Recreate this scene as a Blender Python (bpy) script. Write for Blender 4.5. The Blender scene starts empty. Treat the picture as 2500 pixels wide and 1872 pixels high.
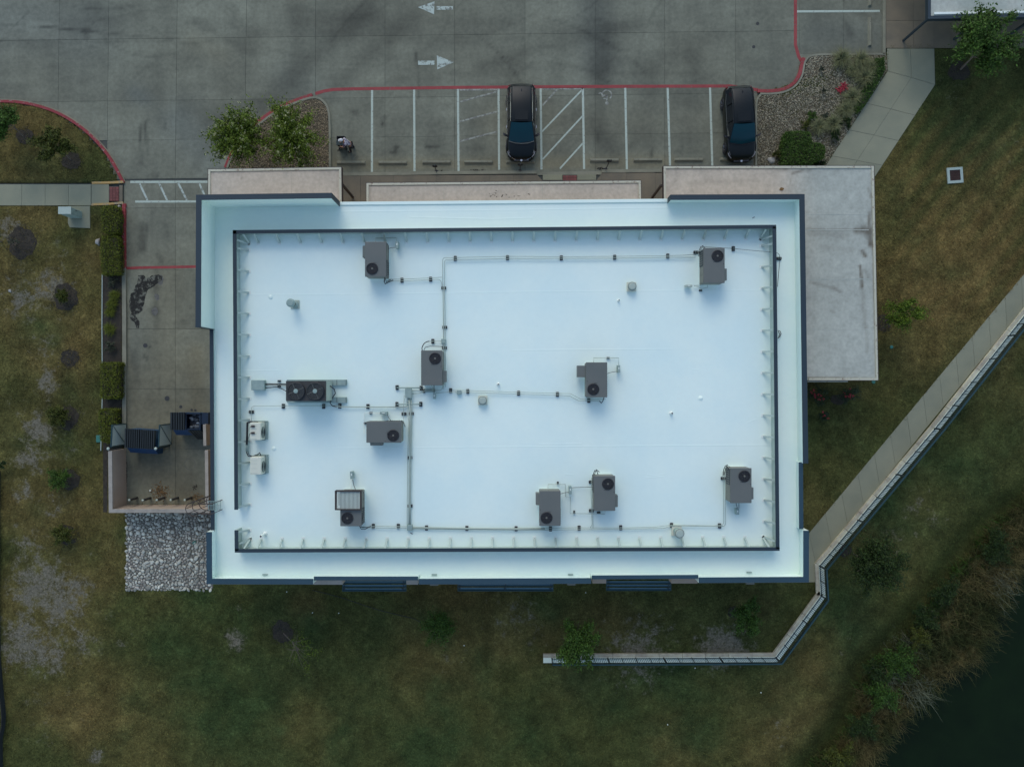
import bpy, bmesh, math, random
import numpy as np
from mathutils import Vector, Matrix
random.seed(7)
rng = np.random.default_rng(7)
sc = bpy.context.scene
COL = sc.collection
H = 47.0; F = 1786.0          # camera height (m) and focal length in pixels of the 2500 px wide photo

# ------------------------------------------------------------------ camera, sky, sun, exposure
cam = bpy.data.cameras.new('camera'); camo = bpy.data.objects.new('camera', cam); COL.objects.link(camo)
camo.location = (0, 0, H); camo.rotation_euler = (0, 0, 0)
cam.sensor_width = 36; cam.lens = F/2500*36; cam.clip_start = .5; cam.clip_end = 3000
sc.camera = camo
SUN_EL, SUN_ROT = 38, -12
w = bpy.data.worlds.new('World'); sc.world = w; w.use_nodes = True
wn = w.node_tree.nodes; wl = w.node_tree.links
sky = wn.new('ShaderNodeTexSky'); sky.sky_type = 'NISHITA'; sky.sun_disc = False
sky.sun_elevation = math.radians(SUN_EL); sky.sun_rotation = math.radians(SUN_ROT)
sky.air_density = 1.0; sky.dust_density = 0.8; sky.ozone_density = 0.2
bg = wn['Background']; wl.new(sky.outputs[0], bg.inputs[0]); bg.inputs[1].default_value = .15
sun = bpy.data.lights.new('sun', 'SUN'); suno = bpy.data.objects.new('sun', sun); COL.objects.link(suno)
sun.energy = 0.5; sun.angle = math.radians(32); sun.color = (1, .96, .88)
az = math.radians(SUN_ROT); el = math.radians(SUN_EL)
sd = Vector((math.sin(az)*math.cos(el), math.cos(az)*math.cos(el), math.sin(el)))
suno.rotation_euler = sd.to_track_quat('Z', 'Y').to_euler(); suno.location = (0, 60, 60)
sc.view_settings.view_transform = 'Standard'; sc.view_settings.look = 'None'
sc.view_settings.exposure = 0.6; sc.view_settings.gamma = 1
sc.view_settings.use_curve_mapping = False

# ------------------------------------------------------------------ helpers
def P(px, py, z=0.0):
    k = (H-z)/F
    return Vector(((px-1250)*k, (936-py)*k, z))
def PX(v):                     # world xy -> photo pixels on the ground
    return v[0]*F/H+1250, 936-v[1]*F/H

class MB:
    def __init__(s): s.v = []; s.f = []; s.m = []; s.mi = 0
    def add(s, vs, fs):
        o = len(s.v); s.v += [tuple(p) for p in vs]
        s.f += [tuple(i+o for i in f) for f in fs]; s.m += [s.mi]*len(fs); return s
    def box(s, x0, x1, y0, y1, z0, z1, rot=0, c=None, T=None):
        vs = [Vector((x, y, z)) for z in (z0, z1) for x, y in ((x0, y0), (x1, y0), (x1, y1), (x0, y1))]
        if rot:
            c = c or Vector(((x0+x1)/2, (y0+y1)/2, 0)); R = Matrix.Rotation(rot, 3, 'Z')
            vs = [R @ (p-Vector((c[0], c[1], 0))) + Vector((c[0], c[1], 0)) for p in vs]
        if T: vs = [T @ p for p in vs]
        return s.add(vs, [(0, 3, 2, 1), (4, 5, 6, 7), (0, 1, 5, 4), (1, 2, 6, 5), (2, 3, 7, 6), (3, 0, 4, 7)])
    def cbox(s, c, sz, rot=0, bev=0):
        x, y, z = c; a, b, h = sz
        if bev:
            e = bev
            pts = [(-a/2+e, -b/2), (a/2-e, -b/2), (a/2, -b/2+e), (a/2, b/2-e), (a/2-e, b/2), (-a/2+e, b/2), (-a/2, b/2-e), (-a/2, -b/2+e)]
            R = Matrix.Rotation(rot, 2)
            pp = [(R @ Vector(p))+Vector((x, y)) for p in pts]
            pi = [(R @ Vector((p[0]*(1-2*e/a), p[1]*(1-2*e/b))))+Vector((x, y)) for p in pts]
            n = 8
            vs = [(p[0], p[1], z) for p in pp]+[(p[0], p[1], z+h-e) for p in pp]+[(p[0], p[1], z+h) for p in pi]
            fs = [tuple(range(n))[::-1], tuple(range(2*n, 3*n))]
            for k in (0, n):
                fs += [(k+i, k+(i+1) % n, k+n+(i+1) % n, k+n+i) for i in range(n)]
            return s.add(vs, fs)
        return s.box(x-a/2, x+a/2, y-b/2, y+b/2, z, z+h, rot)
    def prism(s, pts, z0, z1):
        n = len(pts)
        a = sum(pts[i][0]*pts[(i+1) % n][1]-pts[(i+1) % n][0]*pts[i][1] for i in range(n))
        if a < 0: pts = pts[::-1]
        vs = [(p[0], p[1], z0) for p in pts]+[(p[0], p[1], z1) for p in pts]
        fs = [tuple(range(n))[::-1], tuple(range(n, 2*n))]+[(i, (i+1) % n, n+(i+1) % n, n+i) for i in range(n)]
        return s.add(vs, fs)
    def tube(s, path, r, n=6, r2=None, cap=True):
        path = [Vector(p) for p in path]; m = len(path); rings = []
        for i, p in enumerate(path):
            d = (path[min(i+1, m-1)]-path[max(i-1, 0)])
            if d.length < 1e-6: d = Vector((0, 0, 1))
            d.normalize()
            u = d.cross(Vector((0, 0, 1)))
            if u.length < 1e-3: u = Vector((1, 0, 0))
            u.normalize(); v = d.cross(u)
            rr = r if r2 is None else r+(r2-r)*i/max(1, m-1)
            rings.append([p+(u*math.cos(t)+v*math.sin(t))*rr for t in [2*math.pi*k/n for k in range(n)]])
        vs = [q for R in rings for q in R]
        fs = [(i*n+k, i*n+(k+1) % n, (i+1)*n+(k+1) % n, (i+1)*n+k) for i in range(m-1) for k in range(n)]
        if cap: fs += [tuple(range(n))[::-1], tuple(range((m-1)*n, m*n))]
        return s.add(vs, fs)
    def lathe(s, c, prof, n=20, capt=True, capb=False, sy=1.0):     # prof: [(r, z)...] bottom to top
        vs = [(c[0]+r*math.cos(2*math.pi*k/n), c[1]+sy*r*math.sin(2*math.pi*k/n), c[2]+z) for r, z in prof for k in range(n)]
        m = len(prof)
        fs = [(i*n+k, i*n+(k+1) % n, (i+1)*n+(k+1) % n, (i+1)*n+k) for i in range(m-1) for k in range(n)]
        if capt: fs.append(tuple(range((m-1)*n, m*n)))
        if capb: fs.append(tuple(range(n))[::-1])
        return s.add(vs, fs)
    def disc(s, c, r, n=20, z=0):
        return s.add([(c[0]+r*math.cos(2*math.pi*k/n), c[1]+r*math.sin(2*math.pi*k/n), z) for k in range(n)], [tuple(range(n))])
    def ring(s, c, r0, r1, z0, z1, n=20, a0=0, a1=2*math.pi):
        full = abs(a1-a0-2*math.pi) < 1e-6; m = n if full else n+1
        vs = []
        for k in range(m):
            t = a0+(a1-a0)*k/n; cs, sn = math.cos(t), math.sin(t)
            vs += [(c[0]+r0*cs, c[1]+r0*sn, z0), (c[0]+r1*cs, c[1]+r1*sn, z0), (c[0]+r1*cs, c[1]+r1*sn, z1), (c[0]+r0*cs, c[1]+r0*sn, z1)]
        fs = []
        for k in range(n):
            a = 4*k; b = 4*((k+1) % m)
            fs += [(a+3, a+2, b+2, b+3), (a+1, b+1, b+2, a+2), (a, a+3, b+3, b)]
        return s.add(vs, fs)
    def ribbon(s, pts, wd, z0, z1, side=0):      # side 0 centred, +1 to the left, -1 to the right
        pts = [Vector((p[0], p[1])) for p in pts]; L = []; R = []; m = len(pts)
        for i in range(m):
            d1 = (pts[i]-pts[i-1]).normalized() if i else None
            d2 = (pts[i+1]-pts[i]).normalized() if i < m-1 else None
            d = ((d1 or d2)+(d2 or d1)).normalized(); nn = Vector((-d.y, d.x))
            k = 1/max(.5, nn.dot(Vector((-(d2 or d1).y, (d2 or d1).x))))
            L.append(pts[i]+nn*wd*k*(.5+.5*side)); R.append(pts[i]-nn*wd*k*(.5-.5*side))
        vs = []
        for i in range(m): vs += [(R[i].x, R[i].y, z0), (L[i].x, L[i].y, z0), (L[i].x, L[i].y, z1), (R[i].x, R[i].y, z1)]
        fs = []
        for i in range(m-1):
            a = 4*i; b = a+4; fs += [(a+3, b+3, b+2, a+2), (a, b, b+3, a+3), (a+1, a+2, b+2, b+1)]
        fs += [(0, 3, 2, 1), (4*m-4, 4*m-3, 4*m-2, 4*m-1)]
        return s.add(vs, fs)
    def sphere(s, c, r, n=10, m=6, sc3=(1, 1, 1)):
        vs = [(c[0], c[1], c[2]-r*sc3[2])]
        for j in range(1, m):
            t = math.pi*j/m
            for k in range(n):
                vs.append((c[0]+r*sc3[0]*math.sin(t)*math.cos(2*math.pi*k/n), c[1]+r*sc3[1]*math.sin(t)*math.sin(2*math.pi*k/n), c[2]-r*sc3[2]*math.cos(t)))
        vs.append((c[0], c[1], c[2]+r*sc3[2])); N = len(vs)-1
        fs = [(0, 1+(k+1) % n, 1+k) for k in range(n)]
        for j in range(m-2):
            for k in range(n):
                a = 1+j*n+k; b = 1+j*n+(k+1) % n; fs.append((a, b, b+n, a+n))
        fs += [(N, 1+(m-2)*n+k, 1+(m-2)*n+(k+1) % n) for k in range(n)]
        return s.add(vs, fs)
    def build(s, name, mats, parent=None, origin=None, smooth=False, **props):
        me = bpy.data.meshes.new(name)
        o = Vector(origin) if origin is not None else Vector((0, 0, 0))
        me.from_pydata([(a-o.x, b-o.y, c-o.z) for a, b, c in s.v], [], s.f)
        for mt in (mats if isinstance(mats, (list, tuple)) else [mats]): me.materials.append(mt)
        if isinstance(mats, (list, tuple)): me.polygons.foreach_set('material_index', s.m)
        if smooth: me.polygons.foreach_set('use_smooth', [True]*len(me.polygons))
        me.update()
        return link(name, me, parent, **props)

def link(name, me, parent=None, **props):
    ob = bpy.data.objects.new(name, me); COL.objects.link(ob)
    if parent: ob.parent = parent
    for k, v in props.items(): ob[k] = v
    return ob
def npmesh(name, V, Fc, mat, parent=None, cols=None, smooth=False, alpha=None, **props):     # numpy verts + equal-sized faces
    me = bpy.data.meshes.new(name); V = np.asarray(V, dtype=np.float32); Fc = np.asarray(Fc, dtype=np.int32)
    me.vertices.add(len(V)); me.vertices.foreach_set('co', V.ravel())
    k = Fc.shape[1]
    me.loops.add(Fc.size); me.loops.foreach_set('vertex_index', Fc.ravel())
    me.polygons.add(len(Fc)); me.polygons.foreach_set('loop_start', np.arange(0, Fc.size, k, dtype=np.int32))
    if smooth: me.polygons.foreach_set('use_smooth', np.ones(len(Fc), dtype=bool))
    if cols is not None:
        at = me.color_attributes.new('gcol', 'FLOAT_COLOR', 'POINT')
        c4 = np.ones((len(V), 4), dtype=np.float32); c4[:, :3] = cols
        if alpha is not None: c4[:, 3] = alpha
        at.data.foreach_set('color', c4.ravel())
    me.materials.append(mat); me.update(calc_edges=True); me.validate()
    return link(name, me, parent, **props)
def thing(name, label, cat, loc=(0, 0, 0), rot=0, group=None):
    e = bpy.data.objects.new(name, None); COL.objects.link(e); e.empty_display_size = .2
    e.location = loc; e.rotation_euler = (0, 0, rot); e['label'] = label; e['category'] = cat
    if group: e['group'] = group
    return e
def props(label, cat, group=None):
    d = {'label': label, 'category': cat}
    if group: d['group'] = group
    return d
def dup(o, parent=None, loc=None, rot=None, label=None):
    c = o.copy(); COL.objects.link(c)
    if parent: c.parent = parent
    if loc is not None: c.location = loc
    if rot is not None: c.rotation_euler = (0, 0, rot)
    if label: c['label'] = label
    for ch in list(o.children): dup(ch, c)
    return c

# numpy value noise
_lat = rng.random((256, 256))
def vnoise(x, y, s):
    x = np.asarray(x)/s+37.3; y = np.asarray(y)/s+91.7
    xi = np.floor(x).astype(int); yi = np.floor(y).astype(int); fx = x-xi; fy = y-yi
    fx = fx*fx*(3-2*fx); fy = fy*fy*(3-2*fy); g = lambda a, b: _lat[a % 256, b % 256]
    return (g(xi, yi)*(1-fx)+g(xi+1, yi)*fx)*(1-fy)+(g(xi, yi+1)*(1-fx)+g(xi+1, yi+1)*fx)*fy
def fbm(x, y, s, o=4):
    t = 0; a = .5; n = 0
    for i in range(o): t = t+a*vnoise(x+i*13.1, y-i*7.7, s/2**i); n += a; a *= .55
    return t/n
def sstep(a, b, x):
    t = np.clip((x-a)/(b-a), 0, 1); return t*t*(3-2*t)
def segdist(px, py, pts):
    d = np.full(np.shape(px), 1e9)
    for (x0, y0), (x1, y1) in zip(pts[:-1], pts[1:]):
        vx, vy = x1-x0, y1-y0; t = np.clip(((px-x0)*vx+(py-y0)*vy)/(vx*vx+vy*vy), 0, 1)
        d = np.minimum(d, np.hypot(px-x0-t*vx, py-y0-t*vy))
    return d
def inpoly(px, py, poly):
    ins = np.zeros(np.shape(px), bool); n = len(poly)
    for i in range(n):
        x0, y0 = poly[i]; x1, y1 = poly[(i+1) % n]
        c = ((y0 > py) != (y1 > py)) & (px < (x1-x0)*(py-y0)/((y1-y0) or 1e-9)+x0); ins ^= c
    return ins

# ------------------------------------------------------------------ materials
def mat(name, col, rough=.8, metal=0, col2=None, scale=2.0, contrast=.5, fine=.12, fscale=25, bump=0, bscale=30,
        island=0, objr=0, attr=False, stretch=None, coat=0, spec=None, wear=None, wscale=6, wlev=.5, bald=False):
    m = bpy.data.materials.new(name); m.use_nodes = True; nt = m.node_tree; N = nt.nodes; L = nt.links
    b = N['Principled BSDF']; b.inputs['Roughness'].default_value = rough; b.inputs['Metallic'].default_value = metal
    if coat: b.inputs['Coat Weight'].default_value = coat; b.inputs['Coat Roughness'].default_value = .08
    if spec is not None: b.inputs['Specular IOR Level'].default_value = spec
    geo = N.new('ShaderNodeNewGeometry'); pos = geo.outputs['Position']
    def noise(s, det=6, r=.6, st=None):
        n = N.new('ShaderNodeTexNoise'); n.inputs['Scale'].default_value = s; n.inputs['Detail'].default_value = det
        n.inputs['Roughness'].default_value = r
        if st:
            mp = N.new('ShaderNodeMapping'); mp.inputs['Scale'].default_value = st; L.new(pos, mp.inputs[0]); L.new(mp.outputs[0], n.inputs['Vector'])
        else: L.new(pos, n.inputs['Vector'])
        return n.outputs['Fac']
    def ramp(f, a, c):
        r = N.new('ShaderNodeMapRange'); r.inputs['From Min'].default_value = a; r.inputs['From Max'].default_value = c
        r.interpolation_type = 'SMOOTHSTEP'; L.new(f, r.inputs['Value']); return r.outputs['Result']
    def mix(f, a, c, mode='MIX'):
        x = N.new('ShaderNodeMix'); x.data_type = 'RGBA'; x.blend_type = mode; x.clamp_factor = True
        if isinstance(f, (int, float)): x.inputs[0].default_value = f
        else: L.new(f, x.inputs[0])
        for i, q in ((6, a), (7, c)):
            if isinstance(q, (tuple, list)): x.inputs[i].default_value = (*q, 1)
            else: L.new(q, x.inputs[i])
        return x.outputs[2]
    def mul(colsock, val):      # colour * scalar
        v = N.new('ShaderNodeVectorMath'); v.operation = 'SCALE'
        if isinstance(colsock, (tuple, list)): v.inputs[0].default_value = colsock
        else: L.new(colsock, v.inputs[0])
        L.new(val, v.inputs['Scale']); return v.outputs[0]
    def lin(f, a, c):           # map 0..1 -> a..c
        r = N.new('ShaderNodeMapRange'); r.inputs['To Min'].default_value = a; r.inputs['To Max'].default_value = c; r.clamp = False
        L.new(f, r.inputs['Value']); return r.outputs['Result']
    if attr:
        at = N.new('ShaderNodeAttribute'); at.attribute_name = 'gcol'; c = at.outputs['Color']
    else: c = tuple(col)
    if bald:
        n1 = noise(1.5, 12, .74); n2 = noise(9, 6, .7)
        def madd(a, m_, k):
            q = N.new('ShaderNodeMath'); q.operation = 'MULTIPLY_ADD'; L.new(a, q.inputs[0]); q.inputs[1].default_value = m_
            if isinstance(k, float): q.inputs[2].default_value = k
            else: L.new(k, q.inputs[2])
            return q.outputs[0]
        t = madd(n1, 2.7, madd(n2, .7, madd(at.outputs['Alpha'], 1.1, -1.85)))
        c = mul(c, lin(noise(1.1, 9, .75), .15, 1.85)); c = mul(c, lin(noise(8, 6, .85), -.25, 2.35)); c = mix(ramp(noise(3.1, 8, .7), .5, .72), c, mul(c, lin(n2, 1.0, 2.1)))
        c = mix(ramp(t, .34, .88), c, mul((.155, .140, .098), lin(n2, .1, 1.8)))
    if col2: c = mix(ramp(noise(scale, st=stretch), .5-contrast/2, .5+contrast/2), c, tuple(col2))
    if wear: c = mix(ramp(noise(wscale, 8, .7), wlev-.06, wlev+.06), c, tuple(wear))
    if fine: c = mul(c, lin(noise(fscale, 5, .65), 1-fine*2, 1+fine*2))
    if island: c = mul(c, lin(geo.outputs['Random Per Island'], 1-island, 1+island))
    if objr:
        oi = N.new('ShaderNodeObjectInfo'); c = mul(c, lin(oi.outputs['Random'], 1-objr, 1+objr))
    if isinstance(c, tuple): b.inputs['Base Color'].default_value = (*c, 1)
    else: L.new(c, b.inputs['Base Color'])
    if bump:
        bm = N.new('ShaderNodeBump'); bm.inputs['Strength'].default_value = 1; bm.inputs['Distance'].default_value = bump
        L.new(noise(bscale, 6, .7), bm.inputs['Height']); L.new(bm.outputs[0], b.inputs['Normal'])
    return m

def MATS():
    g = {}
    g['lot'] = mat('weathered_concrete', (0, 0, 0), .88, attr=True, fine=.22, fscale=4, objr=.10, bump=.004, bscale=40)
    g['joint'] = mat('joint_filler', (.075, .08, .065), .95)
    g['walk'] = mat('sidewalk_concrete', (.26, .255, .165), .9, col2=(.205, .21, .14), scale=.5, fine=.10, objr=.06, bump=.003)
    g['walkbrown'] = mat('brown_stained_concrete', (.19, .155, .10), .9, col2=(.13, .115, .08), scale=.8, fine=.1, objr=.06, bump=.003)
    g['kerb'] = mat('kerb_concrete', (.25, .24, .165), .9, col2=(.18, .175, .12), scale=1.2, fine=.1)
    g['red'] = mat('red_kerb_paint', (.24, .03, .03), .75, col2=(.31, .05, .045), scale=1, fine=.12, wear=(.16, .11, .09), wscale=9, wlev=.61)
    g['redworn'] = mat('worn_red_kerb_paint', (.24, .028, .03), .75, fine=.15, wear=(.33, .3, .24), wscale=6, wlev=.61)
    g['yellow'] = mat('yellow_kerb_paint', (.42, .27, .09), .8, fine=.12, wear=(.3, .25, .16), wscale=5, wlev=.55)
    g['white'] = mat('white_road_paint', (.42, .48, .38), .7, fine=.1, wear=(.2, .19, .155), wscale=7, wlev=.60)
    g['whiteworn'] = mat('worn_white_road_paint', (.42, .48, .40), .7, fine=.15, wear=(.145, .15, .115), wscale=3.6, wlev=.545)
    g['whitefaint'] = mat('faded_white_paint', (.32, .33, .26), .8, fine=.1, wear=(.165, .16, .13), wscale=5, wlev=.5)
    g['roof'] = mat('white_roof_membrane', (.785, .885, .765), .55, col2=(.715, .845, .755), scale=.25, contrast=.4, fine=.015, fscale=3, bump=.006, bscale=1.2)
    g['cap'] = mat('dark_blue_metal_coping', (.020, .034, .041), .6, .1, col2=(.019, .036, .046), scale=.3, fine=.05)
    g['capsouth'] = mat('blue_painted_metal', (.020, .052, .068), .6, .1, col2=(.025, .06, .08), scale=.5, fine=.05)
    g['stucco'] = mat('beige_stucco', (.42, .33, .24), .92, col2=(.36, .28, .2), scale=.6, fine=.06, bump=.004, bscale=60)
    g['stone'] = mat('limestone_veneer', (.4, .36, .29), .9, col2=(.3, .27, .22), scale=2, fine=.12, objr=.15)
    g['canopy'] = mat('pinkish_canopy_membrane', (.47, .405, .305), .8, col2=(.42, .39, .30), scale=.5, contrast=.3, fine=.10, fscale=5, wear=(.3, .24, .19), wscale=1.1, wlev=.70)
    g['canopygrey'] = mat('grey_canopy_membrane', (.43, .44, .36), .8, col2=(.33, .36, .30), scale=.5, contrast=.3, fine=.22, fscale=4, wear=(.29, .24, .19), wscale=.8, wlev=.68)
    g['canopytop'] = mat('weathered_canopy_membrane', (0, 0, 0), .8, attr=True, fine=.16, fscale=5)
    g['canopyedge'] = mat('canopy_edge_metal', (.50, .48, .35), .7, fine=.08, wear=(.24, .17, .12), wscale=5, wlev=.6)
    g['brownmetal'] = mat('dark_brown_metal', (.05, .035, .028), .6, .2)
    g['unit'] = mat('grey_painted_steel', (.125, .130, .112), .6, .0, col2=(.11, .12, .105), scale=.8, fine=.03)
    g['unitside'] = mat('grey_steel_side', (.17, .17, .135), .55, .1, fine=.05)
    g['coil'] = mat('coil_fins', (.06, .07, .075), .6, .4, fine=.2, fscale=60)
    g['black'] = mat('black_plastic', (.012, .013, .015), .5, fine=.1)
    g['rubber'] = mat('black_rubber', (.02, .02, .022), .75, fine=.1)
    g['galv'] = mat('galvanised_steel', (.30, .39, .335), .6, .1, col2=(.24, .32, .28), scale=4, fine=.06)
    g['pale'] = mat('pale_enamel', (.62, .62, .48), .5, fine=.03)
    g['pvc'] = mat('white_pvc', (.76, .80, .70), .5)
    g['lightgrey'] = mat('light_grey_metal', (.38, .44, .36), .5, .1)
    g['brace'] = mat('light_steel_brace', (.40, .48, .42), .5, .2, fine=.08)
    g['lawn'] = mat('dry_lawn', (0, 0, 0), .95, attr=True, bald=True, fine=.34, fscale=6, bump=.06, bscale=7, spec=.1)
    g['blade'] = mat('grass_blades', (0, 0, 0), .9, attr=True, fine=.12, fscale=12, island=.45, spec=.1)
    g['mulch'] = mat('dark_mulch', (.020, .017, .011), .95, col2=(.048, .038, .024), scale=5, fine=.3, fscale=22, bump=.03, bscale=18)
    g['gravel'] = mat('tan_gravel', (.26, .20, .115), .9, fine=.25, fscale=12, island=.6, col2=(.18, .14, .08), scale=1)
    g['gravelbase'] = mat('gravel_bed', (.12, .095, .055), .95, fine=.4, fscale=14, bump=.03, bscale=20)
    g['gravelgrey'] = mat('grey_gravel', (.28, .25, .165), .9, fine=.2, fscale=12, island=.6, col2=(.20, .175, .11), scale=1)
    g['cobble'] = mat('pale_river_stone', (.46, .46, .37), .85, fine=.2, fscale=9, objr=.5, col2=(.27, .26, .21), scale=1.5)
    g['cobblesmall'] = mat('small_river_stone', (.40, .40, .32), .85, fine=.14, fscale=8, island=.5, col2=(.28, .245, .2), scale=1.5)
    g['cobblebase'] = mat('dark_soil', (.12, .115, .09), .95, fine=.3)
    g['rock'] = mat('limestone_rock', (.42, .40, .34), .9, col2=(.3, .29, .25), scale=4, fine=.15, bump=.03, bscale=8)
    g['wallblock'] = mat('retaining_wall_limestone', (.56, .54, .38), .92, col2=(.33, .29, .22), scale=1.5, fine=.15, objr=.15, bump=.015, bscale=14)
    g['blade_blue'] = mat('blue_louver_paint', (.045, .105, .125), .6, fine=.05)
    g['palestrip'] = mat('pale_concrete_coping', (.62, .68, .54), .9, fine=.1)
    g['fence'] = mat('dark_blue_fence_paint', (.018, .036, .042), .4, .4)
    g['fencerail'] = mat('blue_fence_rail_paint', (.032, .075, .078), .35, .4)
    g['water'] = mat('pond_water', (.006, .013, .003), .25, fine=.3, fscale=.4, bump=.01, bscale=1.2, spec=.12)
    for k, c in (('leafmyrtle', (.092, .132, .010)), ('leafoak', (.045, .09, .010)), ('leafdark', (.020, .038, .005)), ('leafgrey', (.055, .062, .035)),
                 ('leafbright', (.075, .115, .006)), ('leafhedge', (.085, .10, .007)), ('leafshrub', (.045, .088, .009)), ('leafrose', (.03, .05, .02)),
                 ('leafgreen', (.036, .078, .008)), ('leafolive', (.058, .068, .008))):
        g[k] = mat(k.replace('leaf', '')+'_leaves', c, .7, fine=.1, island=.55, spec=.25)
    g['flower'] = mat('white_blossom', (.33, .33, .16), .8, island=.3)
    g['redflower'] = mat('red_petals', (.32, .02, .03), .7, island=.3)
    g['bark'] = mat('grey_bark', (.13, .105, .08), .9, fine=.2)
    g['reed'] = mat('dry_reeds', (.105, .085, .032), .85, island=.85, fine=.1, spec=.05, col2=(.035, .042, .014), contrast=.25, scale=.5)
    g['reedgrey'] = mat('pale_dead_stems', (.10, .11, .06), .85, island=.4)
    g['fountain'] = mat('ornamental_grass_blades', (.15, .155, .06), .8, island=.5)
    g['carpaint'] = mat('black_car_paint', (.004, .007, .006), .35, .0, spec=.3, coat=.08, fine=0)
    g['carpaint2'] = mat('charcoal_car_paint', (.006, .008, .006), .35, .0, spec=.3, coat=.08, fine=0)
    g['carroof'] = mat('dark_glass_roof', (.004, .007, .007), .4, spec=.25, fine=0)
    g['glass'] = mat('teal_tinted_windscreen', (.003, .040, .050), .12, spec=.35, fine=0)
    g['sideglass'] = mat('dark_tinted_glass', (.01, .013, .016), .06, fine=0)
    g['chrome'] = mat('chrome_trim', (.5, .48, .45), .25, .9, fine=0)
    g['lamp'] = mat('headlamp_lens', (.3, .29, .28), .15, coat=.5, fine=0)
    g['tyre'] = mat('tyre_rubber', (.015, .015, .016), .85)
    g['rim'] = mat('grey_alloy', (.12, .12, .13), .4, .8)
    g['bin'] = mat('blue_dumpster_steel', (.008, .05, .12), .5, .2, fine=.15)
    g['bindark'] = mat('dark_navy_steel', (.008, .02, .038), .5, .2, fine=.15)
    g['lid'] = mat('black_ribbed_lid', (.015, .019, .016), .55, fine=.12)
    g['bag'] = mat('rubbish_bags', (.12, .14, .15), .4, fine=.4, fscale=9, island=.7)
    g['gatepanel'] = mat('pale_gate_sheet', (.50, .56, .46), .6, .0, fine=.05)
    g['oil'] = mat('dark_wet_stain', (.022, .021, .016), .7, fine=.3, fscale=7, wear=(.15, .15, .11), wscale=2.9, wlev=.545, spec=.2)
    g['oilthin'] = mat('faint_oil_stain', (.09, .086, .072), .8, fine=.2, wear=(.13, .125, .1), wscale=4, wlev=.5)
    g['iron'] = mat('cast_iron', (.055, .055, .05), .7, .3, fine=.2)
    g['rust'] = mat('rusty_grate', (.07, .035, .028), .8, .2, fine=.2)
    g['brick'] = mat('red_tactile_paver', (.17, .055, .045), .85, objr=.15, fine=.15)
    g['deadleaf'] = mat('dead_leaves', (.16, .09, .03), .9, island=.5)
    g['green'] = mat('green_plastic', (.03, .16, .12), .6)
    g['skin'] = mat('skin', (.32, .16, .1), .6, fine=.02)
    g['shirt'] = mat('patterned_shirt', (.45, .42, .42), .85, col2=(.07, .04, .09), scale=9, contrast=.12, fine=.2)
    g['hat'] = mat('white_cap_cloth', (.62, .62, .60), .85)
    g['trouser'] = mat('black_trousers', (.012, .012, .014), .9)
    g['signface'] = mat('blue_sign_face', (.02, .06, .2), .5)
    g['filter'] = mat('white_filter_fins', (.62, .70, .62), .6)
    g['fabric'] = mat('black_silt_fabric', (.01, .014, .014), .9)
    return g
G = MATS()
# ================================================================== terrain
WALL = [(2640, 597), (2505, 764), (2281, 1046), (2000, 1380), (2004, 1453), (1893, 1604), (1326, 1606)]      # retaining wall centre line (photo px at its top)
WALLW = [P(x, y, .3) for x, y in WALL]
def wall_side(X, Y):      # >0 outside (towards the pond), metres
    px, py = X*F/H+1250, 936-Y*F/H
    pts = [(v.x, v.y) for v in WALLW]
    d = segdist(X, Y, pts)
    ins = inpoly(X, Y, [(v.x, v.y) for v in WALLW]+[(-16, -17), (-16, 60), (80, 60), (60, 40)])
    return np.where(ins, -d, d)
SHORE = [(2640, 1175), (2480, 1272), (2425, 1430), (2362, 1588), (2278, 1668), (2160, 1768), (2090, 1862), (1980, 2000), (1900, 2200), (1850, 2700), (4200, 2700), (4200, 1190)]
def lawn_z(X, Y):
    s = wall_side(X, Y)
    px = X*F/H+1250; py = 936-Y*F/H
    out = sstep(-.12, .22, s)*sstep(1300, 1560, px)*(.75)
    slope = np.clip(s, 0, 40)*.055*sstep(1250, 1700, px)
    z = .104-out-slope+.05*(fbm(X, Y, 6)-.5)
    sh = [(v.x, v.y) for v in (P(a, b, -1.6) for a, b in SHORE)]
    di = segdist(X, Y, sh); inside = inpoly(X, Y, sh)
    z = np.where(inside, -1.7-np.clip(di, 0, 2)*.5, np.where(di < 6, z*sstep(0, 6, di)+(-1.62)*(1-sstep(0, 6, di)), z))
    return z
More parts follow.
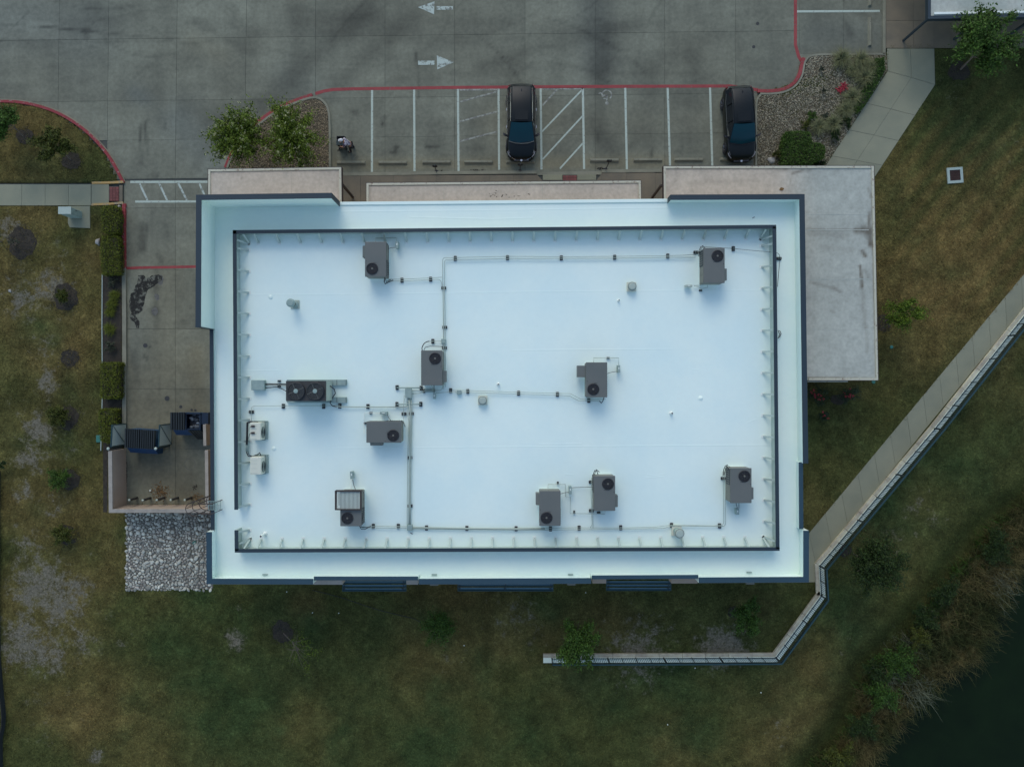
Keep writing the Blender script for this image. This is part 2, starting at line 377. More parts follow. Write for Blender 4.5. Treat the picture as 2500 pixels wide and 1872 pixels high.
# region where something paved lies above: the lawn sheet dips below it
LOTP = [(-3000, -3000), (5000, -3000), (5000, 112), (2167, 112), (2160, 130), (1850, 232), (1846, 420), (1846, 600), (600, 600), (600, 1240), (302, 1240), (302, 500), (-3000, 500)]
def dip(px, py):
    a = inpoly(px, py, LOTP)
    isl = inpoly(px, py, [(-3000, 247), (0, 247), (100, 256), (160, 286), (215, 326), (258, 375), (296, 446), (-3000, 446)])
    return a & ~isl
BALD = [(110, 700, 150, .42), (110, 1050, 160, .42), (110, 1450, 170, .45), (120, 1700, 120, .3), (20, 560, 55, .7), (130, 700, 60, .8), (60, 730, 70, .7), (150, 610, 40, .5), (120, 930, 40, .8), (95, 1050, 50, .9), (75, 1120, 50, .8), (60, 1200, 45, .6), (120, 1120, 40, .5),
        (100, 1430, 90, .9), (150, 1480, 80, .8), (60, 1560, 90, .8), (190, 1440, 50, .8), (120, 1600, 70, .8), (60, 1330, 60, .6), (300, 1560, 30, .5), (575, 1560, 30, .9), (580, 1490, 20, .5),
        (235, 1845, 25, .8), (100, 1790, 60, .4), (1260, 1510, 90, .5), (1240, 1455, 60, .3), (1290, 1530, 60, .5), (1400, 1590, 60, .5), (1560, 1590, 120, .7), (1760, 1585, 70, 1.0), (1850, 1590, 60, .4),
        (1100, 1600, 60, .4), (1310, 1560, 60, .4), (2360, 560, 60, .25), (2290, 1260, 60, .4), (2320, 230, 60, .35), (2460, 350, 90, .3), (1960, 1560, 50, .4), (2080, 1560, 70, .3), (1920, 1800, 70, .4), (1900, 1500, 60, .3), (2200, 1330, 80, .4), (2250, 1240, 60, .45), (110, 850, 60, .5), (130, 1230, 60, .5), (200, 1570, 60, .6), (250, 1500, 40, .4), (100, 1700, 60, .4)]
BROWN = [(120, 760, 260, .75), (110, 1150, 240, .6), (80, 1500, 220, .5), (2180, 1330, 110, .6), (2000, 1600, 130, .5), (1900, 1780, 120, .6), (2250, 1250, 80, .6), (700, 1780, 120, .3), (1150, 1780, 150, .3), (2300, 640, 230, .9), (2400, 520, 160, .6), (2180, 500, 130, .7), (2200, 430, 120, .7), (2250, 850, 120, .6), (2060, 1200, 160, .35), (1100, 1470, 220, .7), (760, 1480, 50, 1.0), (900, 1470, 80, .5),
         (1240, 1600, 120, .4), (210, 640, 90, .7), (90, 520, 120, .8), (190, 820, 90, .5), (60, 380, 200, .8), (170, 900, 80, .5), (250, 1400, 70, .5), (200, 1700, 150, .5), (1500, 1520, 70, .5),
         (1640, 1850, 80, .6), (1850, 1480, 60, .5), (400, 1480, 90, .35), (1400, 1700, 120, .3)]
GREEN = [(480, 1600, 150, .9), (620, 1720, 180, .8), (530, 1480, 90, .5), (900, 1620, 120, .6), (1050, 1550, 60, .6), (1190, 1620, 60, .6), (770, 1530, 60, .7), (1000, 1800, 200, .8), (1600, 1480, 110, .5),
         (1330, 1470, 50, .7), (1600, 1700, 160, .6), (2150, 1200, 170, .7), (2300, 1100, 150, .5), (2250, 200, 60, .5), (2180, 560, 50, .6), (1250, 1800, 150, .6), (1700, 1780, 100, .6), (90, 800, 60, .4),
         (2050, 1500, 120, .7), (310, 1300, 40, .6), (480, 1450, 80, .7), (150, 1000, 50, .4), (160, 1080, 40, .6)]
def field(px, py, lst):
    t = np.zeros(np.shape(px))
    for x, y, r, a in lst: t = np.maximum(t, a*np.exp(-((px-x)**2+(py-y)**2)/(2*(r*.72)**2)))
    return t
def lawn_col(X, Y, jit=None):
    px = X*F/H+1250; py = 936-Y*F/H
    n1 = fbm(X, Y, 5.5, 5); n2 = fbm(X+50, Y-20, 2.2, 5); n3 = fbm(X-80, Y+31, 1.1, 4); n4 = fbm(X+11, Y+77, .45, 3)
    base = np.array([.050, .056, .022])
    c = np.ones(np.shape(X)+(3,))*base
    mow = sstep(2130, 2260, px)*sstep(820, 700, py+0*px)*sstep(150, 260, py)*np.sin((X*.74-Y*.67)*2*math.pi/1.15+2.5*fbm(X, Y, 3, 2))
    br = np.clip(.26*mow+field(px, py, BROWN)+1.3*(n1-.5)+.8*(n2-.5), 0, 1)[..., None]
    c = c*(1-br)+np.array([.118, .085, .038])*br
    gr = np.clip(field(px, py, GREEN)*1.0+2.0*(n2-.52), 0, 1)[..., None]
    c = c*(1-gr*.85)+np.array([.027, .048, .020])*gr*.85
    bk = np.exp(-(segdist(px, py, [(2560, 1180), (2400, 1290), (2330, 1375), (2260, 1480), (2215, 1530), (2100, 1630), (2080, 1730), (2040, 1815), (1970, 1880)])/26)**2)[..., None]
    c = c*(1-.6*bk)+np.array([.012, .022, .008])*.6*bk
    return c*(.72+.56*n4[..., None])*(.7+.6*n3[..., None])*np.array([1.10, 1.08, .80])
def lawn_bald(X, Y):
    px = X*F/H+1250; py = 936-Y*F/H
    return np.clip(field(px, py, BALD)*1.05, 0, 1)
def grid_sheet(name, x0, x1, y0, y1, st, matl, **kw):
    nx = int((x1-x0)/st)+1; ny = int((y1-y0)/st)+1
    X, Y = np.meshgrid(np.linspace(x0, x1, nx), np.linspace(y0, y1, ny))
    Z = lawn_z(X, Y); px = X*F/H+1250; py = 936-Y*F/H
    Z = np.where(dip(px, py), -.32, Z)
    i = np.arange(nx*ny).reshape(ny, nx)
    Fc = np.stack([i[:-1, :-1], i[:-1, 1:], i[1:, 1:], i[1:, :-1]], -1).reshape(-1, 4)
    V = np.stack([X, Y, Z], -1).reshape(-1, 3)
    return npmesh(name, V, Fc, matl, cols=lawn_col(X, Y).reshape(-1, 3), alpha=lawn_bald(X, Y).ravel(), smooth=True, **kw)
grid_sheet('lawn', -40, 42, -32, 29, .22, G['lawn'], kind='structure')
mb = MB(); a = [(-900, -900), (900, -900), (900, 900), (-900, 900)]; b_ = [(-39.9, -31.9), (41.9, -31.9), (41.9, 28.9), (-39.9, 28.9)]
mb.add([(x, y, -.35 if i < 4 else -.45) for i, (x, y) in enumerate(a+b_)], [(0, 1, 5, 4), (1, 2, 6, 5), (2, 3, 7, 6), (3, 0, 4, 7)])
g2 = mat('far_field', (.05, .05, .025), .95, col2=(.09, .07, .035), scale=.05, fine=.2); mb.build('ground', g2, kind='structure')
mb = MB(); sh = [P(a, b, -1.6) for a, b in SHORE]; sh[4:6] = [P(2310, 1672, -1.6), P(2188, 1772, -1.6)]
mb.add([(v.x, v.y, -1.6) for v in (P(a-90, b-60, -1.6) for a, b in SHORE)], [tuple(range(len(SHORE)))[::-1]]); mb.build('pond_water', G['water'], kind='structure')

# grass tufts: short blades, coloured like the sheet they grow on
def tufts(n, name):
    X = rng.uniform(-34, 36, n); Y = rng.uniform(-26, 22, n); px = X*F/H+1250; py = 936-Y*F/H
    ok = ~dip(px, py) & ~inpoly(px, py, [(455, 440), (2000, 440), (1995, 1436), (455, 1436)])
    for poly in NOGRASS: ok &= ~inpoly(px, py, poly)
    sh = [(v.x, v.y) for v in (P(a, b, -1.6) for a, b in SHORE)]
    ok &= ~inpoly(X, Y, sh)
    s = wall_side(X, Y); ok &= ~((np.abs(s) < .45) & (px > 1300))
    n3 = fbm(X-80, Y+31, 1.1, 4); bf = field(px, py, BALD)
    ok &= rng.random(n) > np.clip(bf*1.3+(n3-.5), 0, .85)
    X, Y = X[ok], Y[ok]; n = len(X); Z = lawn_z(X, Y)
    K = 3; a = rng.uniform(0, 6.28, (n, K)); h = rng.uniform(.03, .085, (n, K)); w_ = rng.uniform(.012, .028, (n, K)); ln = rng.uniform(.04, .13, (n, K))
    ox = rng.normal(0, .03, (n, K)); oy = rng.normal(0, .03, (n, K))
    bx = X[:, None]+ox; by = Y[:, None]+oy; bz = Z[:, None]-.01
    ca, sa = np.cos(a), np.sin(a)
    v0 = np.stack([bx-sa*w_, by+ca*w_, bz+0*a], -1); v1 = np.stack([bx+sa*w_, by-ca*w_, bz+0*a], -1); v2 = np.stack([bx+ca*ln, by+sa*ln, bz+h], -1)
    V = np.stack([v0, v1, v2], 2).reshape(-1, 3); Fc = np.arange(len(V)).reshape(-1, 3)
    c = lawn_col(X, Y)*1.25*rng.uniform(.7, 1.35, (n, 1)); c = np.repeat(c, K*3, axis=0)
    npmesh(name, V, Fc, G['blade'], cols=c, kind='stuff', label='short dry grass blades of the lawn around the building', category='grass')
WALKD = [(2600, 545), (2500, 670), (2193, 1040), (1975, 1301), (1975, 1423), (1997, 1421), (1992, 1377), (2274, 1040), (2500, 754), (2640, 578)]
WALKN = [(2165, 119), (2281, 119), (2283, 207), (2136, 432), (2100, 480), (1960, 480), (2018, 401), (2167, 174)]
ROCKP = [(309, 1252), (520, 1252), (520, 1436), (312, 1440)]
MULCHBED = [(250, 671), (297, 671), (297, 1095), (263, 1110), (262, 1250), (252, 1250)]
NOGRASS = [WALKD, WALKN, ROCKP, [(0, 443), (300, 443), (300, 504), (0, 504)], [(165, 500), (221, 500), (221, 558), (165, 558)], MULCHBED, [(260, 1095), (520, 1095), (520, 1255), (260, 1255)], [(2310, 408), (2353, 408), (2353, 448), (2310, 448)]]
tufts(230000, 'grass')

# ================================================================== parking lot: concrete panels
STROKES = [(900, 20, 640, 260, 40, .5), (1010, 40, 780, 250, 30, .35), (760, 60, 900, 60, 60, .35), (720, 30, 730, 240, 35, .35), (1450, 0, 1470, 150, 60, .6), (1470, 100, 1460, 280, 45, .45),
           (1560, 60, 1180, 160, 22, .35), (1240, 100, 1520, 60, 20, .3), (1690, 130, 1700, 200, 35, .45), (1580, 170, 1590, 230, 30, .3), (385, 150, 390, 290, 25, .35), (310, 215, 350, 240, 40, .3),
           (345, 305, 343, 345, 5, .9), (355, 300, 358, 345, 5, .9), (343, 340, 346, 400, 6, .4), (357, 340, 360, 380, 6, .4), (406, 300, 407, 320, 3, .8), (375, 420, 376, 445, 4, .6), (385, 425, 386, 445, 4, .6),
           (360, 430, 362, 500, 7, .35), (372, 425, 375, 520, 6, .35), (345, 550, 343, 610, 8, .6), (358, 550, 352, 610, 8, .6), (400, 540, 410, 580, 10, .3), (0, 60, 205, 75, 4, .4), (100, 66, 200, 76, 3, .8),
           (205, 76, 330, 88, 3, .6), (330, 88, 440, 96, 2.5, .4), (203, 76, 218, 76, 9, 1.0), (208, 85, 212, 95, 7, .6), (230, 100, 290, 103, 5, .3), (0, 100, 150, 102, 5, .3), (150, 60, 400, 20, 30, .2),
           (1012, 120, 1020, 160, 3.5, .8), (1020, 160, 1022, 240, 3, .5), (1016, 240, 1010, 300, 4, .2), (950, 70, 1140, 100, 25, .2), (1090, 180, 1260, 182, 10, .3), (1260, 180, 1300, 160, 8, .2),
           (600, 100, 560, 30, 30, .3), (470, 50, 620, 130, 16, .3), (230, 20, 260, 60, 40, .35), (440, 250, 520, 300, 50, .18), (540, 300, 480, 400, 18, .3),
           (862, 272, 870, 276, 9, .7), (862, 280, 850, 310, 5, .3), (935, 305, 938, 285, 3, 1.), (934, 304, 936, 306, 5, .9), (963, 360, 966, 372, 5, 1.), (968, 358, 970, 360, 6, 1.0), (955, 372, 960, 375, 4, .8), (1043, 358, 1050, 360, 7, 1.), (1056, 358, 1075, 356, 4, .6),
           (848, 372, 842, 385, 4, .6), (862, 376, 872, 388, 3, .5), (860, 330, 850, 380, 40, .25), (965, 330, 965, 385, 38, .28), (1065, 320, 1065, 380, 38, .28), (1165, 300, 1165, 385, 32, .25), (1160, 360, 1175, 365, 14, .4),
           (1411, 270, 1400, 275, 14, .5), (1465, 330, 1480, 350, 50, .35), (1450, 310, 1500, 370, 34, .4), (1570, 260, 1580, 340, 34, .25), (1660, 240, 1700, 260, 36, .4), (1540, 360, 1553, 340, 14, .4), (1460, 330, 1457, 352, 3, .6),
           (1590, 370, 1590, 380, 8, .5), (1680, 300, 1690, 380, 36, .22), (1450, 180, 1460, 215, 24, .3), (1110, 300, 1108, 340, 8, .3), (1380, 290, 1390, 400, 40, .12),
           (2090, 30, 2110, 40, 12, .5), (2070, 60, 2080, 85, 14, .5), (2000, 60, 2110, 110, 50, .3),
           (360, 860, 400, 880, 50, .25), (330, 860, 335, 930, 16, .45), (380, 700, 382, 800, 8, .5), (383, 660, 386, 700, 14, .4), (375, 758, 380, 762, 12, .8), (352, 868, 360, 876, 4, .9), (362, 850, 366, 846, 3, .8),
           (385, 620, 395, 640, 9, .5), (445, 785, 452, 788, 8, .4), (400, 1130, 350, 1140, 60, .35), (480, 1190, 320, 1150, 50, .3), (430, 1080, 440, 1120, 30, .15), (480, 1140, 440, 1230, 30, .25), (340, 1000, 400, 980, 60, .25), (470, 920, 490, 960, 30, .3)]
TAN = [(400, 680, 400, 1240, 80, .65), (330, 1100, 480, 1230, 40, .4), (820, 408, 1640, 402, 12, .7), (800, 400, 1640, 392, 22, .9), (310, 640, 310, 1030, 10, .4), (330, 1000, 490, 1020, 50, .9), (480, 860, 480, 1030, 30, .8), (400, 1040, 480, 1240, 60, .5), (300, 950, 470, 900, 60, .5), (1200, 300, 1700, 300, 60, .3), (470, 100, 540, 130, 40, .3)]
COOL = [(440, 300, 540, 420, 70, .7), (0, 40, 200, 60, 120, .6), (330, 230, 350, 240, 30, .7), (1450, 0, 1460, 150, 60, .5), (2000, 80, 2140, 80, 60, .4), (700, 200, 760, 220, 60, .3)]
_r = random.Random(11)
for _ in range(46):        # sweeping tyre tracks
    x0 = _r.uniform(-50, 1850); y0 = _r.uniform(-30, 205); a = _r.choice((0, 0, .1, -.5, 2.7, .35))+_r.gauss(0, .25); k_ = _r.gauss(0, .003); L_ = _r.uniform(8, 22); wd_ = _r.uniform(1.6, 5); am = _r.uniform(.1, .3)
    for _i in range(int(L_)):
        x1 = x0+16*math.cos(a); y1 = y0+16*math.sin(a); a += k_*16
        if y1 > 212: break
        STROKES.append((x0, y0, x1, y1, wd_, am)); x0, y0 = x1, y1
for _ in range(40):        # short scuffs and drips in the stalls
    x0 = _r.uniform(810, 1740); y0 = _r.uniform(225, 385); STROKES.append((x0, y0, x0+_r.gauss(0, 4), y0+_r.uniform(2, 30), _r.uniform(1.5, 5), _r.uniform(.15, .4)))
for _ in range(26):
    x0 = _r.uniform(312, 500); y0 = _r.uniform(500, 1230); STROKES.append((x0, y0, x0+_r.gauss(0, 4), y0+_r.uniform(5, 60), _r.uniform(2, 7), _r.uniform(.12, .35)))
def sfield(px, py, lst):
    t = np.zeros(np.shape(px))
    for x0, y0, x1, y1, wd, a in lst:
        if px.max() < min(x0, x1)-2.5*wd or px.min() > max(x0, x1)+2.5*wd or py.max() < min(y0, y1)-2.5*wd or py.min() > max(y0, y1)+2.5*wd: continue
        d = segdist(px, py, [(x0, y0), (x1, y1+.01)]); t = t+a*np.exp(-(d/(wd*.75))**2)*(1-t*.5)
    return np.clip(t, 0, 1)
def lot_col(X, Y):
    px = X*F/H+1250; py = 936-Y*F/H
    wx = (fbm(X, Y, 1.6)-.5)*16; wy = (fbm(X+9, Y+4, 1.6)-.5)*16
    n1 = fbm(X+5, Y, 6, 4); n2 = fbm(X+40, Y+3, 1.4, 4); n3 = fbm(X*.35+3, Y*1.9, .8, 4); n4 = fbm(X*1.9, Y*.35+3, .8, 4)
    c = np.ones(np.shape(X)+(3,))*np.array([.172, .158, .124])
    t = (np.clip(sfield(px, py, TAN)+.5*(n1-.55), 0, 1)*.7)[..., None]; c = c*(1-t)+np.array([.205, .165, .108])*t
    t = (sfield(px, py, COOL)*.6)[..., None]; c = c*(1-t)+np.array([.155, .158, .150])*t
    s = np.clip(sfield(px+wx, py+wy, [q for q in STROKES if q[4] > 10])*(.55+.9*n2)+sfield(px+wx*.15, py+wy*.15, [q for q in STROKES if q[4] <= 10])+.45*np.clip(n1-.56, 0, 1), 0, 1)[..., None]
    c = c*(1-s*.62)*np.array([.95, 1.05, .93])
    return c*(.76+.48*n2[..., None])*(.84+.32*n3[..., None])*(.88+.24*n4[..., None])
mb = MB(); q = lambda x0, y0, x1, y1, z: [P(x0, y1, z), P(x1, y1, z), P(x1, y0, z), P(x0, y0, z)]
mb.add(q(-2600, -2600, 2161, 500, -.025), [(0, 1, 2, 3)]); mb.add(q(299, 500, 600, 1240, -.025), [(0, 1, 2, 3)]); mb.add(q(2161, -2600, 4600, 118, -.025), [(0, 1, 2, 3)])
LOT = mb.build('parking_lot', G['joint'], kind='structure')
def panel(c4, parent=LOT, name='concrete_panel', st=.16, z=0.0, gap=.011, matl=None, colf=lot_col):
    c = [P(x, y, z) for x, y in c4]       # order: TL TR BR BL
    ctr = sum(c, Vector())/4
    c = [p+(ctr-p).normalized()*gap for p in c]
    nx = max(1, int((c[1]-c[0]).length/st)); ny = max(1, int((c[3]-c[0]).length/st))
    if (ctr.x < -36 or ctr.x > 38 or ctr.y > 28): nx = ny = 2
    u, v = np.meshgrid(np.linspace(0, 1, nx+1), np.linspace(0, 1, ny+1))
    A = [np.array(p) for p in c]
    V = ((1-u)*(1-v))[..., None]*A[0]+(u*(1-v))[..., None]*A[1]+(u*v)[..., None]*A[2]+((1-u)*v)[..., None]*A[3]
    i = np.arange((nx+1)*(ny+1)).reshape(ny+1, nx+1)
    Fc = np.stack([i[1:, :-1], i[1:, 1:], i[:-1, 1:], i[:-1, :-1]], -1).reshape(-1, 4)
    n = (nx+1)*(ny+1); V = V.reshape(-1, 3)
    B = np.array([A[0], A[1], A[2], A[3]]); B2 = B.copy(); B2[:, 2] -= .03      # the slab's edges
    V2 = np.concatenate([V, B, B2]); S = [[n+k, n+(k+1) % 4, n+4+(k+1) % 4, n+4+k] for k in range(4)]
    Fc = np.concatenate([Fc, np.array(S)])
    cols = colf(V2[:, 0], V2[:, 1])
    return npmesh(name, V2, Fc, matl or G['lot'], parent, cols=cols)
sl = lambda x, y: y-.0124*(x-600)+0
vx = [-1500, -1150, -800, -500, -200, -20, 143, 264, 431, 600, 770, 940, 1110, 1282, 1453, 1623, 1796, 1951]
hy = [-1500, -1000, -600, -400, -230, -70, 92, 243, 339, 434]
for i in range(len(vx)-1):
    for j in range(len(hy)-1):
        x0, x1 = vx[i], vx[i+1]
        if x1 <= 264 and hy[j] > 250: continue
        k = 5*min(1, max(0, (600-x0)/300))
        f = lambda x, y: (x-(y-150)*.012*(1 if x < 700 else 0), sl(x, y))
        panel([f(x0, hy[j]), f(x1, hy[j]), f(x1, hy[j+1]), f(x0, hy[j+1])])
for x0, x1 in ((2060, 2160), (1951, 2060)):
    for y0, y1 in ((-1500, -600), (-600, -170), (-170, -80), (-80, 27), (27, 132)): panel([(x0, y0), (x1, y0), (x1, y1), (x0, y1)])
panel([(1951, 132), (2160, 132), (2160, 160), (1951, 160)]); 
for y0, y1 in ((442, 508), (508, 658), (658, 803), (803, 949), (949, 1096), (1096, 1240)):
    panel([(302, y0), (428, y0), (428, y1), (302, y1)]); panel([(428, y0), (600, y0), (600, y1), (428, y1)])
def paint(name, pts, wd, m, z=.004, closed=False):
    mb = MB(); pw = [P(x, y, z) for x, y in pts]
    mb.ribbon(pw, wd, z-.002, z); return mb.build(name, m, LOT)
# red fire lane stripe, stall lines, hatching
paint('fire_lane_stripe', [(770, 229), (790, 223), (813, 219), (857, 217.5), (1120, 214), (1400, 212), (1560, 211.3), (1783, 210.5), (1850, 220)], .2, G['red'])
paint('fire_lane_stripe', [(1942, -300), (1942, 110), (1950, 139), (1957, 150)], .2, G['red'])
paint('fire_lane_stripe', [(306, 655), (341, 653.5), (400, 652.5), (478, 651)], .17, G['red'])
for x0, y0, x1, y1 in ((908.4, 220, 908, 420), (1011, 219, 1012, 418), (1118, 218, 1119.5, 420), (1217, 217, 1218.5, 415), (1320, 216, 1322, 414), (1423, 216, 1426, 413), (1526.5, 215, 1530.5, 415), (1630, 214, 1636, 412), (1733.5, 214, 1739, 405), (1946, 28.6, 2148, 27.6), (1946, -75, 2148, -76)):
    paint('parking_line', [(x0, y0), (x1, y1)], .135, G['white'])
for x0, y0, x1, y1 in ((1325, 389, 1422, 284), (1367, 412, 1423, 350), (1323, 322, 1421, 220)):
    paint('hatch_line', [(x0, y0), (x1, y1)], .1, G['white'])
for x0, y0, x1, y1 in ((1324, 258, 1360, 219), (1324, 217.5, 1424, 216.8), (1123, 297, 1213, 273), (1123, 249, 1213, 224), (1122, 220, 1216, 219), (1123, 345, 1213, 322)):
    paint('faded_hatch_line', [(x0, y0), (x1, y1)], .1, G['whitefaint'])
paint('crosswalk_line', [(318, 444.5), (508, 444)], .15, G['white']); paint('crosswalk_line', [(330, 492.5), (480, 492)], .14, G['white'])
for x0, y0, x1, y1 in ((340, 447, 360, 489), (388, 447, 408, 489), (435, 447, 456, 489), (486, 447, 505, 489)): paint('hatch_line', [(x0, y0), (x1, y1)], .12, G['whiteworn'])
for tri, shf in ((((1020.6, 18.3), (1060.8, 4), (1059.6, 35.5)), (1066, 16, 1105.7, 24.5)), (((1107.8, 152.5), (1066.5, 136), (1067.7, 170)), (1021, 148.8, 1060.8, 159))):
    mb = MB(); mb.prism([P(x, y) for x, y in tri], .002, .004); x0, y0, x1, y1 = shf
    mb.prism([P(x0, y0), P(x1, y0), P(x1, y1), P(x0, y1)], .002, .004); mb.build('arrow_marking', G['whiteworn'], LOT)
mb = MB(); c = P(1481.5, 232)                           # wheelchair symbol, seen from its head
mb.ring(c, .26, .34, .002, .004, 24, math.radians(-50), math.radians(205)); mb.disc(P(1481.5, 252.5), .115, 16, .004)
for a, b2, wd in (((1481.5, 247), (1481.5, 233), .09), ((1482, 241), (1473, 241), .06), ((1482, 234), (1473, 233), .09), ((1474, 236), (1467, 227), .08), ((1467, 227), (1461, 229), .08)):
    mb.ribbon([P(*a), P(*b2)], wd, .002, .0045)
mb.build('wheelchair_symbol', G['whitefaint'], LOT)
# stains lying on the concrete
st = [(1165, 735), (1215, 730), (1235, 760), (1275, 735), (1340, 728), (1370, 740), (1365, 770), (1325, 800), (1290, 830), (1250, 850), (1225, 900), (1215, 960), (1200, 1030), (1160, 1060), (1140, 1065), (1175, 1120), (1172, 1180), (1150, 1175), (1135, 1130), (1100, 1105), (1090, 1080), (1110, 1055), (1095, 1010), (1088, 960), (1100, 890), (1125, 875), (1140, 820), (1160, 790)]
mb = MB(); pts = []
for i, (x, y) in enumerate(st):
    x2, y2 = st[(i+1) % len(st)]
    for t in (0, .33, .66): pts.append(((x+(x2-x)*t)/3.45+random.uniform(-1, 1), (y+(y2-y)*t)/3.45+460+random.uniform(-1, 1)))
for hole in (): pass
mb.prism([P(x, y) for x, y in pts], .003, .0045); mb.build('oil_stain', G['oil'], LOT)
for x, y, r in ((383, 725, 5), (378, 760, 6), (1350/3.45, 460+770/3.45, 7)):
    mb = MB(); mb.prism([P(x+r*(1+.4*random.random())*math.cos(t), y+1.4*r*(1+.4*random.random())*math.sin(t)) for t in [k*.45 for k in range(14)]], .003, .004); mb.build('oil_stain', G['oilthin'], LOT)
# manhole covers and drains in the lot
for x, y, r, nm in ((354.8, 843.5, 5.5, 'manhole_cover'), (408, 972.5, 6, 'manhole_cover'), (441.4, 992.8, 3.8, 'cleanout_cover'), (468, 1000.5, 3, 'cleanout_cover'), (477, 1001.5, 3, 'cleanout_cover'), (1849.6, 58, 4, 'cleanout_cover'), (1840, 115, 4, 'cleanout_cover')):
    mb = MB(); r *= H/F; mb.ring(P(x, y), r*.82, r, 0, .008, 18); mb.disc(P(x, y), r*.8, 16, .006); mb.ring(P(x, y), r*.35, r*.5, 0, .010, 12); mb.build(nm, G['iron'], LOT)
mb = MB(); r = .36; mb.ring(P(464, 1133), r*.93, r, 0, .006, 26); mb.build('manhole_cover', G['oilthin'], LOT)

# ================================================================== kerbs, islands, sidewalks
def kerb(name, pts, wd, m, h=.14, side=0, z0=-.02, smooth=True):
    mb = MB(); 
    if smooth:
        q = [Vector(p) for p in pts]
        for _ in range(2):
            r = [q[0]]
            for a, b2 in zip(q[:-1], q[1:]): r += [a*.75+b2*.25, a*.25+b2*.75]
            q = r+[q[-1]]
        pts = [tuple(p) for p in q]
    mb.ribbon([P(x, y, h) for x, y in pts], wd, z0, h, side); return mb.build(name, m, kind='structure')
ARC = [(-700, 243), (0, 246), (60, 250), (120, 266), (166, 288), (217, 325), (261, 374), (285, 415), (300, 446)]
kerb('kerb', ARC, .17, G['redworn']); 
kerb('gutter', [(x+3, y-3) for x, y in ARC], .12, G['kerb'], h=.03)
kerb('kerb', [(550, 409), (562, 378), (590, 336), (632, 294), (678, 263), (720, 245), (762, 231)], .19, G['red'])
kerb('kerb', [(553, 414), (564, 382), (594, 340), (637, 298), (681, 267.5), (722, 250), (763, 236), (786, 242), (803, 266), (805, 320), (805, 420)], .13, G['kerb'], h=.145)
kerb('kerb', [(1850, 221.5), (1880, 223), (1912, 219), (1938, 205), (1953, 182), (1958, 160), (1963, 141)], .21, G['red'])
kerb('kerb', [(1856, 229), (1880, 229.5), (1914, 226), (1943, 211), (1959.5, 186), (1963, 162), (1967, 147), (1978, 136), (2000, 133), (2163, 132)], .12, G['kerb'], h=.145)
kerb('kerb', [(1846.5, 410), (1846.5, 260), (1847.5, 244), (1857, 231)], .13, G['kerb'], h=.145)
kerb('kerb', [(2160, -400), (2159, 132)], .18, G['kerb'], h=.145, smooth=False)
kerb('kerb', [(302, 497), (301.5, 560), (302, 655)], .22, G['redworn'], smooth=False)
kerb('kerb', [(302, 655.5), (303, 800), (303, 1036)], .25, G['kerb'], h=.135, smooth=False)
kerb('kerb', [(224, 446.5), (262, 446), (301, 444)], .14, G['yellow'], h=.142, smooth=False); kerb('kerb', [(223, 499.5), (262, 498), (300, 495)], .14, G['yellow'], h=.142, smooth=False)
def slabs(name, cells, m, z=.125, gap=.012):
    mb = MB(); allp = [P(x, y, .09) for c in cells for x, y in c]
    root = None
    for c in cells:
        mb.prism([P(x, y, .1) for x, y in c], -.02, z-.02)
    root = mb.build(name, G['joint'], kind='structure')
    for c in cells:
        pw = [P(x, y, z) for x, y in c]; ct = sum(pw, Vector())/len(pw)
        b = MB(); b.prism([p+(ct-p).normalized()*gap for p in pw], z-.06, z+random.uniform(-.002, .002)); b.build('slab', m, root)
    return root
def rowcells(l0, l1, ts):      # l0,l1: (start,end) of both long edges; ts cut positions
    f = lambda l, t: (l[0][0]+(l[1][0]-l[0][0])*t, l[0][1]+(l[1][1]-l[0][1])*t)
    return [[f(l0, a), f(l0, b), f(l1, b), f(l1, a)] for a, b in zip(ts[:-1], ts[1:])]
slabs('sidewalk', [[(x0, 450), (x1, 450), (x1, 502), (x0, 502)] for x0, x1 in ((-500, -380), (-380, -260), (-260, -150), (-150, -55), (-55, -1), (-1, 53), (53, 110), (110, 167), (167, 222))]+[[(223, 450), (266, 450), (266, 497), (223, 497)]], G['walk'])
slabs('sidewalk', [[(291, 452), (299, 452), (299, 494), (291, 494)]], G['walkbrown'])
def bricks(x0, y0, x1, y1, nx, ny, name='tactile_paving'):
    mb = MB(); mb.prism([P(x0, y0), P(x1, y0), P(x1, y1), P(x0, y1)], -.02, .11); r = mb.build(name, G['joint'], kind='structure')
    for i in range(nx):
        for j in range(ny):
            a, b2 = x0+(x1-x0)*i/nx, x0+(x1-x0)*(i+1)/nx; c, d = y0+(y1-y0)*j/ny, y0+(y1-y0)*(j+1)/ny
            mb = MB(); mb.prism([P(a+.3, c+.3, .13), P(b2-.3, c+.3, .13), P(b2-.3, d-.3, .13), P(a+.3, d-.3, .13)], .10, .13+random.uniform(-.003, .003)); mb.build('paver', G['brick'], r)
bricks(267, 456, 290, 491, 3, 5); bricks(1374, 428, 1408, 441.5, 5, 2)
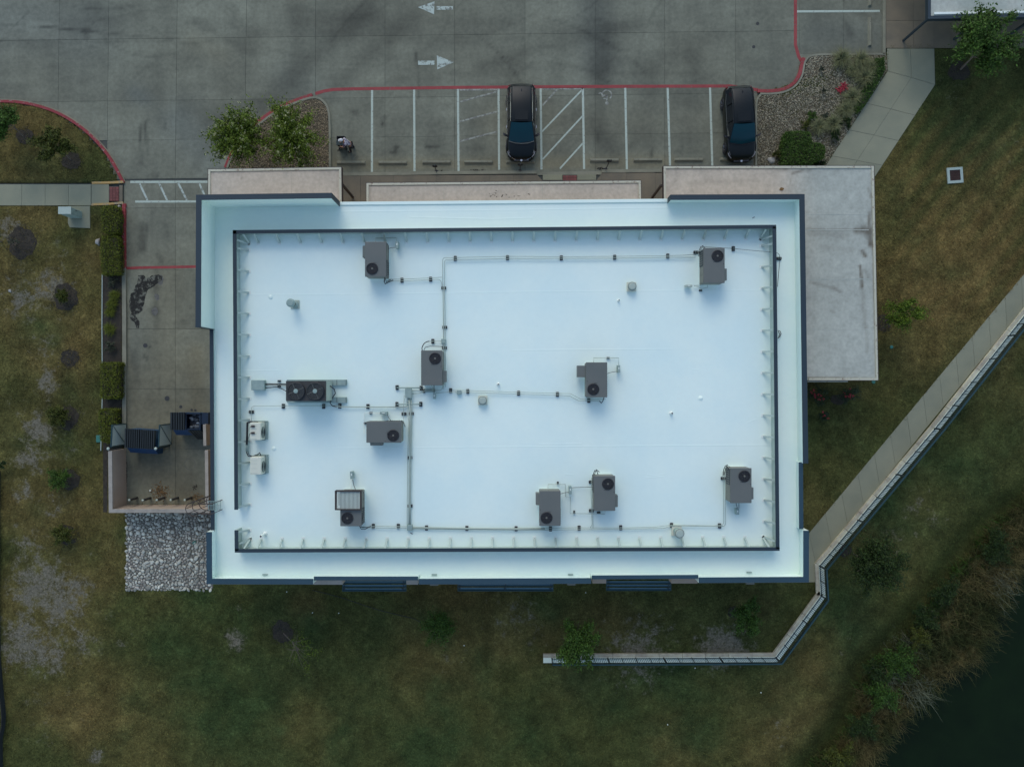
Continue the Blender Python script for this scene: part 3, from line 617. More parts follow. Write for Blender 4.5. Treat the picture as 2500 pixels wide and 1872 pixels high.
# front walk between the stalls and the canopies
fw = []
xs = [800, 880, 960, 1028, 1065, 1113, 1195, 1253, 1311]
for a, b2 in zip(xs[:-1], xs[1:]): fw.append([(a, 429-.004*(a-800)), (b2, 429-.004*(b2-800)), (b2, 505), (a, 505)])
fw += [[(1311, 427), (1325, 441), (1325, 505), (1311, 505)], [(1325, 441.5), (1373, 441.5), (1373, 505), (1325, 505)], [(1374, 442), (1408, 442), (1408, 505), (1374, 505)], [(1409, 441.5), (1455, 441.5), (1455, 505), (1409, 505)], [(1455, 441), (1470, 423), (1470, 505), (1455, 505)]]
xs = [1470, 1530, 1600, 1660]
for a, b2 in zip(xs[:-1], xs[1:]): fw.append([(a, 422.5), (b2, 421.5), (b2, 505), (a, 505)])
slabs('front_walk', fw, G['walkbrown'])
kerb('kerb', [(800, 426), (940, 424.5), (1100, 422), (1310, 420.5)], .2, G['kerb'], smooth=False); kerb('kerb', [(1470, 418), (1640, 416.5)], .2, G['kerb'], smooth=False)
for x0, x1 in ((1325, 1373), (1409, 1455)):       # grooved ramp flares
    mb = MB(); n = 12
    mb.prism([P(x0, 427), P(x1, 427), P(x1, 441), P(x0, 441)], -.02, .07)
    for k in range(n):
        a = x0+(x1-x0)*(k+.2)/n; mb.prism([P(a, 427.5), P(a+(x1-x0)*.6/n, 427.5), P(a+(x1-x0)*.6/n, 440.5), P(a, 440.5)], .07, .085)
    mb.build('grooved_ramp', G['walk'], kind='structure')
mb = MB(); mb.prism([P(1311, 421), P(1470, 418), P(1470, 427), P(1311, 428)], -.02, .03); mb.build('ramp_apron', G['kerb'], kind='structure')
# walks in the north-east and the diagonal walk
cells = rowcells([(2165, 119), (2167, 174)], [(2223, 119), (2225, 190)], [0, 1])+rowcells([(2223, 119), (2225, 190)], [(2281, 119), (2283, 207)], [0, 1])
A0, A1, B0, B1 = (2167, 174), (1948, 508), (2283, 207), (2075, 525)
M0, M1 = (2225, 190), (2012, 516); ts = [0, .235, .43, .62, .80, 1]
cells += rowcells([A0, A1], [M0, M1], ts)+rowcells([M0, M1], [B0, B1], ts)
slabs('sidewalk', cells, G['walk'])
cells = rowcells([(2640, 501), (1975, 1301)], [(2640, 578), (1992, 1377)], [0, .1, .16]+[.16+.84*k/14 for k in range(1, 15)])
cells += [[(1975, 1301), (1992, 1377), (1997, 1421), (1960, 1421), (1960, 1310)]]
slabs('diagonal_walk', cells, G['walk'])
cells = []
for x0, x1 in ((2163, 2230), (2230, 2280), (2280, 2322), (2322, 2370), (2370, 2440), (2440, 2510), (2510, 2600), (2600, 2750)):
    cells += [[(x0, 51), (x1, 51), (x1, 118), (x0, 118)], [(x0, -40), (x1, -40), (x1, 51), (x0, 51)], [(x0, -300), (x1, -300), (x1, -40), (x0, -40)]]
slabs('sidewalk', cells, G['walkbrown'])
# beds
def bed(name, poly, m, z=.11, z0=-.05, **kw):
    mb = MB(); mb.prism([P(x, y, z) for x, y in poly], z0, z); return mb.build(name, m, **kw)
ISLNW = [(555, 414), (566, 384), (596, 342), (639, 300), (683, 270), (724, 252), (762, 239), (783, 245), (800, 268), (802, 320), (802, 430), (555, 430)]
NEBED = [(1850, 248), (1856, 234), (1880, 233), (1916, 230), (1946, 214), (1963, 188), (1967, 164), (1971, 150), (1982, 139), (2003, 136), (2164, 135), (2166, 173), (2010, 412), (1850, 412)]
bed('gravel_bed', ISLNW, G['gravelbase'], kind='structure'); bed('gravel_bed', NEBED, G['gravelbase'], kind='structure')
bed('mulch_bed', MULCHBED, G['mulch'], z=.122, kind='structure')
mb = MB(); mb.ribbon([P(x, y, .14) for x, y in ((249.5, 668), (249, 800), (250, 960), (246, 1100))], .05, 0, .15); mb.build('bed_edging', G['lightgrey'], kind='structure')
bed('river_rock_base', ROCKP, G['cobblebase'], z=.115, kind='structure')
def pebbles(name, poly, n, m, z, s0, s1, label, excl=()):
    xs = [p[0] for p in poly]; ys = [p[1] for p in poly]; V = []; 
    px = rng.uniform(min(xs), max(xs), n); py = rng.uniform(min(ys), max(ys), n); ok = inpoly(px, py, poly)
    for e in excl: ok &= ~inpoly(px, py, e)
    px, py = px[ok], py[ok]; n = len(px); k = (H-z)/F
    C = np.stack([(px-1250)*k, (936-py)*k, np.full(n, z)], -1)
    o = np.array([(1, 0, 0), (0, 1, 0), (-1, 0, 0), (0, -1, 0), (0, 0, 1), (0, 0, -1)], float)
    f = np.array([(0, 1, 4), (1, 2, 4), (2, 3, 4), (3, 0, 4), (1, 0, 5), (2, 1, 5), (3, 2, 5), (0, 3, 5)])
    s = rng.uniform(s0, s1, (n, 1, 1))*rng.uniform(.6, 1.3, (n, 1, 3)); s[:, :, 2] *= .6; a = rng.uniform(0, 6.28, n)
    v = o[None]*s; x = v[..., 0]*np.cos(a)[:, None]-v[..., 1]*np.sin(a)[:, None]; y = v[..., 0]*np.sin(a)[:, None]+v[..., 1]*np.cos(a)[:, None]
    v = np.stack([x, y, v[..., 2]], -1)+rng.normal(0, .1, (n, 6, 3))*s+C[:, None]
    Fc = (f[None]+6*np.arange(n)[:, None, None]).reshape(-1, 3)
    return npmesh(name, v.reshape(-1, 3), Fc, m, kind='stuff', label=label, category='gravel')
pebbles('gravel', ISLNW, 9000, G['gravel'], .12, .025, .055, 'brown gravel around the two flowering trees in the small kerbed island')
pebbles('gravel', NEBED, 20000, G['gravelgrey'], .12, .025, .06, 'grey tan gravel in the planted bed beside the parked cars')
# river rock: the largest stones one by one
def rockmesh(seed, n=9):
    r = random.Random(seed); mb = MB(); rings = [(.62, -.3), (1.0, 0.05), (.72, .40), (.34, .5)]
    ph = [r.uniform(.68, 1.25) for _ in range(n)]; vs = []
    for rr, z in rings: vs += [(rr*ph[k]*math.cos(2*math.pi*k/n)*r.uniform(.93, 1.07), rr*ph[k]*math.sin(2*math.pi*k/n)*r.uniform(.93, 1.07), z*r.uniform(.85, 1.15)) for k in range(n)]
    fs = [(i*n+k, i*n+(k+1) % n, (i+1)*n+(k+1) % n, (i+1)*n+k) for i in range(3) for k in range(n)]+[tuple(range(3*n, 4*n))]
    me = bpy.data.meshes.new('stone'); me.from_pydata(vs, [], fs); me.materials.append(G['cobble']); me.polygons.foreach_set('use_smooth', [True]*len(me.polygons)); me.update(); return me, np.array(vs), fs
RM = [rockmesh(s, 6) for s in range(8)]
rb = thing('river_rock_patch', 'patch of pale river rocks between the bin enclosure and the building corner', 'river rocks', P(410, 1345, .1))
cands = []; grid = {}
for rr, tries in ((.16, 60), (.125, 500), (.10, 3500), (.075, 12000), (.05, 12000)):
    for _ in range(tries):
        px, py = random.uniform(308, 516), random.uniform(1252, 1440)
        v = P(px, py, .12); r = rr*random.uniform(.85, 1.15); kx, ky = int(v.x/.5), int(v.y/.5); ok = True
        for a in (-1, 0, 1):
            for b2 in (-1, 0, 1):
                for (qx, qy, qr) in grid.get((kx+a, ky+b2), ()):
                    if (qx-v.x)**2+(qy-v.y)**2 < ((qr+r)*.80)**2: ok = False; break
        if ok: grid.setdefault((kx, ky), []).append((v.x, v.y, r)); cands.append((r, v.x, v.y))
cands.sort(reverse=True); SV = []; SF = []; so = 0
for i, (r, x, y) in enumerate(cands):
    me, vv, ff = random.choice(RM); a = random.uniform(0, 6.28); sx, sy, sz = r*random.uniform(.95, 1.3), r*random.uniform(.7, 1.0), r*random.uniform(.5, .8)
    if i < 290:
        o = link('stone', me, rb); o.location = Vector((x, y, .13))-rb.location; o.rotation_euler = (random.uniform(-.25, .25), random.uniform(-.25, .25), a); o.scale = (sx, sy, sz)
    else:
        q = vv*np.array([sx, sy, sz]); X = q[:, 0]*math.cos(a)-q[:, 1]*math.sin(a)+x-rb.location.x; Y = q[:, 0]*math.sin(a)+q[:, 1]*math.cos(a)+y-rb.location.y
        SV += list(zip(X, Y, q[:, 2]+.125-.1)); SF += [tuple(k+so for k in f) for f in ff]; so += len(vv)
me = bpy.data.meshes.new('small_stones'); me.from_pydata(SV, [], SF); me.materials.append(G['cobblesmall']); me.polygons.foreach_set('use_smooth', [True]*len(me.polygons)); me.update(); link('small_stones', me, rb, kind='stuff')
# ================================================================== the office building
DK = 4.7                                     # roof deck height
bo = P(1225, 950, 0)
BLD = thing('office_building', 'flat white roofed single storey building with dark blue parapet caps', 'building', bo)
def bpart(mb, name, m, parent=None, **kw):
    return mb.build(name, m, parent or BLD, origin=bo, **kw)
# parapet runs: (points of the outer edge in the photo at cap height, cap height, cap width, coping material)
NW, NE, S1, WL, RC = 6.7, 5.6, 5.45, 4.95, 5.35
runs = [
 ([(829, 493)], 0),
]
def outer(pts, z): return [P(x, y, z) for x, y in pts]
# footprint polygon of the outer wall in plan (metres)
fp = (outer([(808.5, 470.5), (478.5, 475), (477, 797)], NW)+outer([(511.5, 804), (514.5, 1296)], WL)+outer([(503, 1298), (504, 1425)], S1)+outer([(764, 1425)], S1)
      + outer([(766, 1415), (1020, 1415)], RC)+outer([(1022, 1426), (1443, 1424)], S1)+outer([(1445, 1413), (1705, 1412)], RC)+outer([(1706, 1423), (1975, 1421), (1975, 1295)], S1)
      + outer([(1961, 1288), (1960, 1131)], WL+.3)+outer([(1973, 1130), (1964, 474), (1638, 475)], NE))
fp2 = [(v.x, v.y) for v in fp]
ins = lambda p, d: p
ctr = Vector((bo.x, bo.y))
mb = MB(); mb.prism(fp2, -.1, DK-.05); bpart(mb, 'wall', G['stucco'])
# roof deck slightly inside
cxy = [(ctr.x+(x-ctr.x)*.9985, ctr.y+(y-ctr.y)*.9985) for x, y in fp2]
mb = MB(); mb.prism(cxy, DK-.05, DK); bpart(mb, 'roof_deck', G['roof'])
def parapet(pts, ztop, width, m, zbase=DK-.02, capo=.02, name='parapet'):
    """pts: outer edge (plan, metres) going counter-clockwise, thickness inwards (to the left)"""
    mb = MB(); mb.ribbon(pts, width-.05, zbase, ztop-.05, 1); w = bpart(mb, name, G['roof'])
    mb = MB(); mb.ribbon(pts, .02, DK-.06, ztop-.055, -1); mb.build('outer_face', G['stucco'], w, origin=bo)
    mb = MB(); mb.ribbon(pts, width, ztop-.05, ztop, 1)
    mb.build('coping', m, w, origin=bo); return w
T = .295
v = outer([(808.5, 471), (478.5, 475.5), (477, 797.5)], NW); parapet([(p.x, p.y) for p in v], NW, T, G['cap'])
def endplate(px, py, zt, dx, dy):
    p = P(px, py, zt); mb = MB(); mb.box(min(p.x, p.x+dx), max(p.x, p.x+dx), min(p.y, p.y+dy), max(p.y, p.y+dy), DK+.08, zt-.002); bpart(mb, 'end_flashing', G['cap'])
endplate(808.5, 471, NW, .03, -.29); endplate(477, 797.5, NW, .29, -.03); endplate(1638, 475.5, NE, -.03, -.29)
# the sloping end of the raised north-west corner and its return
v = outer([(511.5, 805), (514.5, 1298)], WL); parapet([(p.x, p.y) for p in v], WL, .215, G['cap'])
a = outer([(477, 797.5)], NW)[0]; b_ = outer([(511.5, 805)], WL)[0]
v = outer([(503.5, 1298.5), (504, 1425.5), (764, 1426)], S1); parapet([(p.x, p.y) for p in v], S1, .31, G['capsouth'])
v = outer([(766, 1416), (1020.5, 1416)], RC); parapet([(p.x, p.y) for p in v], RC, .21, G['capsouth'])
v = outer([(1022, 1426), (1443.5, 1424)], S1); parapet([(p.x, p.y) for p in v], S1, .31, G['capsouth'])
v = outer([(1445, 1413.5), (1705, 1412)], RC); parapet([(p.x, p.y) for p in v], RC, .21, G['capsouth'])
v = outer([(1706, 1422.5), (1975, 1421), (1975, 1295)], S1); parapet([(p.x, p.y) for p in v], S1, .31, G['capsouth'])
v = outer([(1961.5, 1291), (1960.5, 1128)], WL+.3); parapet([(p.x, p.y) for p in v], WL+.3, .235, G['capsouth'])
v = outer([(1973.5, 1131), (1964.5, 474), (1638, 475.5)], NE); parapet([(p.x, p.y) for p in v], NE, T, G['cap'])
v = outer([(1637, 486), (827, 493.3)], DK+.1); mb = MB(); mb.ribbon([(p.x, p.y) for p in v], .16, DK-.1, DK+.06, 1); bpart(mb, 'roof_edge', G['roof'])
# flashing at the foot of the raised parapets
# beige wall tops seen below the recessed south parapet
for x0, x1 in ((766, 836), (992, 1020)):
    mb = MB(); a, b_ = P(x0, 1426.5, 4.35), P(x1, 1426.5, 4.35); mb.box(a.x, b_.x, a.y, a.y+.42, -.1, 4.35); bpart(mb, 'wing_wall', G['stone'])
for x0, x1 in ((1447, 1480), (1639, 1703)):
    mb = MB(); a, b_ = P(x0, 1423.5, 4.35), P(x1, 1423.5, 4.35); mb.box(a.x, b_.x, a.y, a.y+.42, -.1, 4.35); bpart(mb, 'wing_wall', G['stucco'])
# louvred sunshades over the south windows
for x0, x1, y0, y1, n in ((835.6, 992, 1416, 1442.8, 3), (1117, 1351, 1421, 1442.3, 2), (1480, 1638.6, 1416.5, 1441.2, 3)):
    zs = 3.6; a, b_ = P(x0, y0, zs), P(x1, y1, zs); D = b_.y-a.y; mb = MB(); r = None
    mb.box(a.x, b_.x, b_.y, b_.y+.035, zs-.08, zs+.04); mb.box(a.x, a.x+.04, b_.y, a.y+.3, zs-.08, zs+.03); mb.box(b_.x-.04, b_.x, b_.y, a.y+.3, zs-.08, zs+.03)
    r = bpart(mb, 'sunshade', G['fencerail'])
    for k in range(n):
        t0 = a.y+D*(k+.12)/n; t1 = a.y+D*(k+.97)/n; mb = MB()
        mb.add([(a.x+.05, t0, zs+.05), (b_.x-.05, t0, zs+.05), (b_.x-.05, t1, zs-.05), (a.x+.05, t1, zs-.05), (a.x+.05, t0, zs+.03), (b_.x-.05, t0, zs+.03), (b_.x-.05, t1, zs-.07), (a.x+.05, t1, zs-.07)],
               [(0, 3, 2, 1), (4, 5, 6, 7), (0, 1, 5, 4), (1, 2, 6, 5), (2, 3, 7, 6), (3, 0, 4, 7)])
        mb.build('louver_blade', G['blade_blue'], r, origin=bo)
    for xx in [a.x+.15, b_.x-.15]+([(a.x+b_.x)/2] if n == 2 else []):
        mb = MB(); mb.box(xx-.02, xx+.02, b_.y+.05, a.y+.3, zs+.052, zs+.07); mb.box(xx-.09, xx-.03, b_.y+.12, b_.y+.18, zs+.0, zs+.06); mb.build('bracket', G['cap'], r, origin=bo)
for x, y in ((1059.6, 1430), (1395, 1429), (1832, 1427)):      # overflow scuppers on the south face and their openings
    mb = MB(); c = P(x, y, 3.9); mb.box(c.x-.24, c.x+.24, c.y+.02, c.y+.35, 3.75, 3.9); bpart(mb, 'scupper_box', G['unitside'])
for x, y in ((1060, 1402.5), (1393, 1402), (1830, 1397), (646, 1402.5)):
    mb = MB(); c = P(x, y, DK+.1); mb.box(c.x-.15, c.x+.15, c.y-.04, c.y+.02, DK+.003, DK+.07); bpart(mb, 'scupper_opening', G['galv'])
# membrane wrinkles and seams: low ridges in the sheet
def wrinkle(pts, wd=.06, hgt=.005, name='membrane_seam'):
    mb = MB(); q = [P(x, y, DK) for x, y in pts]; n = len(q)
    for i in range(n-1):
        d = (q[i+1]-q[i]).normalized(); nn = Vector((-d.y, d.x, 0))*wd
        mb.add([q[i]-nn, q[i+1]-nn, q[i+1]+Vector((0, 0, hgt)), q[i]+Vector((0, 0, hgt)), q[i]+nn, q[i+1]+nn], [(0, 1, 2, 3), (3, 2, 5, 4)])
    bpart(mb, name, G['roof'])
for pts in ([(830, 517), (1150, 514), (1450, 510), (1650, 507)], [(1000, 530), (1200, 535), (1300, 532)], [(1680, 532), (1700, 535), (1760, 535), (1800, 532)], [(1580, 1158), (1600, 1161), (1625, 1156)], [(1575, 1166), (1620, 1163)],
            [(1824, 1032), (1838, 1026), (1848, 1023)], [(585, 720), (900, 718), (1300, 712), (1890, 708)], [(585, 905), (600, 905), (680, 904)], [(1315, 1084), (1420, 1083)], [(1250, 855), (1640, 852)], [(800, 1094), (1300, 1090), (1880, 1086)],
            [(1690, 901), (1706, 903)], [(1380, 1157), (1400, 1159)], [(1120, 492), (1135, 497), (1160, 493)]):
    wrinkle(pts)
# inner screen wall with dark coping and light braces
SZ = DK+.78
C = {'NW': (568, 562), 'NE': (1895, 549), 'SE': (1903.5, 1344), 'SW': (573, 1348.5)}
def screen(pts, side=1):
    v = [P(x, y, SZ) for x, y in pts]; mb = MB(); mb.ribbon([(p.x, p.y) for p in v], .13, DK, SZ-.04, side)
    w_ = bpart(mb, 'screen_wall', G['brace'])
    mb = MB(); mb.ribbon([(p.x, p.y) for p in v], .205, SZ-.04, SZ, side); mb.build('coping', G['cap'], w_, origin=bo); return w_
WEST = screen([(568, 562.2), (572, 1244)]); WEST2 = screen([(572.3, 1294), (573, 1344)])
SOUTH = screen([(573, 1348.5), (1903.5, 1344)]); EAST = screen([(1903.3, 1339.5), (1895.2, 553.5)]); NORTH = screen([(1895, 549), (568, 562)])
bm_ = MB(); L_ = .42
bm_.add([(0, -.05, SZ-DK-.1), (0, .05, SZ-DK-.1), (L_, .05, .02), (L_, -.05, .02), (0, -.05, SZ-DK-.2), (0, .05, SZ-DK-.2), (L_-.1, .05, .02), (L_-.1, -.05, .02)],
        [(0, 3, 2, 1), (4, 5, 6, 7), (0, 1, 5, 4), (1, 2, 6, 5), (2, 3, 7, 6), (3, 0, 4, 7)])
bm_.mi = 1; bm_.box(L_-.14, L_+.09, -.09, .09, 0, .022)
BR = bpy.data.meshes.new('brace'); BR.from_pydata(bm_.v, [], bm_.f); BR.materials.append(G['brace']); BR.materials.append(G['pvc']); BR.polygons.foreach_set('material_index', bm_.m); BR.update()
def brace(parent, x, y, ang):
    o = link('brace', BR, parent); p = P(x, y, SZ); o.location = Vector((p.x, p.y, DK))-bo; o.rotation_euler = (0, 0, ang)
for k in range(24):
    x = 619+52.7*k
    if x < 1855: brace(NORTH, x, 571.5-.0098*(x-568), -math.pi/2)
for k in range(24):
    x = 626+52.3*k
    if x < 1870: brace(SOUTH, x, 1339.5-.0034*(x-573), math.pi/2)
for k in range(13): brace(WEST, 578.2+.006*52.6*k, 605+52.7*k, 0)
brace(WEST2, 580.5, 1300, 0)
for k in range(14): brace(EAST, 1887.0+.010*52.6*k, 594.5+52.6*k, math.pi)
for (x, y, pr, an) in ((577, 585, WEST, -.25), (592, 571, NORTH, -1.3), (1886.5, 575, EAST, math.pi+.25), (1872, 559.5, NORTH, -1.85), (1893.5, 1322, EAST, math.pi-.25), (1879, 1335.5, SOUTH, 1.85), (582.5, 1328, WEST2, .25), (594, 1339.3, SOUTH, 1.3)):
    brace(pr, x, y, an)
# fixed ladder with a safety cage on the west wall
lc = P(512, 1233, WL); lx = lc.x-.12; ly = lc.y
mb = MB()
for s in (-.28, .28):
    mb.tube([(lx, ly+s, .3), (lx, ly+s, WL+1.15), (lx+.15, ly+s, WL+1.25), (lx+.75, ly+s, WL+1.25), (lx+.75, ly+s, DK+.05)], .028, 6)
LAD = bpart(mb, 'ladder', G['brownmetal'])
for k in range(15):
    mb = MB(); mb.tube([(lx, ly-.28, .5+.3*k), (lx, ly+.28, .5+.3*k)], .016, 5); mb.build('rung', G['brownmetal'], LAD, origin=bo)
mb = MB(); [mb.box(lx+.05+.1*k, lx+.08+.1*k, ly-.26, ly+.26, WL+.02, WL+.05) for k in range(8)]; [mb.box(lx+.05, lx+.78, ly+q-.012, ly+q+.012, WL+.045, WL+.06) for q in (-.25, 0, .25)]; mb.build('landing_grating', G['galv'], LAD, origin=bo)
for zc in (2.4, 3.4, 4.4, 5.3, 6.15):
    mb = MB(); mb.tube([(lx, ly-.3, zc)]+[(lx-.12-.62*math.sin(t), ly-.42*math.cos(t), zc) for t in [math.pi*k/8 for k in range(9)]]+[(lx, ly+.3, zc)], .022, 5); mb.build('cage_hoop', G['brownmetal'], LAD, origin=bo)
for t in (.3, .9, math.pi/2, 2.2, 2.8):
    mb = MB(); x, y = lx-.12-.62*math.sin(t), ly-.42*math.cos(t); mb.tube([(x, y, 2.4), (x, y, 6.15)], .016, 5); mb.build('cage_bar', G['brownmetal'], LAD, origin=bo)

# canopies
CST = [(2122, 460, 2124, 480, 5, .4), (2122, 520, 2124, 600, 6, .7), (2110, 555, 2130, 600, 9, .7), (2105, 612, 2112, 625, 6, .9), (2100, 650, 2104, 700, 5, .8), (2112, 660, 2120, 680, 6, .4), (2105, 700, 2112, 800, 8, .3), (2115, 800, 2118, 860, 7, .25),
       (1980, 561, 2125, 561, 3, .5), (2090, 563, 2120, 566, 10, .8), (1980, 565, 2060, 575, 14, .25), (1970, 923, 2060, 923, 3, .7), (2060, 924, 2130, 924, 2, .3), (1935, 424, 1960, 418, 4, .7), (1960, 418, 1980, 414, 3, .4), (1880, 408, 1920, 412, 7, .45), (1930, 440, 1932, 452, 3, .3),
       (1680, 445, 1850, 442, 9, .15), (1625, 412, 1780, 411, 2, .4), (2127, 420, 2135, 800, 1.6, .35), (1980, 690, 2040, 705, 5, .35), (2032, 700, 2050, 712, 5, .35), (2000, 604, 2080, 612, 10, .15), (2030, 760, 2034, 762, 5, .35), (1620, 500, 1621, 410, 2, .3),
       (515, 419, 830, 414, 1.8, .5), (825, 415, 827, 495, 2, .6), (512, 430, 512, 490, 1.5, .35), (590, 435, 592, 438, 3, .4), (900, 452, 1560, 446, 1.8, .45), (1557, 446, 1559, 490, 2.2, .6), (903, 455, 903, 500, 2, .4), (961, 462, 963, 468, 2.5, .6), (1440, 458, 1446, 461, 2, .3)]
def canopy_col(grey):
    def f(X, Y):
        k = F/(H-3.24); px = X*k+1250; py = 936-Y*k
        n1 = fbm(X, Y, 2.5, 4); n2 = fbm(X+40, Y+3, .5, 4); n3 = fbm(X*3, Y*.6, .6, 3)
        base = np.array([.40, .41, .335]) if grey else np.array([.47, .405, .305]); base2 = np.array([.47, .405, .305])
        c = np.ones(np.shape(X)+(3,))*base
        if grey: t = sstep(2010, 1880, px)[..., None]; c = c*(1-t)+base2*t
        wx = (fbm(X, Y, .5)-.5)*7; s_ = np.clip(sfield(px+wx, py+wx, CST)*(.5+n2), 0, 1)[..., None]
        c = c*(1-s_)+np.array([.12, .10, .065])*s_
        return c*(.86+.28*n1[..., None])*(.82+.36*n2[..., None] if grey else .92+.16*n2[..., None])*(.95+.1*n3[..., None])
    return f
def ctop(cells, par, org, grey):
    for c4 in cells:
        o = panel(c4, par, 'membrane_panel', .11, ZC-.055, .004, G['canopytop'], canopy_col(grey)); o.location = -org
def canopy(poly, z, m, edges, post=(), seams=(), th=.28, frame=None, parent=None, org=None, fr=.13):
    pr = parent or BLD; og = org or bo
    pw = [P(x, y, z) for x, y in poly]; mb = MB(); mb.prism([(p.x, p.y) for p in pw], z-th, z-.06); c = mb.build('canopy', m, pr, origin=og)
    for e in edges:
        v = [P(x, y, z) for x, y in e]; mb = MB(); mb.ribbon([(p.x, p.y) for p in v], fr, z-th-.02, z, -1); mb.build('canopy_edge', frame or G['canopyedge'], c, origin=og)
        v2 = [P(x, y, z) for x, y in e]; mb = MB(); mb.ribbon([(p.x, p.y) for p in v2], .03, z-th-.05, z+.004, 1); mb.build('drip_edge', G['brownmetal'] if not frame else frame, c, origin=og)
    for a, b_ in seams:
        mb = MB(); mb.ribbon([P(*a, z), P(*b_, z)], .05, z-.07, z-.049); mb.build('canopy_seam', m, c, origin=og)
    for (x, y, zz) in post:
        p = P(x, y, zz); mb = MB(); mb.box(p.x-.06, p.x+.06, p.y-.06, p.y+.06, .1, z-th); mb.build('canopy_post', G['brownmetal'] if not frame else frame, c, origin=og)
    return c
ZC = 3.3
c1_ = canopy([(508, 413.5), (833, 408.5), (834, 500), (508, 500)], ZC, G['canopy'], [[(508, 500), (508, 413.5), (833, 408.5), (834, 497)]], post=[(836, 451.5, 3.0)], seams=[((711, 414), (711.5, 472))])
c2_ = canopy([(894.5, 447), (1564.5, 441), (1565, 500), (895, 505)], ZC, G['canopy'], [[(894.5, 498), (894.5, 447), (1564.5, 441), (1565.3, 490)]], post=[], seams=[((1324, 446), (1324, 486)), ((1083, 448), (1084, 489))])
c3_ = canopy([(1620, 406), (2133.5, 405), (2144, 928), (1950, 928), (1950, 500), (1620, 500)], ZC, G['canopygrey'], [[(1621, 491), (1620, 406), (2133.5, 405), (2144, 928), (1974, 928)]], post=[(1613, 455, 2.8)],
       seams=[((1967, 523), (2121, 523)), ((1969, 561.5), (2122, 561)), ((1970, 682), (2130, 681)), ((1972, 804), (2134, 804)), ((2017, 523), (2018, 561))])
ctop([[(513, 418.5), (711, 415.6), (711, 500), (513, 500)], [(711, 415.6), (828, 413.5), (829, 500), (711, 500)]], c1_, bo, False)
ctop([[(899, 452), (1083, 450.3), (1084, 505), (899, 505)], [(1083, 450.3), (1324, 448.2), (1324, 503), (1084, 505)], [(1324, 448.2), (1559, 446), (1560, 500), (1324, 503)]], c2_, bo, False)
ctop([[(1625, 411), (1966, 410.5), (1967, 523), (1625, 523)], [(1966, 410.5), (2128, 410.3), (2130, 523), (1967, 523)], [(1950, 523), (2130, 523), (2130.5, 561), (1950, 561)], [(1950, 561), (2130.5, 561), (2132.5, 681.5), (1950, 682)], [(1950, 682), (2132.5, 681.5), (2136, 804), (1950, 804)], [(1950, 804), (2136, 804), (2138.5, 922.5), (1950, 922.5)]], c3_, bo, True)
mb = MB(); a, b_ = P(1972, 931.5, 2.9), P(2070, 931, 2.9); mb.box(a.x, b_.x, a.y-.03, a.y+.2, 2.7, 2.9); bpart(mb, 'soffit_edge', G['canopyedge'])
mb = MB(); c = P(1909, 461, ZC); mb.prism([(c.x+.13*math.cos(t)*random.uniform(.7, 1.2), c.y+.11*math.sin(t)*random.uniform(.7, 1.2)) for t in [k*.7 for k in range(9)]], ZC-.06, ZC-.02); mb.build('dried_leaf_clump', G['deadleaf'], **props('small tan clump of dead leaves on the grey canopy roof', 'leaf litter'))
mb = MB()
for _ in range(26):
    x, y = random.choice([(1200, 480), (1230, 478), (1280, 474), (1212, 470), (1262, 480)]); c = P(x+random.gauss(0, 8), y+random.gauss(0, 4), ZC-.05); r = random.uniform(.02, .045)
    mb.prism([(c.x+r*math.cos(t), c.y+.6*r*math.sin(t)) for t in (0, 1.2, 2.5, 3.9, 5.1)], ZC-.06, ZC-.045)
mb.build('leaf_litter', G['mulch'], kind='stuff', label='scattered dark leaf crumbs on the pink middle canopy', category='leaf litter')
# neighbouring canopy building in the north-east corner
nb = P(2500, -100, 0)
NB = thing('neighbouring_shelter', 'white roofed shelter with blue steel edge at the top right corner', 'shelter', nb)
canopy([(2273, -500), (2273, 38), (2900, 26), (2900, -500)], 3.4, G['canopygrey'], [[(2271.5, -500), (2271.5, 41), (2900, 29)]], frame=G['cap'], parent=NB, org=nb, fr=.14,
       post=[(2270, 43.5, 3.1), (2402, 40, 3.1), (2532, 38, 3.1), (2665, 36, 3.1)])
mb = MB(); a, b_ = P(2281, 33, 3.4), P(2900, 22, 3.4); mb.ribbon([a, b_], .13, 3.3, 3.41); mb.build('white_gravel_stop', G['pvc'], NB, origin=nb)
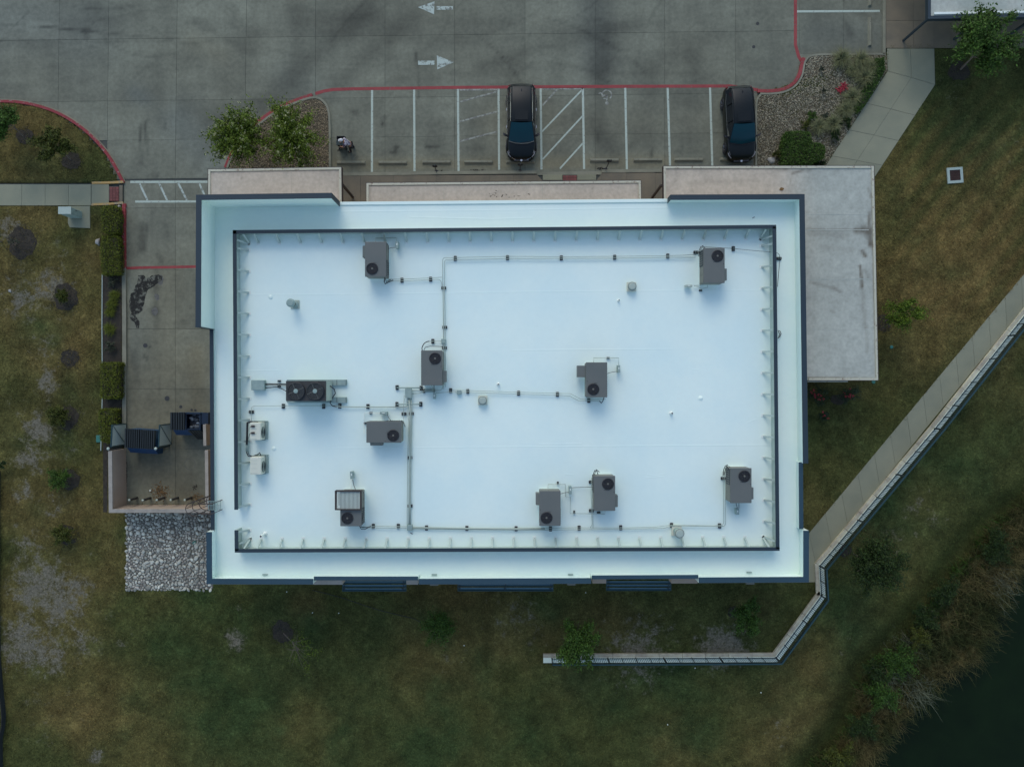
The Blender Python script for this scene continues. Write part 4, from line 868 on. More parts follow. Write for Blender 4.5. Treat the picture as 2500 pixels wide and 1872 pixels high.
# ================================================================== rooftop equipment
def local(mb, name, m, parent, **kw): return mb.build(name, m, parent, **kw)
UH = 1.15
def make_unit(label, loc, rot=0, hood=(.18, .64), wire=None, top=None):
    u = thing('rooftop_unit', label, 'air conditioner', loc, rot, 'grey rooftop air conditioning units')
    X, Y = .6, .985
    mb = MB(); mb.cbox((0, 0, 0), (1.12, 1.85, .2)); mb.build('curb', G['pvc'], u)
    mb = MB(); mb.cbox((0, 0, .2), (1.16, 1.93, UH-.25), bev=.03); mb.box(X-.035, X-.018, -.9, .9, .3, .9); body = mb.build('cabinet', G['unitside'], u)
    mb = MB(); mb.cbox((0, 0, UH-.06), (1.2, 1.97, .06), bev=.02); mb.build('top_cover', G['unit'], u)
    mb = MB(); mb.box(.575, .61, -.93, -.02, .3, UH-.12); mb.build('coil_panel', G['coil'], u)
    mb = MB()
    for k in range(7): mb.box(.60, .625, -.9+.13*k, -.87+.13*k, .3, UH-.14)
    mb.build('coil_guard', G['unitside'], u)
    for y0, y1 in ((-.0, .45), (.47, .93)):
        mb = MB(); mb.box(.575, .598, y0+.02, y1, .28, UH-.12); mb.build('access_panel', G['unitside'], u)
    f = (-.19, -.53, UH)
    mb = MB(); mb.lathe(f, [(.335, 0), (.335, .03), (.31, .045), (.29, .045), (.28, .004)], 28, capt=True); fan = mb.build('fan', G['black'], u)
    mb = MB()
    for k in range(4):
        a = k*math.pi/2+.5; c, s_ = math.cos(a), math.sin(a); R = lambda x, y: (f[0]+x*c-y*s_, f[1]+x*s_+y*c)
        p = [R(.05, -.03), R(.25, -.11), R(.26, .05), R(.06, .03)]; mb.add([(p[0][0], p[0][1], UH+.012), (p[1][0], p[1][1], UH+.01), (p[2][0], p[2][1], UH+.026), (p[3][0], p[3][1], UH+.018)], [(0, 1, 2, 3)])
    mb.build('fan_blades', G['rubber'], fan)
    mb = MB(); mb.lathe((f[0], f[1], UH+.02), [(.06, 0), (.055, .03), (.02, .035)], 12); mb.build('fan_hub', G['unitside'], fan)
    mb = MB()
    for r in (.10, .15, .2, .25, .3): mb.ring(f, r-.003, r+.003, UH+.046, UH+.052, 24)
    for k in range(8):
        a = k*math.pi/4; mb.tube([(f[0]+.03*math.cos(a), f[1]+.03*math.sin(a), UH+.055), (f[0]+.33*math.cos(a), f[1]+.33*math.sin(a), UH+.048)], .004, 4)
    mb.build('fan_guard', G['iron'], fan)
    mb = MB(); hx = -.6; mb.add([(hx-hood[0], hood[1]-hood[2] if len(hood) > 2 else .15, .35), (hx, .15, .35), (hx, .80, .35), (hx-hood[0], .80, .35),
                                 (hx-hood[0], .15, .92), (hx, .15, 1.02), (hx, .80, 1.02), (hx-hood[0], .80, .92)], [(0, 3, 2, 1), (4, 5, 6, 7), (0, 1, 5, 4), (1, 2, 6, 5), (2, 3, 7, 6), (3, 0, 4, 7)])
    mb.build('intake_hood', G['unit'], u)
    mb = MB(); mb.box(-.13, .04, -.2, -.18, UH, UH+.003); mb.disc((-.53, -.08), .022, 8, UH+.003); mb.build('screw_cap', G['black'], u)
    return u
def upos(x, y, dz=UH): p = P(x, y, DK+dz); return (p.x, p.y, DK)
U1 = make_unit('grey rooftop unit near the top left corner, below the screen wall braces', upos(917, 633))
def unit(x, y, rot, label): return dup(U1, None, upos(x, y), rot, label)
unit(1054, 898, math.pi, 'grey rooftop unit left of roof centre with a curved black hose at its top')
U3 = make_unit('grey rooftop unit right of roof centre with a wide square intake box on its left', upos(1456.6, 927), hood=(.46, .64))
unit(1342.6, 1240.5, 0, 'grey rooftop unit low on the roof, left one of the close pair joined by conduit')
unit(1476, 1204, math.pi, 'grey rooftop unit low on the roof, right one of the close pair joined by conduit')
unit(1809, 1185, math.pi, 'grey rooftop unit near the lower right corner inside the screen wall')
unit(1743.5, 648, math.pi, 'grey rooftop unit near the top right corner inside the screen wall')
unit(937, 1054.5, math.pi/2, 'grey rooftop unit lying crosswise below the twin fan condenser')
U9 = dup(U1, None, upos(856.5, 1241.5), 0, 'rooftop unit at lower left with big white louvred hood over its top half')
# louvred hood on U9
mb = MB(); z0 = UH+.12
mb.box(-.86, .60, -.05, .01, z0-.3, z0+.05); mb.box(-.86, .60, .98, 1.04, z0-.3, z0+.05); mb.box(-.86, -.80, .01, .98, z0-.3, z0+.05); mb.box(.54, .60, .01, .98, z0-.3, z0+.05)
hd = mb.build('louvred_hood', G['brownmetal'], U9)
for k in range(18):
    x = -.79+1.33*(k+.1)/18; mb = MB(); mb.add([(x, .01, z0-.05), (x, .98, z0-.05), (x+.062, .98, z0+.0), (x+.062, .01, z0+.0)], [(0, 3, 2, 1)]); mb.add([(x, .01, z0-.06), (x, .98, z0-.06), (x+.062, .98, z0-.01), (x+.062, .01, z0-.01)], [(0, 1, 2, 3)]); mb.build('louver_fin', G['filter'], hd)

# twin fan condenser on galvanised rails
tc = P(747, 954.5, DK+1.75); o = (tc.x, tc.y, DK)
TC = thing('twin_fan_condenser', 'black topped condenser with two large fans on galvanised rails at the left of the roof', 'condenser', o)
Lx, Ly, hz = 2.2, 1.1, 1.75
mb = MB(); mb.box(-Lx/2, Lx/2, -Ly/2, Ly/2, .3, hz-.05); mb.build('cabinet', G['lightgrey'], TC)
mb = MB(); mb.box(-Lx/2-.01, Lx/2+.01, -Ly/2-.01, Ly/2+.01, hz-.05, hz); mb.build('top_plate', G['iron'], TC)
for fx in (-.53, .53):
    mb = MB(); c = (fx, 0, hz); mb.lathe(c, [(.5, 0), (.5, .12), (.47, .14), (.45, .12), (.42, .01)], 30); fan = mb.build('fan', G['black'], TC)
    mb = MB()
    for r in (.14, .2, .26, .32, .38, .44): mb.ring(c, r-.006, r+.006, hz+.12, hz+.135, 26)
    for k in range(4): a = k*math.pi/2+.4; mb.tube([(fx+.1*math.cos(a), .1*math.sin(a), hz+.14), (fx+.48*math.cos(a), .48*math.sin(a), hz+.13)], .012, 4)
    mb.build('fan_guard', G['unit'], fan)
    mb = MB(); mb.lathe((fx, 0, hz+.1), [(.125, 0), (.12, .05), (.05, .06)], 14); mb.build('fan_motor', G['galv'], fan)
mb = MB(); mb.box(Lx/2+.0, Lx/2+.012, -Ly/2+.08, Ly/2-.08, .45, hz-.2); mb.build('service_panel', G['lightgrey'], TC)
for yy, in ((.5,), (-.5,)):
    a, b_ = P(700, 954, DK+.2), P(845.5, 954, DK+.2); y_ = yy*1.05; mb = MB()
    mb.box(a.x-tc.x, b_.x-tc.x, (P(0, 933.5 if yy > 0 else 976.3, DK+.2).y-tc.y)-.16, (P(0, 933.5 if yy > 0 else 976.3, DK+.2).y-tc.y)+.16, .0, .2); r = mb.build('support_rail', G['galv'], TC)
    mb = MB(); yc = P(0, 933.5 if yy > 0 else 976.3, DK+.2).y-tc.y; xx = P(822, 0, DK+.2).x-tc.x
    mb.box(xx, xx+.02, yc-.16, yc+.16, .2, .215); mb.box(b_.x-tc.x-.02, b_.x-tc.x, yc-.16, yc+.16, .2, .22); mb.build('rail_joint', G['coil'], r)
mb = MB(); mb.box(-Lx/2+.05, Lx/2-.05, -.55, .5, .19, .31); mb.build('base_frame', G['coil'], TC)

# mini split condensers at the left screen wall
def mini(x, y, label, loops):
    p = P(x, y, DK+.85); u = thing('mini_split_condenser', label, 'condenser', (p.x, p.y, DK), 0, 'white mini split condensers')
    mb = MB(); mb.cbox((0, 0, .15), (.62, 1.0, .7), bev=.03); mb.build('casing', G['pale'], u)
    for yy in (-.42, -.15, .12, .3):
        mb = MB(); mb.box(-.27, .1, yy, yy+.012, .85, .856); mb.build('top_seam', G['lightgrey'], u)
    mb = MB(); n = 20; vs = [(.312, -.08+.33*math.cos(t), .48+.31*math.sin(t)) for t in [2*math.pi*k/n for k in range(n)]]; mb.add(vs+[(a+.012, b, c) for a, b, c in vs], [tuple(range(n, 2*n))]+[(k, (k+1) % n, n+(k+1) % n, n+k) for k in range(n)]); fan = mb.build('side_fan_grille', G['lightgrey'], u)
    mb = MB()
    for r in (.08, .16, .24, .31):
        mb.tube([(.33, -.08+r*math.cos(t), .48+.95*r*math.sin(t)) for t in [2*math.pi*k/14 for k in range(15)]], .012, 4)
    mb.build('grille_rings', G['rubber'], fan)
    mb = MB(); mb.box(.33, .46, -.5, .52, 0, .12); mb.build('side_rail', G['galv'], u)
    mb = MB(); mb.box(-.3, .46, .52, .56, 0, .14); mb.build('cross_rail', G['galv'], u); mb = MB(); mb.box(-.3, .3, -.56, -.505, 0, .1); mb.build('cross_rail', G['galv'], u)
    if loops:
        mb = MB()
        for yy in (.28, -.1): mb.box(-.2, -.02, yy-.04, yy+.07, .86, .93); mb.tube([(-.35, yy-.1, .6), (-.25, yy, .93), (-.05, yy+.05, .9)], .018, 5)
        mb.build('pipe_fittings', G['brownmetal'], u)
    return u
mini(623, 1053, 'white mini split condenser with brown fittings on top, upper one at left screen wall', True)
mini(624, 1137, 'plain white mini split condenser, lower one at left screen wall', False)

def pipe(name, label, cat, runs, r=.02, m='lightgrey', group=None, z=.15):
    mb = MB()
    for run in runs:
        rr = r
        if isinstance(run, tuple): run, rr = run
        mb.tube([P(q[0], q[1], DK+(q[2] if len(q) > 2 else z)) for q in run], rr, 6)
    return mb.build(name, G[m], smooth=True, **props(label, cat, group))
def rnd(a, b, c, n=5):     # quadratic bend through b
    return [tuple(a[i]*(1-t)**2+2*b[i]*t*(1-t)+c[i]*t*t for i in range(2)) for t in [k/n for k in range(n+1)]]
TOP1 = [(1700, 622), (1630, 624.5), (1501, 626), (1370, 627), (1239, 626), (1111, 629), (1088, 629)]+rnd((1088, 629), (1080.5, 629), (1080.5, 637))+[(1081, 700), (1082.5, 800), (1083, 945), (1083, 950)]
TOP2 = [(1698, 628), (1630, 628.5), (1501, 630.5), (1370, 631), (1239, 631.5), (1111, 634), (1091, 634)]+rnd((1091, 634), (1085.5, 634), (1085.5, 641))+[(1085.5, 700), (1087.5, 800), (1087, 945)]
pipe('conduit_pipe', 'pair of thin pipes running across the top of roof then down to centre unit', 'pipe', [TOP1, TOP2, [(1083.5, 700), (1084.5, 940)]], .017)
pipe('conduit_pipe', 'short pair of thin pipes from the top left unit to the vertical pipes', 'pipe', [[(950, 686), (981, 686), (1051, 683), (1068, 682)]+rnd((1068, 682), (1079, 682), (1079, 700)), [(948, 682), (981, 681.5), (1051, 678.5), (1079, 677)]], .016)
pipe('refrigerant_hose', 'black bent hoses at the foot of the top left unit', 'hose', [([(940, 674, .8), (938, 688, .4), (940, 693, .1), (950, 688), (960, 684)], .028), ([(941, 680, .5), (943, 688, .2), (955, 682)], .02)], .03, 'rubber')
pipe('conduit_pipe', 'pair of thin pipes from the centre unit to the unit with square box', 'pipe', [[(1105, 953), (1142, 953), (1266, 957), (1361, 960), (1392, 960.5), (1418, 974), (1437, 975), (1478, 974)], [(1064, 959), (1100, 957), (1142, 957.5), (1266, 961.5), (1361, 964.5), (1392, 967), (1412, 978), (1465, 978)]], .015)
pipe('refrigerant_hose', 'dark looped hose at the lower end of the unit with square box', 'hose', [[(1475, 968, .5), (1472, 978, .2), (1468, 984, .1), (1464, 979)]], .025, 'rubber')
pipe('conduit_pipe', 'thin pipe from the mini splits past the twin fan condenser', 'pipe', [[(613.5, 1030, .3), (614, 1005)]+rnd((614, 998), (614, 991), (622, 991))+[(691, 990.5), (789, 990), (830, 990)]], .014)
pipe('conduit_pipe', 'thicker pipe from the twin fan condenser to the pipe trunk', 'pipe', [[(820, 992), (829, 993), (898, 993.5), (985, 993.5)]+rnd((985, 993.5), (997, 993.5), (997, 980))+[(997, 972)]], .03)
pipe('refrigerant_hose', 'black hose curling out of the twin fan condenser right side', 'hose', [[(806, 942, .9), (816, 950, .6), (819, 960, .4), (808, 976, .3), (806, 984, .2), (812, 991), (822, 993)]], .028, 'rubber')
pipe('power_cable', 'black cables between the grey box and the twin fan condenser', 'cable', [([(645, 947), (660, 946), (675, 944), (690, 950), (704, 958, .4)], .022), ([(645, 937), (704, 937.5)], .03), ([(645, 940), (704, 940.5)], .02)], .02, 'rubber')
mb = MB(); c = P(629, 940, DK+.35); mb.cbox((c.x, c.y, DK), (.75, .58, .35), bev=.02); mb.build('electrical_box', G['galv'], **props('flat galvanised box left of the twin fan condenser', 'electrical box'))
# central trunk
pipe('conduit_pipe', 'bundle of vertical pipes running down the left middle of the roof', 'pipe', [([(999, 972), (1002, 1010), (1000, 1117), (999, 1235), (999, 1285)], .05), ([(1004, 972), (1006, 1010), (1004, 1117), (1002, 1235), (1002, 1285)], .022), ([(995, 985), (995, 1010), (998, 1030), (995, 1117), (994, 1235), (994, 1284)], .016)], .02)
pipe('conduit_pipe', 'thin vertical pipe from trunk down to the crosswise unit', 'pipe', [[(987, 965), (985, 1000), (985.5, 1028, .3), (990, 1040, .6)], [(994, 970), (994, 985)]], .015)
mb = MB(); a = P(989, 948, DK+.3); b_ = P(1005, 971, DK+.3); mb.box(a.x, b_.x, b_.y, a.y, DK+.12, DK+.3); mb.build('pipe_trunk_box', G['galv'], **props('tall galvanised pipe hood between the twin fan condenser and the centre unit', 'pipe hood'))
for y, x0, x1, lab in ((946.5, 969, 1028, 'upper'), (986.8, 969, 1027, 'lower')):
    pipe('strut_rail', lab+' horizontal strut rail crossing the central pipe trunk', 'strut rail', [[(x0, y), (x1, y)]], .03, 'galv', z=.17)
pipe('conduit_pipe', 'cluster of short bent pipes between the trunk and the centre unit', 'pipe', [[(1005, 953), (1035, 954), (1060, 952)], [(1005, 961), (1022, 960), (1035, 957)], [(1052, 940, .5), (1057, 945, .3), (1058, 958, .2)], [(1081, 940, .3)]+rnd((1081, 945), (1080, 953), (1070, 953))+[(1040, 954)], [(1060, 940, .4), (1060, 962)]], .017)
mb = MB(); a = P(1035, 949, DK+.1); b_ = P(1062, 957, DK+.1); mb.box(a.x, b_.x, b_.y, a.y, DK, DK+.1); mb.build('pipe_cover', G['galv'], **props('low galvanised cover below the centre unit', 'pipe cover'))
# bottom run
BOT1 = [(1000, 1290), (1139, 1292), (1260, 1293), (1344, 1293), (1414, 1292), (1515, 1291), (1620, 1289), (1640, 1283), (1757, 1284), (1764, 1284)]+rnd((1764, 1284), (1771, 1284), (1771, 1277))+[(1770, 1180), (1768, 1150, .3)]
BOT2 = [(1000, 1286), (1139, 1288.5), (1260, 1289), (1344, 1288.5), (1414, 1287.5), (1515, 1288), (1600, 1286), (1640, 1281), (1740, 1283)]+rnd((1760, 1281), (1767, 1281), (1767, 1274))+[(1766, 1180), (1764, 1150, .3)]
pipe('conduit_pipe', 'long pair of pipes running along the bottom of the roof and up to right unit', 'pipe', [(BOT1, .018), (BOT2, .015), ([(1000, 1288), (1260, 1291), (1330, 1291)], .045)], .02)
pipe('conduit_pipe', 'short pair of thin pipes from the louvred unit to the junction box', 'pipe', [[(885, 1288), (911, 1284), (972, 1284.5), (996, 1285)], [(885, 1287), (911, 1288), (996, 1288.5)]], .016)
pipe('refrigerant_hose', 'dark bent hoses at the bottom of the louvred unit', 'hose', [[(878, 1284, .4), (882, 1291, .1), (892, 1291), (905, 1284)], [(880, 1286, .2), (895, 1287), (905, 1285)]], .02, 'rubber')
pipe('conduit_pipe', 'vertical pair of thin pipes beside the right one of the close pair', 'pipe', [[(1444.5, 1165, .5), (1443, 1200), (1444, 1246), (1445.5, 1280), (1441, 1288)], [(1447.5, 1165, .5), (1447, 1246), (1448, 1290)]], .015)
for x, y, lab in ((1448, 1152, 'right one of the close pair'), (1767, 1140, 'lower right corner unit'), (1707, 606, 'top right corner unit')):
    pipe('refrigerant_hose', 'black hose loops arching over the upper left corner of the '+lab.replace('right one of the close pair', 'close pair right unit'), 'hose', [[(x-1, y+20, .2), (x, y+6, .5), (x+4, y-4, .8), (x+9, y-2, 1.0), (x+12, y+6, 1.1)], [(x+2, y+20, .2), (x+4, y+4, .6), (x+8, y-6, .9), (x+15, y, 1.1)]], .022, 'rubber')
pipe('refrigerant_hose', 'black curved hose above the centre unit', 'hose', [[(1031, 856, .9), (1030, 850, .5)]+[(1037+q[0]-1037, q[1], .2) for q in rnd((1030, 850), (1034, 834), (1048, 833))], ([(1035, 855, .9), (1038, 848, .4), (1050, 845, .2), (1080, 846)], .016)], .026, 'rubber')
pipe('conduit_pipe', 'thin link between the small box and its support above the centre unit', 'pipe', [[(1048, 833), (1080, 832.5)]], .014)
pipe('gas_pipe', 'thin stepped pipe linking the close pair of units', 'pipe', [[(1338, 1194, .6), (1338, 1182), (1380.6, 1182), (1380.6, 1212), (1392.6, 1213), (1392, 1253), (1477, 1254), (1477, 1246, .3)]], .017)
pipe('gas_pipe', 'thin bent pipe above the unit with square box', 'pipe', [[(1449, 886, .6), (1449, 873.6), (1510.7, 873.6), (1510.7, 892)]], .017)
pipe('gas_pipe', 'thin bent pipe above the top left unit', 'pipe', [[(917, 590, .6), (917, 581.5), (968, 581), (968, 590)]], .017)
pipe('gas_pipe', 'thin bent pipe around the left end of the crosswise unit', 'pipe', [[(896, 1058, .5), (888.5, 1057), (889.5, 1007.5), (928, 1008.5)]], .017, 'pvc')
pipe('gas_pipe', 'short white pipe above the louvred unit', 'pipe', [[(857.5, 1165), (857, 1196, .5)]], .017, 'pvc')
pipe('control_wire', 'dark wire from the disconnect box to the unit with square box', 'wire', [[(1482, 912, .6), (1495, 908, .3), (1507, 906.5, .3)]], .014, 'iron')
pipe('control_wire', 'dark wires from the disconnect box to both units of the close pair', 'wire', [[(1369, 1205, .6), (1380, 1202), (1390, 1201)], [(1397, 1190), (1420, 1189), (1446, 1188.5, .3)]], .014, 'iron')
pipe('control_wire', 'dark wire from the disconnect box to the top left unit', 'wire', [[(949, 607, .6), (955, 605, .2), (966, 604)]], .014, 'iron')
pipe('control_wire', 'dark wire draped over the crosswise unit corner', 'wire', [[(945.5, 1012, .3), (950, 1022, .4), (957, 1028, .8), (975, 1029, 1.1), (984, 1029, 1.1), (989, 1042, .6)]], .016, 'iron')
pipe('control_wire', 'dark wire running down the right side of the louvred unit', 'wire', [[(861, 1170, .3), (864, 1185, .3), (869, 1197, .8), (885, 1197, 1.1), (889, 1205, 1.1), (889, 1235, 1.1), (885, 1270, .9)]], .018, 'iron')
pipe('control_wire', 'dark wire hanging along the right side of the top left unit', 'wire', [[(943, 592, 1.1), (948.5, 600, 1.0), (948, 640, .9), (949, 668, .7), (946, 676, .4)]], .018, 'iron')
pipe('insulated_hose', 'thick black hose joining the two white mini split condensers', 'hose', [[(630, 1031, .3), (612, 1030, .3), (604, 1032, .3), (603.5, 1050, .3), (602.5, 1085, .3)]], .06, 'rubber')
pipe('insulated_hose', 'thin black hoses curving into the lower mini split condenser', 'hose', [([(602.5, 1085, .25), (602, 1105, .2), (606, 1113, .2), (616, 1114, .2), (628, 1110, .3), (634, 1105, .5), (637, 1112, .4)], .03), ([(604.5, 1085, .2), (606, 1108, .15), (614, 1113, .15)], .02), ([(613, 1050, .8), (606, 1070, .3), (604, 1082, .2)], .015)], .03, 'rubber')
pipe('hose_sleeve', 'short grey sleeve around the hose between the mini splits', 'pipe sleeve', [[(603, 1084, .25), (603, 1102, .22)]], .075, 'galv')
# conduit to the east side
pipe('control_wire', 'thin wire from the top right unit through the right screen wall', 'wire', [[(1720, 603, 1.0), (1760, 605, .6), (1791, 607), (1830, 611), (1885, 616, .3), (1898, 618, .3), (1903, 622, .2), (1903.5, 640, .03), (1900, 680, .03), (1898, 700, .03)]], .012, 'iron')
pipe('coiled_cable', 'small loop of black cable outside the right screen wall', 'cable', [[(1899, 807, .1), (1905, 809, .1), (1907, 815, .1), (1904, 822, .1), (1899, 826, .1)], [(1900, 810, .14), (1904, 815, .14), (1901, 823, .14)]], .02, 'rubber')
pipe('gas_pipe', 'thin bent pipe below the top right unit', 'pipe', [[(1728, 690, .6), (1727, 702), (1712, 705), (1705, 700), (1694, 698)], [(1694, 697), (1710, 697), (1716, 690, .4)]], .014, 'lightgrey')
pipe('control_wire', 'short dark wires under the lower right corner unit', 'wire', [[(1797, 1227, .5), (1800, 1240, .2), (1802, 1245, .2)], [(1804, 1227, .5), (1804, 1240, .2)]], .018, 'iron')
pipe('control_wire', 'short wire under the centre unit down to a small grey box', 'wire', [[(1059, 938, .6), (1060, 962, .2)]], .012, 'iron')
# small boxes
def sbox(x, y, sx, sy, h, label, rot=0, m='galv', z=.1):
    c = P(x, y, DK+h); mb = MB(); mb.cbox((c.x, c.y, DK+z), (sx, sy, h-z), rot, .01); mb.cbox((c.x, c.y, DK), (sx*.4, sy*.3, z), rot)
    o = mb.build('disconnect_box', G[m], **props(label, 'disconnect box', 'small grey disconnect boxes')); b = MB(); b.cbox((c.x, c.y+sy*.08, DK+h), (sx*.35, sy*.25, .01), rot); b.build('sticker', G['pvc'], o)
sbox(969, 597.7, .15, .40, .5, 'small grey disconnect box right of the top left unit')
sbox(1511, 900.5, .15, .43, .5, 'small grey disconnect box right of the unit with square intake box')
sbox(1392.5, 1196.5, .15, .45, .5, 'small grey disconnect box between the close pair of units')
sbox(936, 1008.5, .42, .15, .5, 'small grey disconnect box above the crosswise unit')
sbox(858, 1160, .16, .42, .5, 'small grey disconnect box above the louvred unit', .05)
sbox(1060, 967, .15, .32, .4, 'small grey disconnect box under the centre unit')
sbox(1801, 1249, .18, .34, .4, 'small grey disconnect box under the lower right unit')
sbox(1682, 698, .40, .12, .4, 'small white disconnect box below the top right unit', 0, 'lightgrey')
def jbox(x, y, s, label):
    c = P(x, y, DK+.22); mb = MB(); mb.cbox((c.x, c.y, DK+.02), (s, s, .2), 0, .02); mb.build('junction_box', G['galv'], **props(label, 'junction box', 'square grey junction boxes'))
jbox(1082.6, 832.5, .26, 'square grey junction box at the upper right of the centre unit')
jbox(1120.6, 957.7, .26, 'square grey junction box on pipes right of the centre unit')
jbox(1000, 1288, .32, 'square grey junction box where vertical and bottom pipes meet')
# pipe supports
ps = MB(); ps.cbox((0, .075, 0), (.17, .125, .1), bev=.015); ps.cbox((0, -.075, 0), (.17, .125, .1), bev=.015); ps.cbox((0, 0, 0), (.17, .03, .06))
def make_support(label, loc, rot=0, grp='black pipe support blocks'):
    t = thing('pipe_support', label, 'pipe support', loc, rot, grp)
    ps.build('rubber_block', G['black'], t); mb = MB(); mb.cbox((0, 0, .1), (.045, .27, .02)); mb.build('strut_channel', G['iron'], t)
    mb = MB(); mb.cbox((0, .04, .12), (.12, .012, .035)); mb.cbox((0, -.05, .12), (.12, .012, .035)); mb.build('pipe_clamp', G['galv'], t); return t
ORD = ['first', 'second', 'third', 'fourth', 'fifth', 'sixth', 'seventh', 'eighth', 'ninth']
SP = [('from the left on the top horizontal pipe run', 0, [(1111.3, 630.7), (1239, 629), (1370.5, 629.6), (1501, 628), (1630.7, 625)]),
      ('from the top on vertical pipes above the centre unit', 1, [(1083, 703), (1085.5, 799), (1085, 849)]),
      ('from the left, right of the top left unit', 0, [(981, 684), (1051, 681.5)]),
      ('from the left on pipes right of centre unit', 0, [(1100, 953.3), (1142, 955.5), (1266, 959.7), (1361, 962.6), (1437.7, 977.5)]),
      ('from the left below the twin fan condenser', 0, [(691, 991.5), (789.6, 992), (829, 991), (897.7, 992)]),
      ('from the left under the lower strut rail', 0, [(968.7, 987), (1027, 986.5)]),
      ('from the left under the upper strut rail', 0, [(969, 946), (1028, 947.5)]),
      ('from the top on the thick vertical pipe bundle', 1, [(1004, 1009.6), (1000.5, 1117), (1001, 1235)]),
      ('from the left on the bottom pipe run', 0, [(1041, 1288.5), (1139.7, 1289.5), (1260, 1290.5), (1344, 1291), (1414, 1289), (1515.7, 1288), (1640, 1282), (1757.4, 1283.5)]),
      ('from the left, right of the louvred unit', 0, [(911, 1284.5), (972, 1284.5)]),
      ('from the top on vertical pipes by the close pair', 1, [(1443.5, 1176.5), (1444, 1246.5)])]
proto = None
def support(x, y, rot, label, s=1):
    global proto
    p = P(x, y, DK+.1); loc = (p.x, p.y, DK)
    if proto is None: proto = make_support(label, loc, rot)
    else:
        o = dup(proto, None, loc, rot, label); o.scale = (s, s, 1); return o
for txt, vert, pts in SP:
    for i, (x, y) in enumerate(pts): support(x, y, math.pi/2*vert+random.uniform(-.03, .03), '%s black pipe support %s' % (ORD[i], txt))
for x, y, r, s, lab in ((613, 1005.5, 1, 1, 'above the upper mini split condenser'), (1035, 954.5, 0, .8, 'beside the cover under the centre unit'), (986, 1010, 1, 1, 'left of the thick vertical pipe bundle'),
                     (1056.5, 833, 0, 1, 'directly above the centre unit'), (1766.4, 1167.8, 1, 1, 'left of the lower right corner unit'), (1699.5, 615.7, 1, 1, 'left of the top right corner unit'),
                     (1791, 607, 0, 1, 'right of the top right corner unit'), (1902.6, 631, 1, 1, 'outside the right screen wall'), (1362, 1179, 0, .6, 'above the left unit of the close pair'),
                     (1402, 1250, 0, .6, 'on the stepped pipe between the close pair'), (1462, 1251, 1, .7, 'under the right unit of the close pair'), (1485, 873.6, 1, .6, 'above the unit with square box'),
                     (905, 1008, 1, .6, 'above the crosswise unit'), (891, 1033, 1, .6, 'at the left end of the crosswise unit'), (1711, 709, 1, .6, 'below the top right corner unit'),
                     (681, 930, 1, .6, 'on the cables left of the twin fan condenser, upper'), (681, 943, 1, .6, 'on the cables left of the twin fan condenser, lower')):
    support(x, y, r*math.pi/2, 'black pipe support '+lab, s)
# roof vents
def vent(x, y, h, r, label, kind=0):
    c = P(x, y, DK+h); t = thing('roof_vent', label, 'roof vent', (c.x, c.y, DK), 0, 'round roof vents')
    mb = MB(); mb.cbox((0, 0, 0), (r*2.05, r*2.05, .14)); mb.build('curb', G['pale'], t)
    mb = MB(); mb.lathe((0, 0, .14), [(r*.72, 0), (r*.72, h-.26)], 22); mb.build('stack', G['galv'], t)
    mb = MB(); mb.lathe((0, 0, h-.14), [(r*.98, 0), (r*1.0, .03), (r*.96, .06), (r*.8, .07), (r*.78, .12), (r*.6, .135)], 26); mb.build('vent_cap', G['lightgrey'], t)
    mb = MB(); mb.ring((0, 0), r*.86, r*.9, h-.08, h-.06, 26); mb.build('cap_band', G['coil'], t)
    return t
vent(1178, 977.7, .45, .26, 'round grey roof vent near the middle of the roof')
vent(1544, 698.5, .45, .26, 'round grey roof vent in the upper right part of the roof')
vent(1660, 1302.5, .95, .28, 'round roof vent at the lower right below the bottom pipes')
c = P(708, 739, DK+1.0); t = thing('chimney_vent', 'tall galvanised round flue with shade beside it in the upper left of the roof', 'roof vent', (c.x, c.y, DK))
mb = MB(); mb.lathe((0, 0, 0), [(.24, 0), (.20, .12), (.13, .16), (.13, .75), (.17, .76), (.24, .8), (.24, .93), (.16, 1.0)], 20); mb.build('flue', G['galv'], t)
mb = MB(); mb.cbox((.0, .0, 0), (.5, .5, .05)); mb.build('curb', G['lightgrey'], t); mb = MB(); mb.ring((0, 0), .15, .18, .5, .53, 16); mb.build('collar', G['iron'], t)
def stub(x, y, h, label, r=.06):
    c = P(x, y, DK+h); t = thing('vent_pipe', label, 'vent pipe', (c.x, c.y, DK), 0, 'small plumbing vent pipes')
    mb = MB(); mb.lathe((0, 0, 0), [(r*2.2, 0), (r*1.4, .06), (r, .1), (r, h), (r*.8, h)], 12, capt=False); mb.build('pipe', G['pvc'], t); mb = MB(); mb.disc((0, 0), r*.82, 12, h-.02); mb.build('opening', G['black'], t)
stub(636.5, 1309, .75, 'white plumbing vent pipe in the lower left corner of the roof', .07)
stub(1641, 1009, .3, 'short white vent pipe with dark mouth on the right half of the roof')
stub(1511.5, 733, .25, 'tiny vent pipe below the upper right round vent', .045)
stub(1216.5, 938, .3, 'tiny dark vent pipe to the upper right of the middle round vent', .05)
for x, y, lab in ((1711, 972, 'right'), (668, 1095, 'left'), (660, 725, 'upper left')):
    c = P(x, y, DK+.05); mb = MB(); mb.lathe((c.x, c.y, DK), [(.13, 0), (.11, .03), (.04, .06)], 16); mb.build('membrane_patch', G['roof'], **props('low white dome patch on the %s part of the roof membrane' % lab, 'roof patch', 'dome patches on the roof'))
pipe('dropped_screwdriver', 'short dark scrap lying near the bottom pipe junction', 'debris', [[(1002, 1300, .02), (1007, 1303, .02)]], .02, 'iron')
pipe('twig', 'small dark twig on the roof edge strip near the top right corner', 'twig', [[(1837, 533, .02), (1841, 530, .02), (1843, 531, .02)]], .015, 'brownmetal')
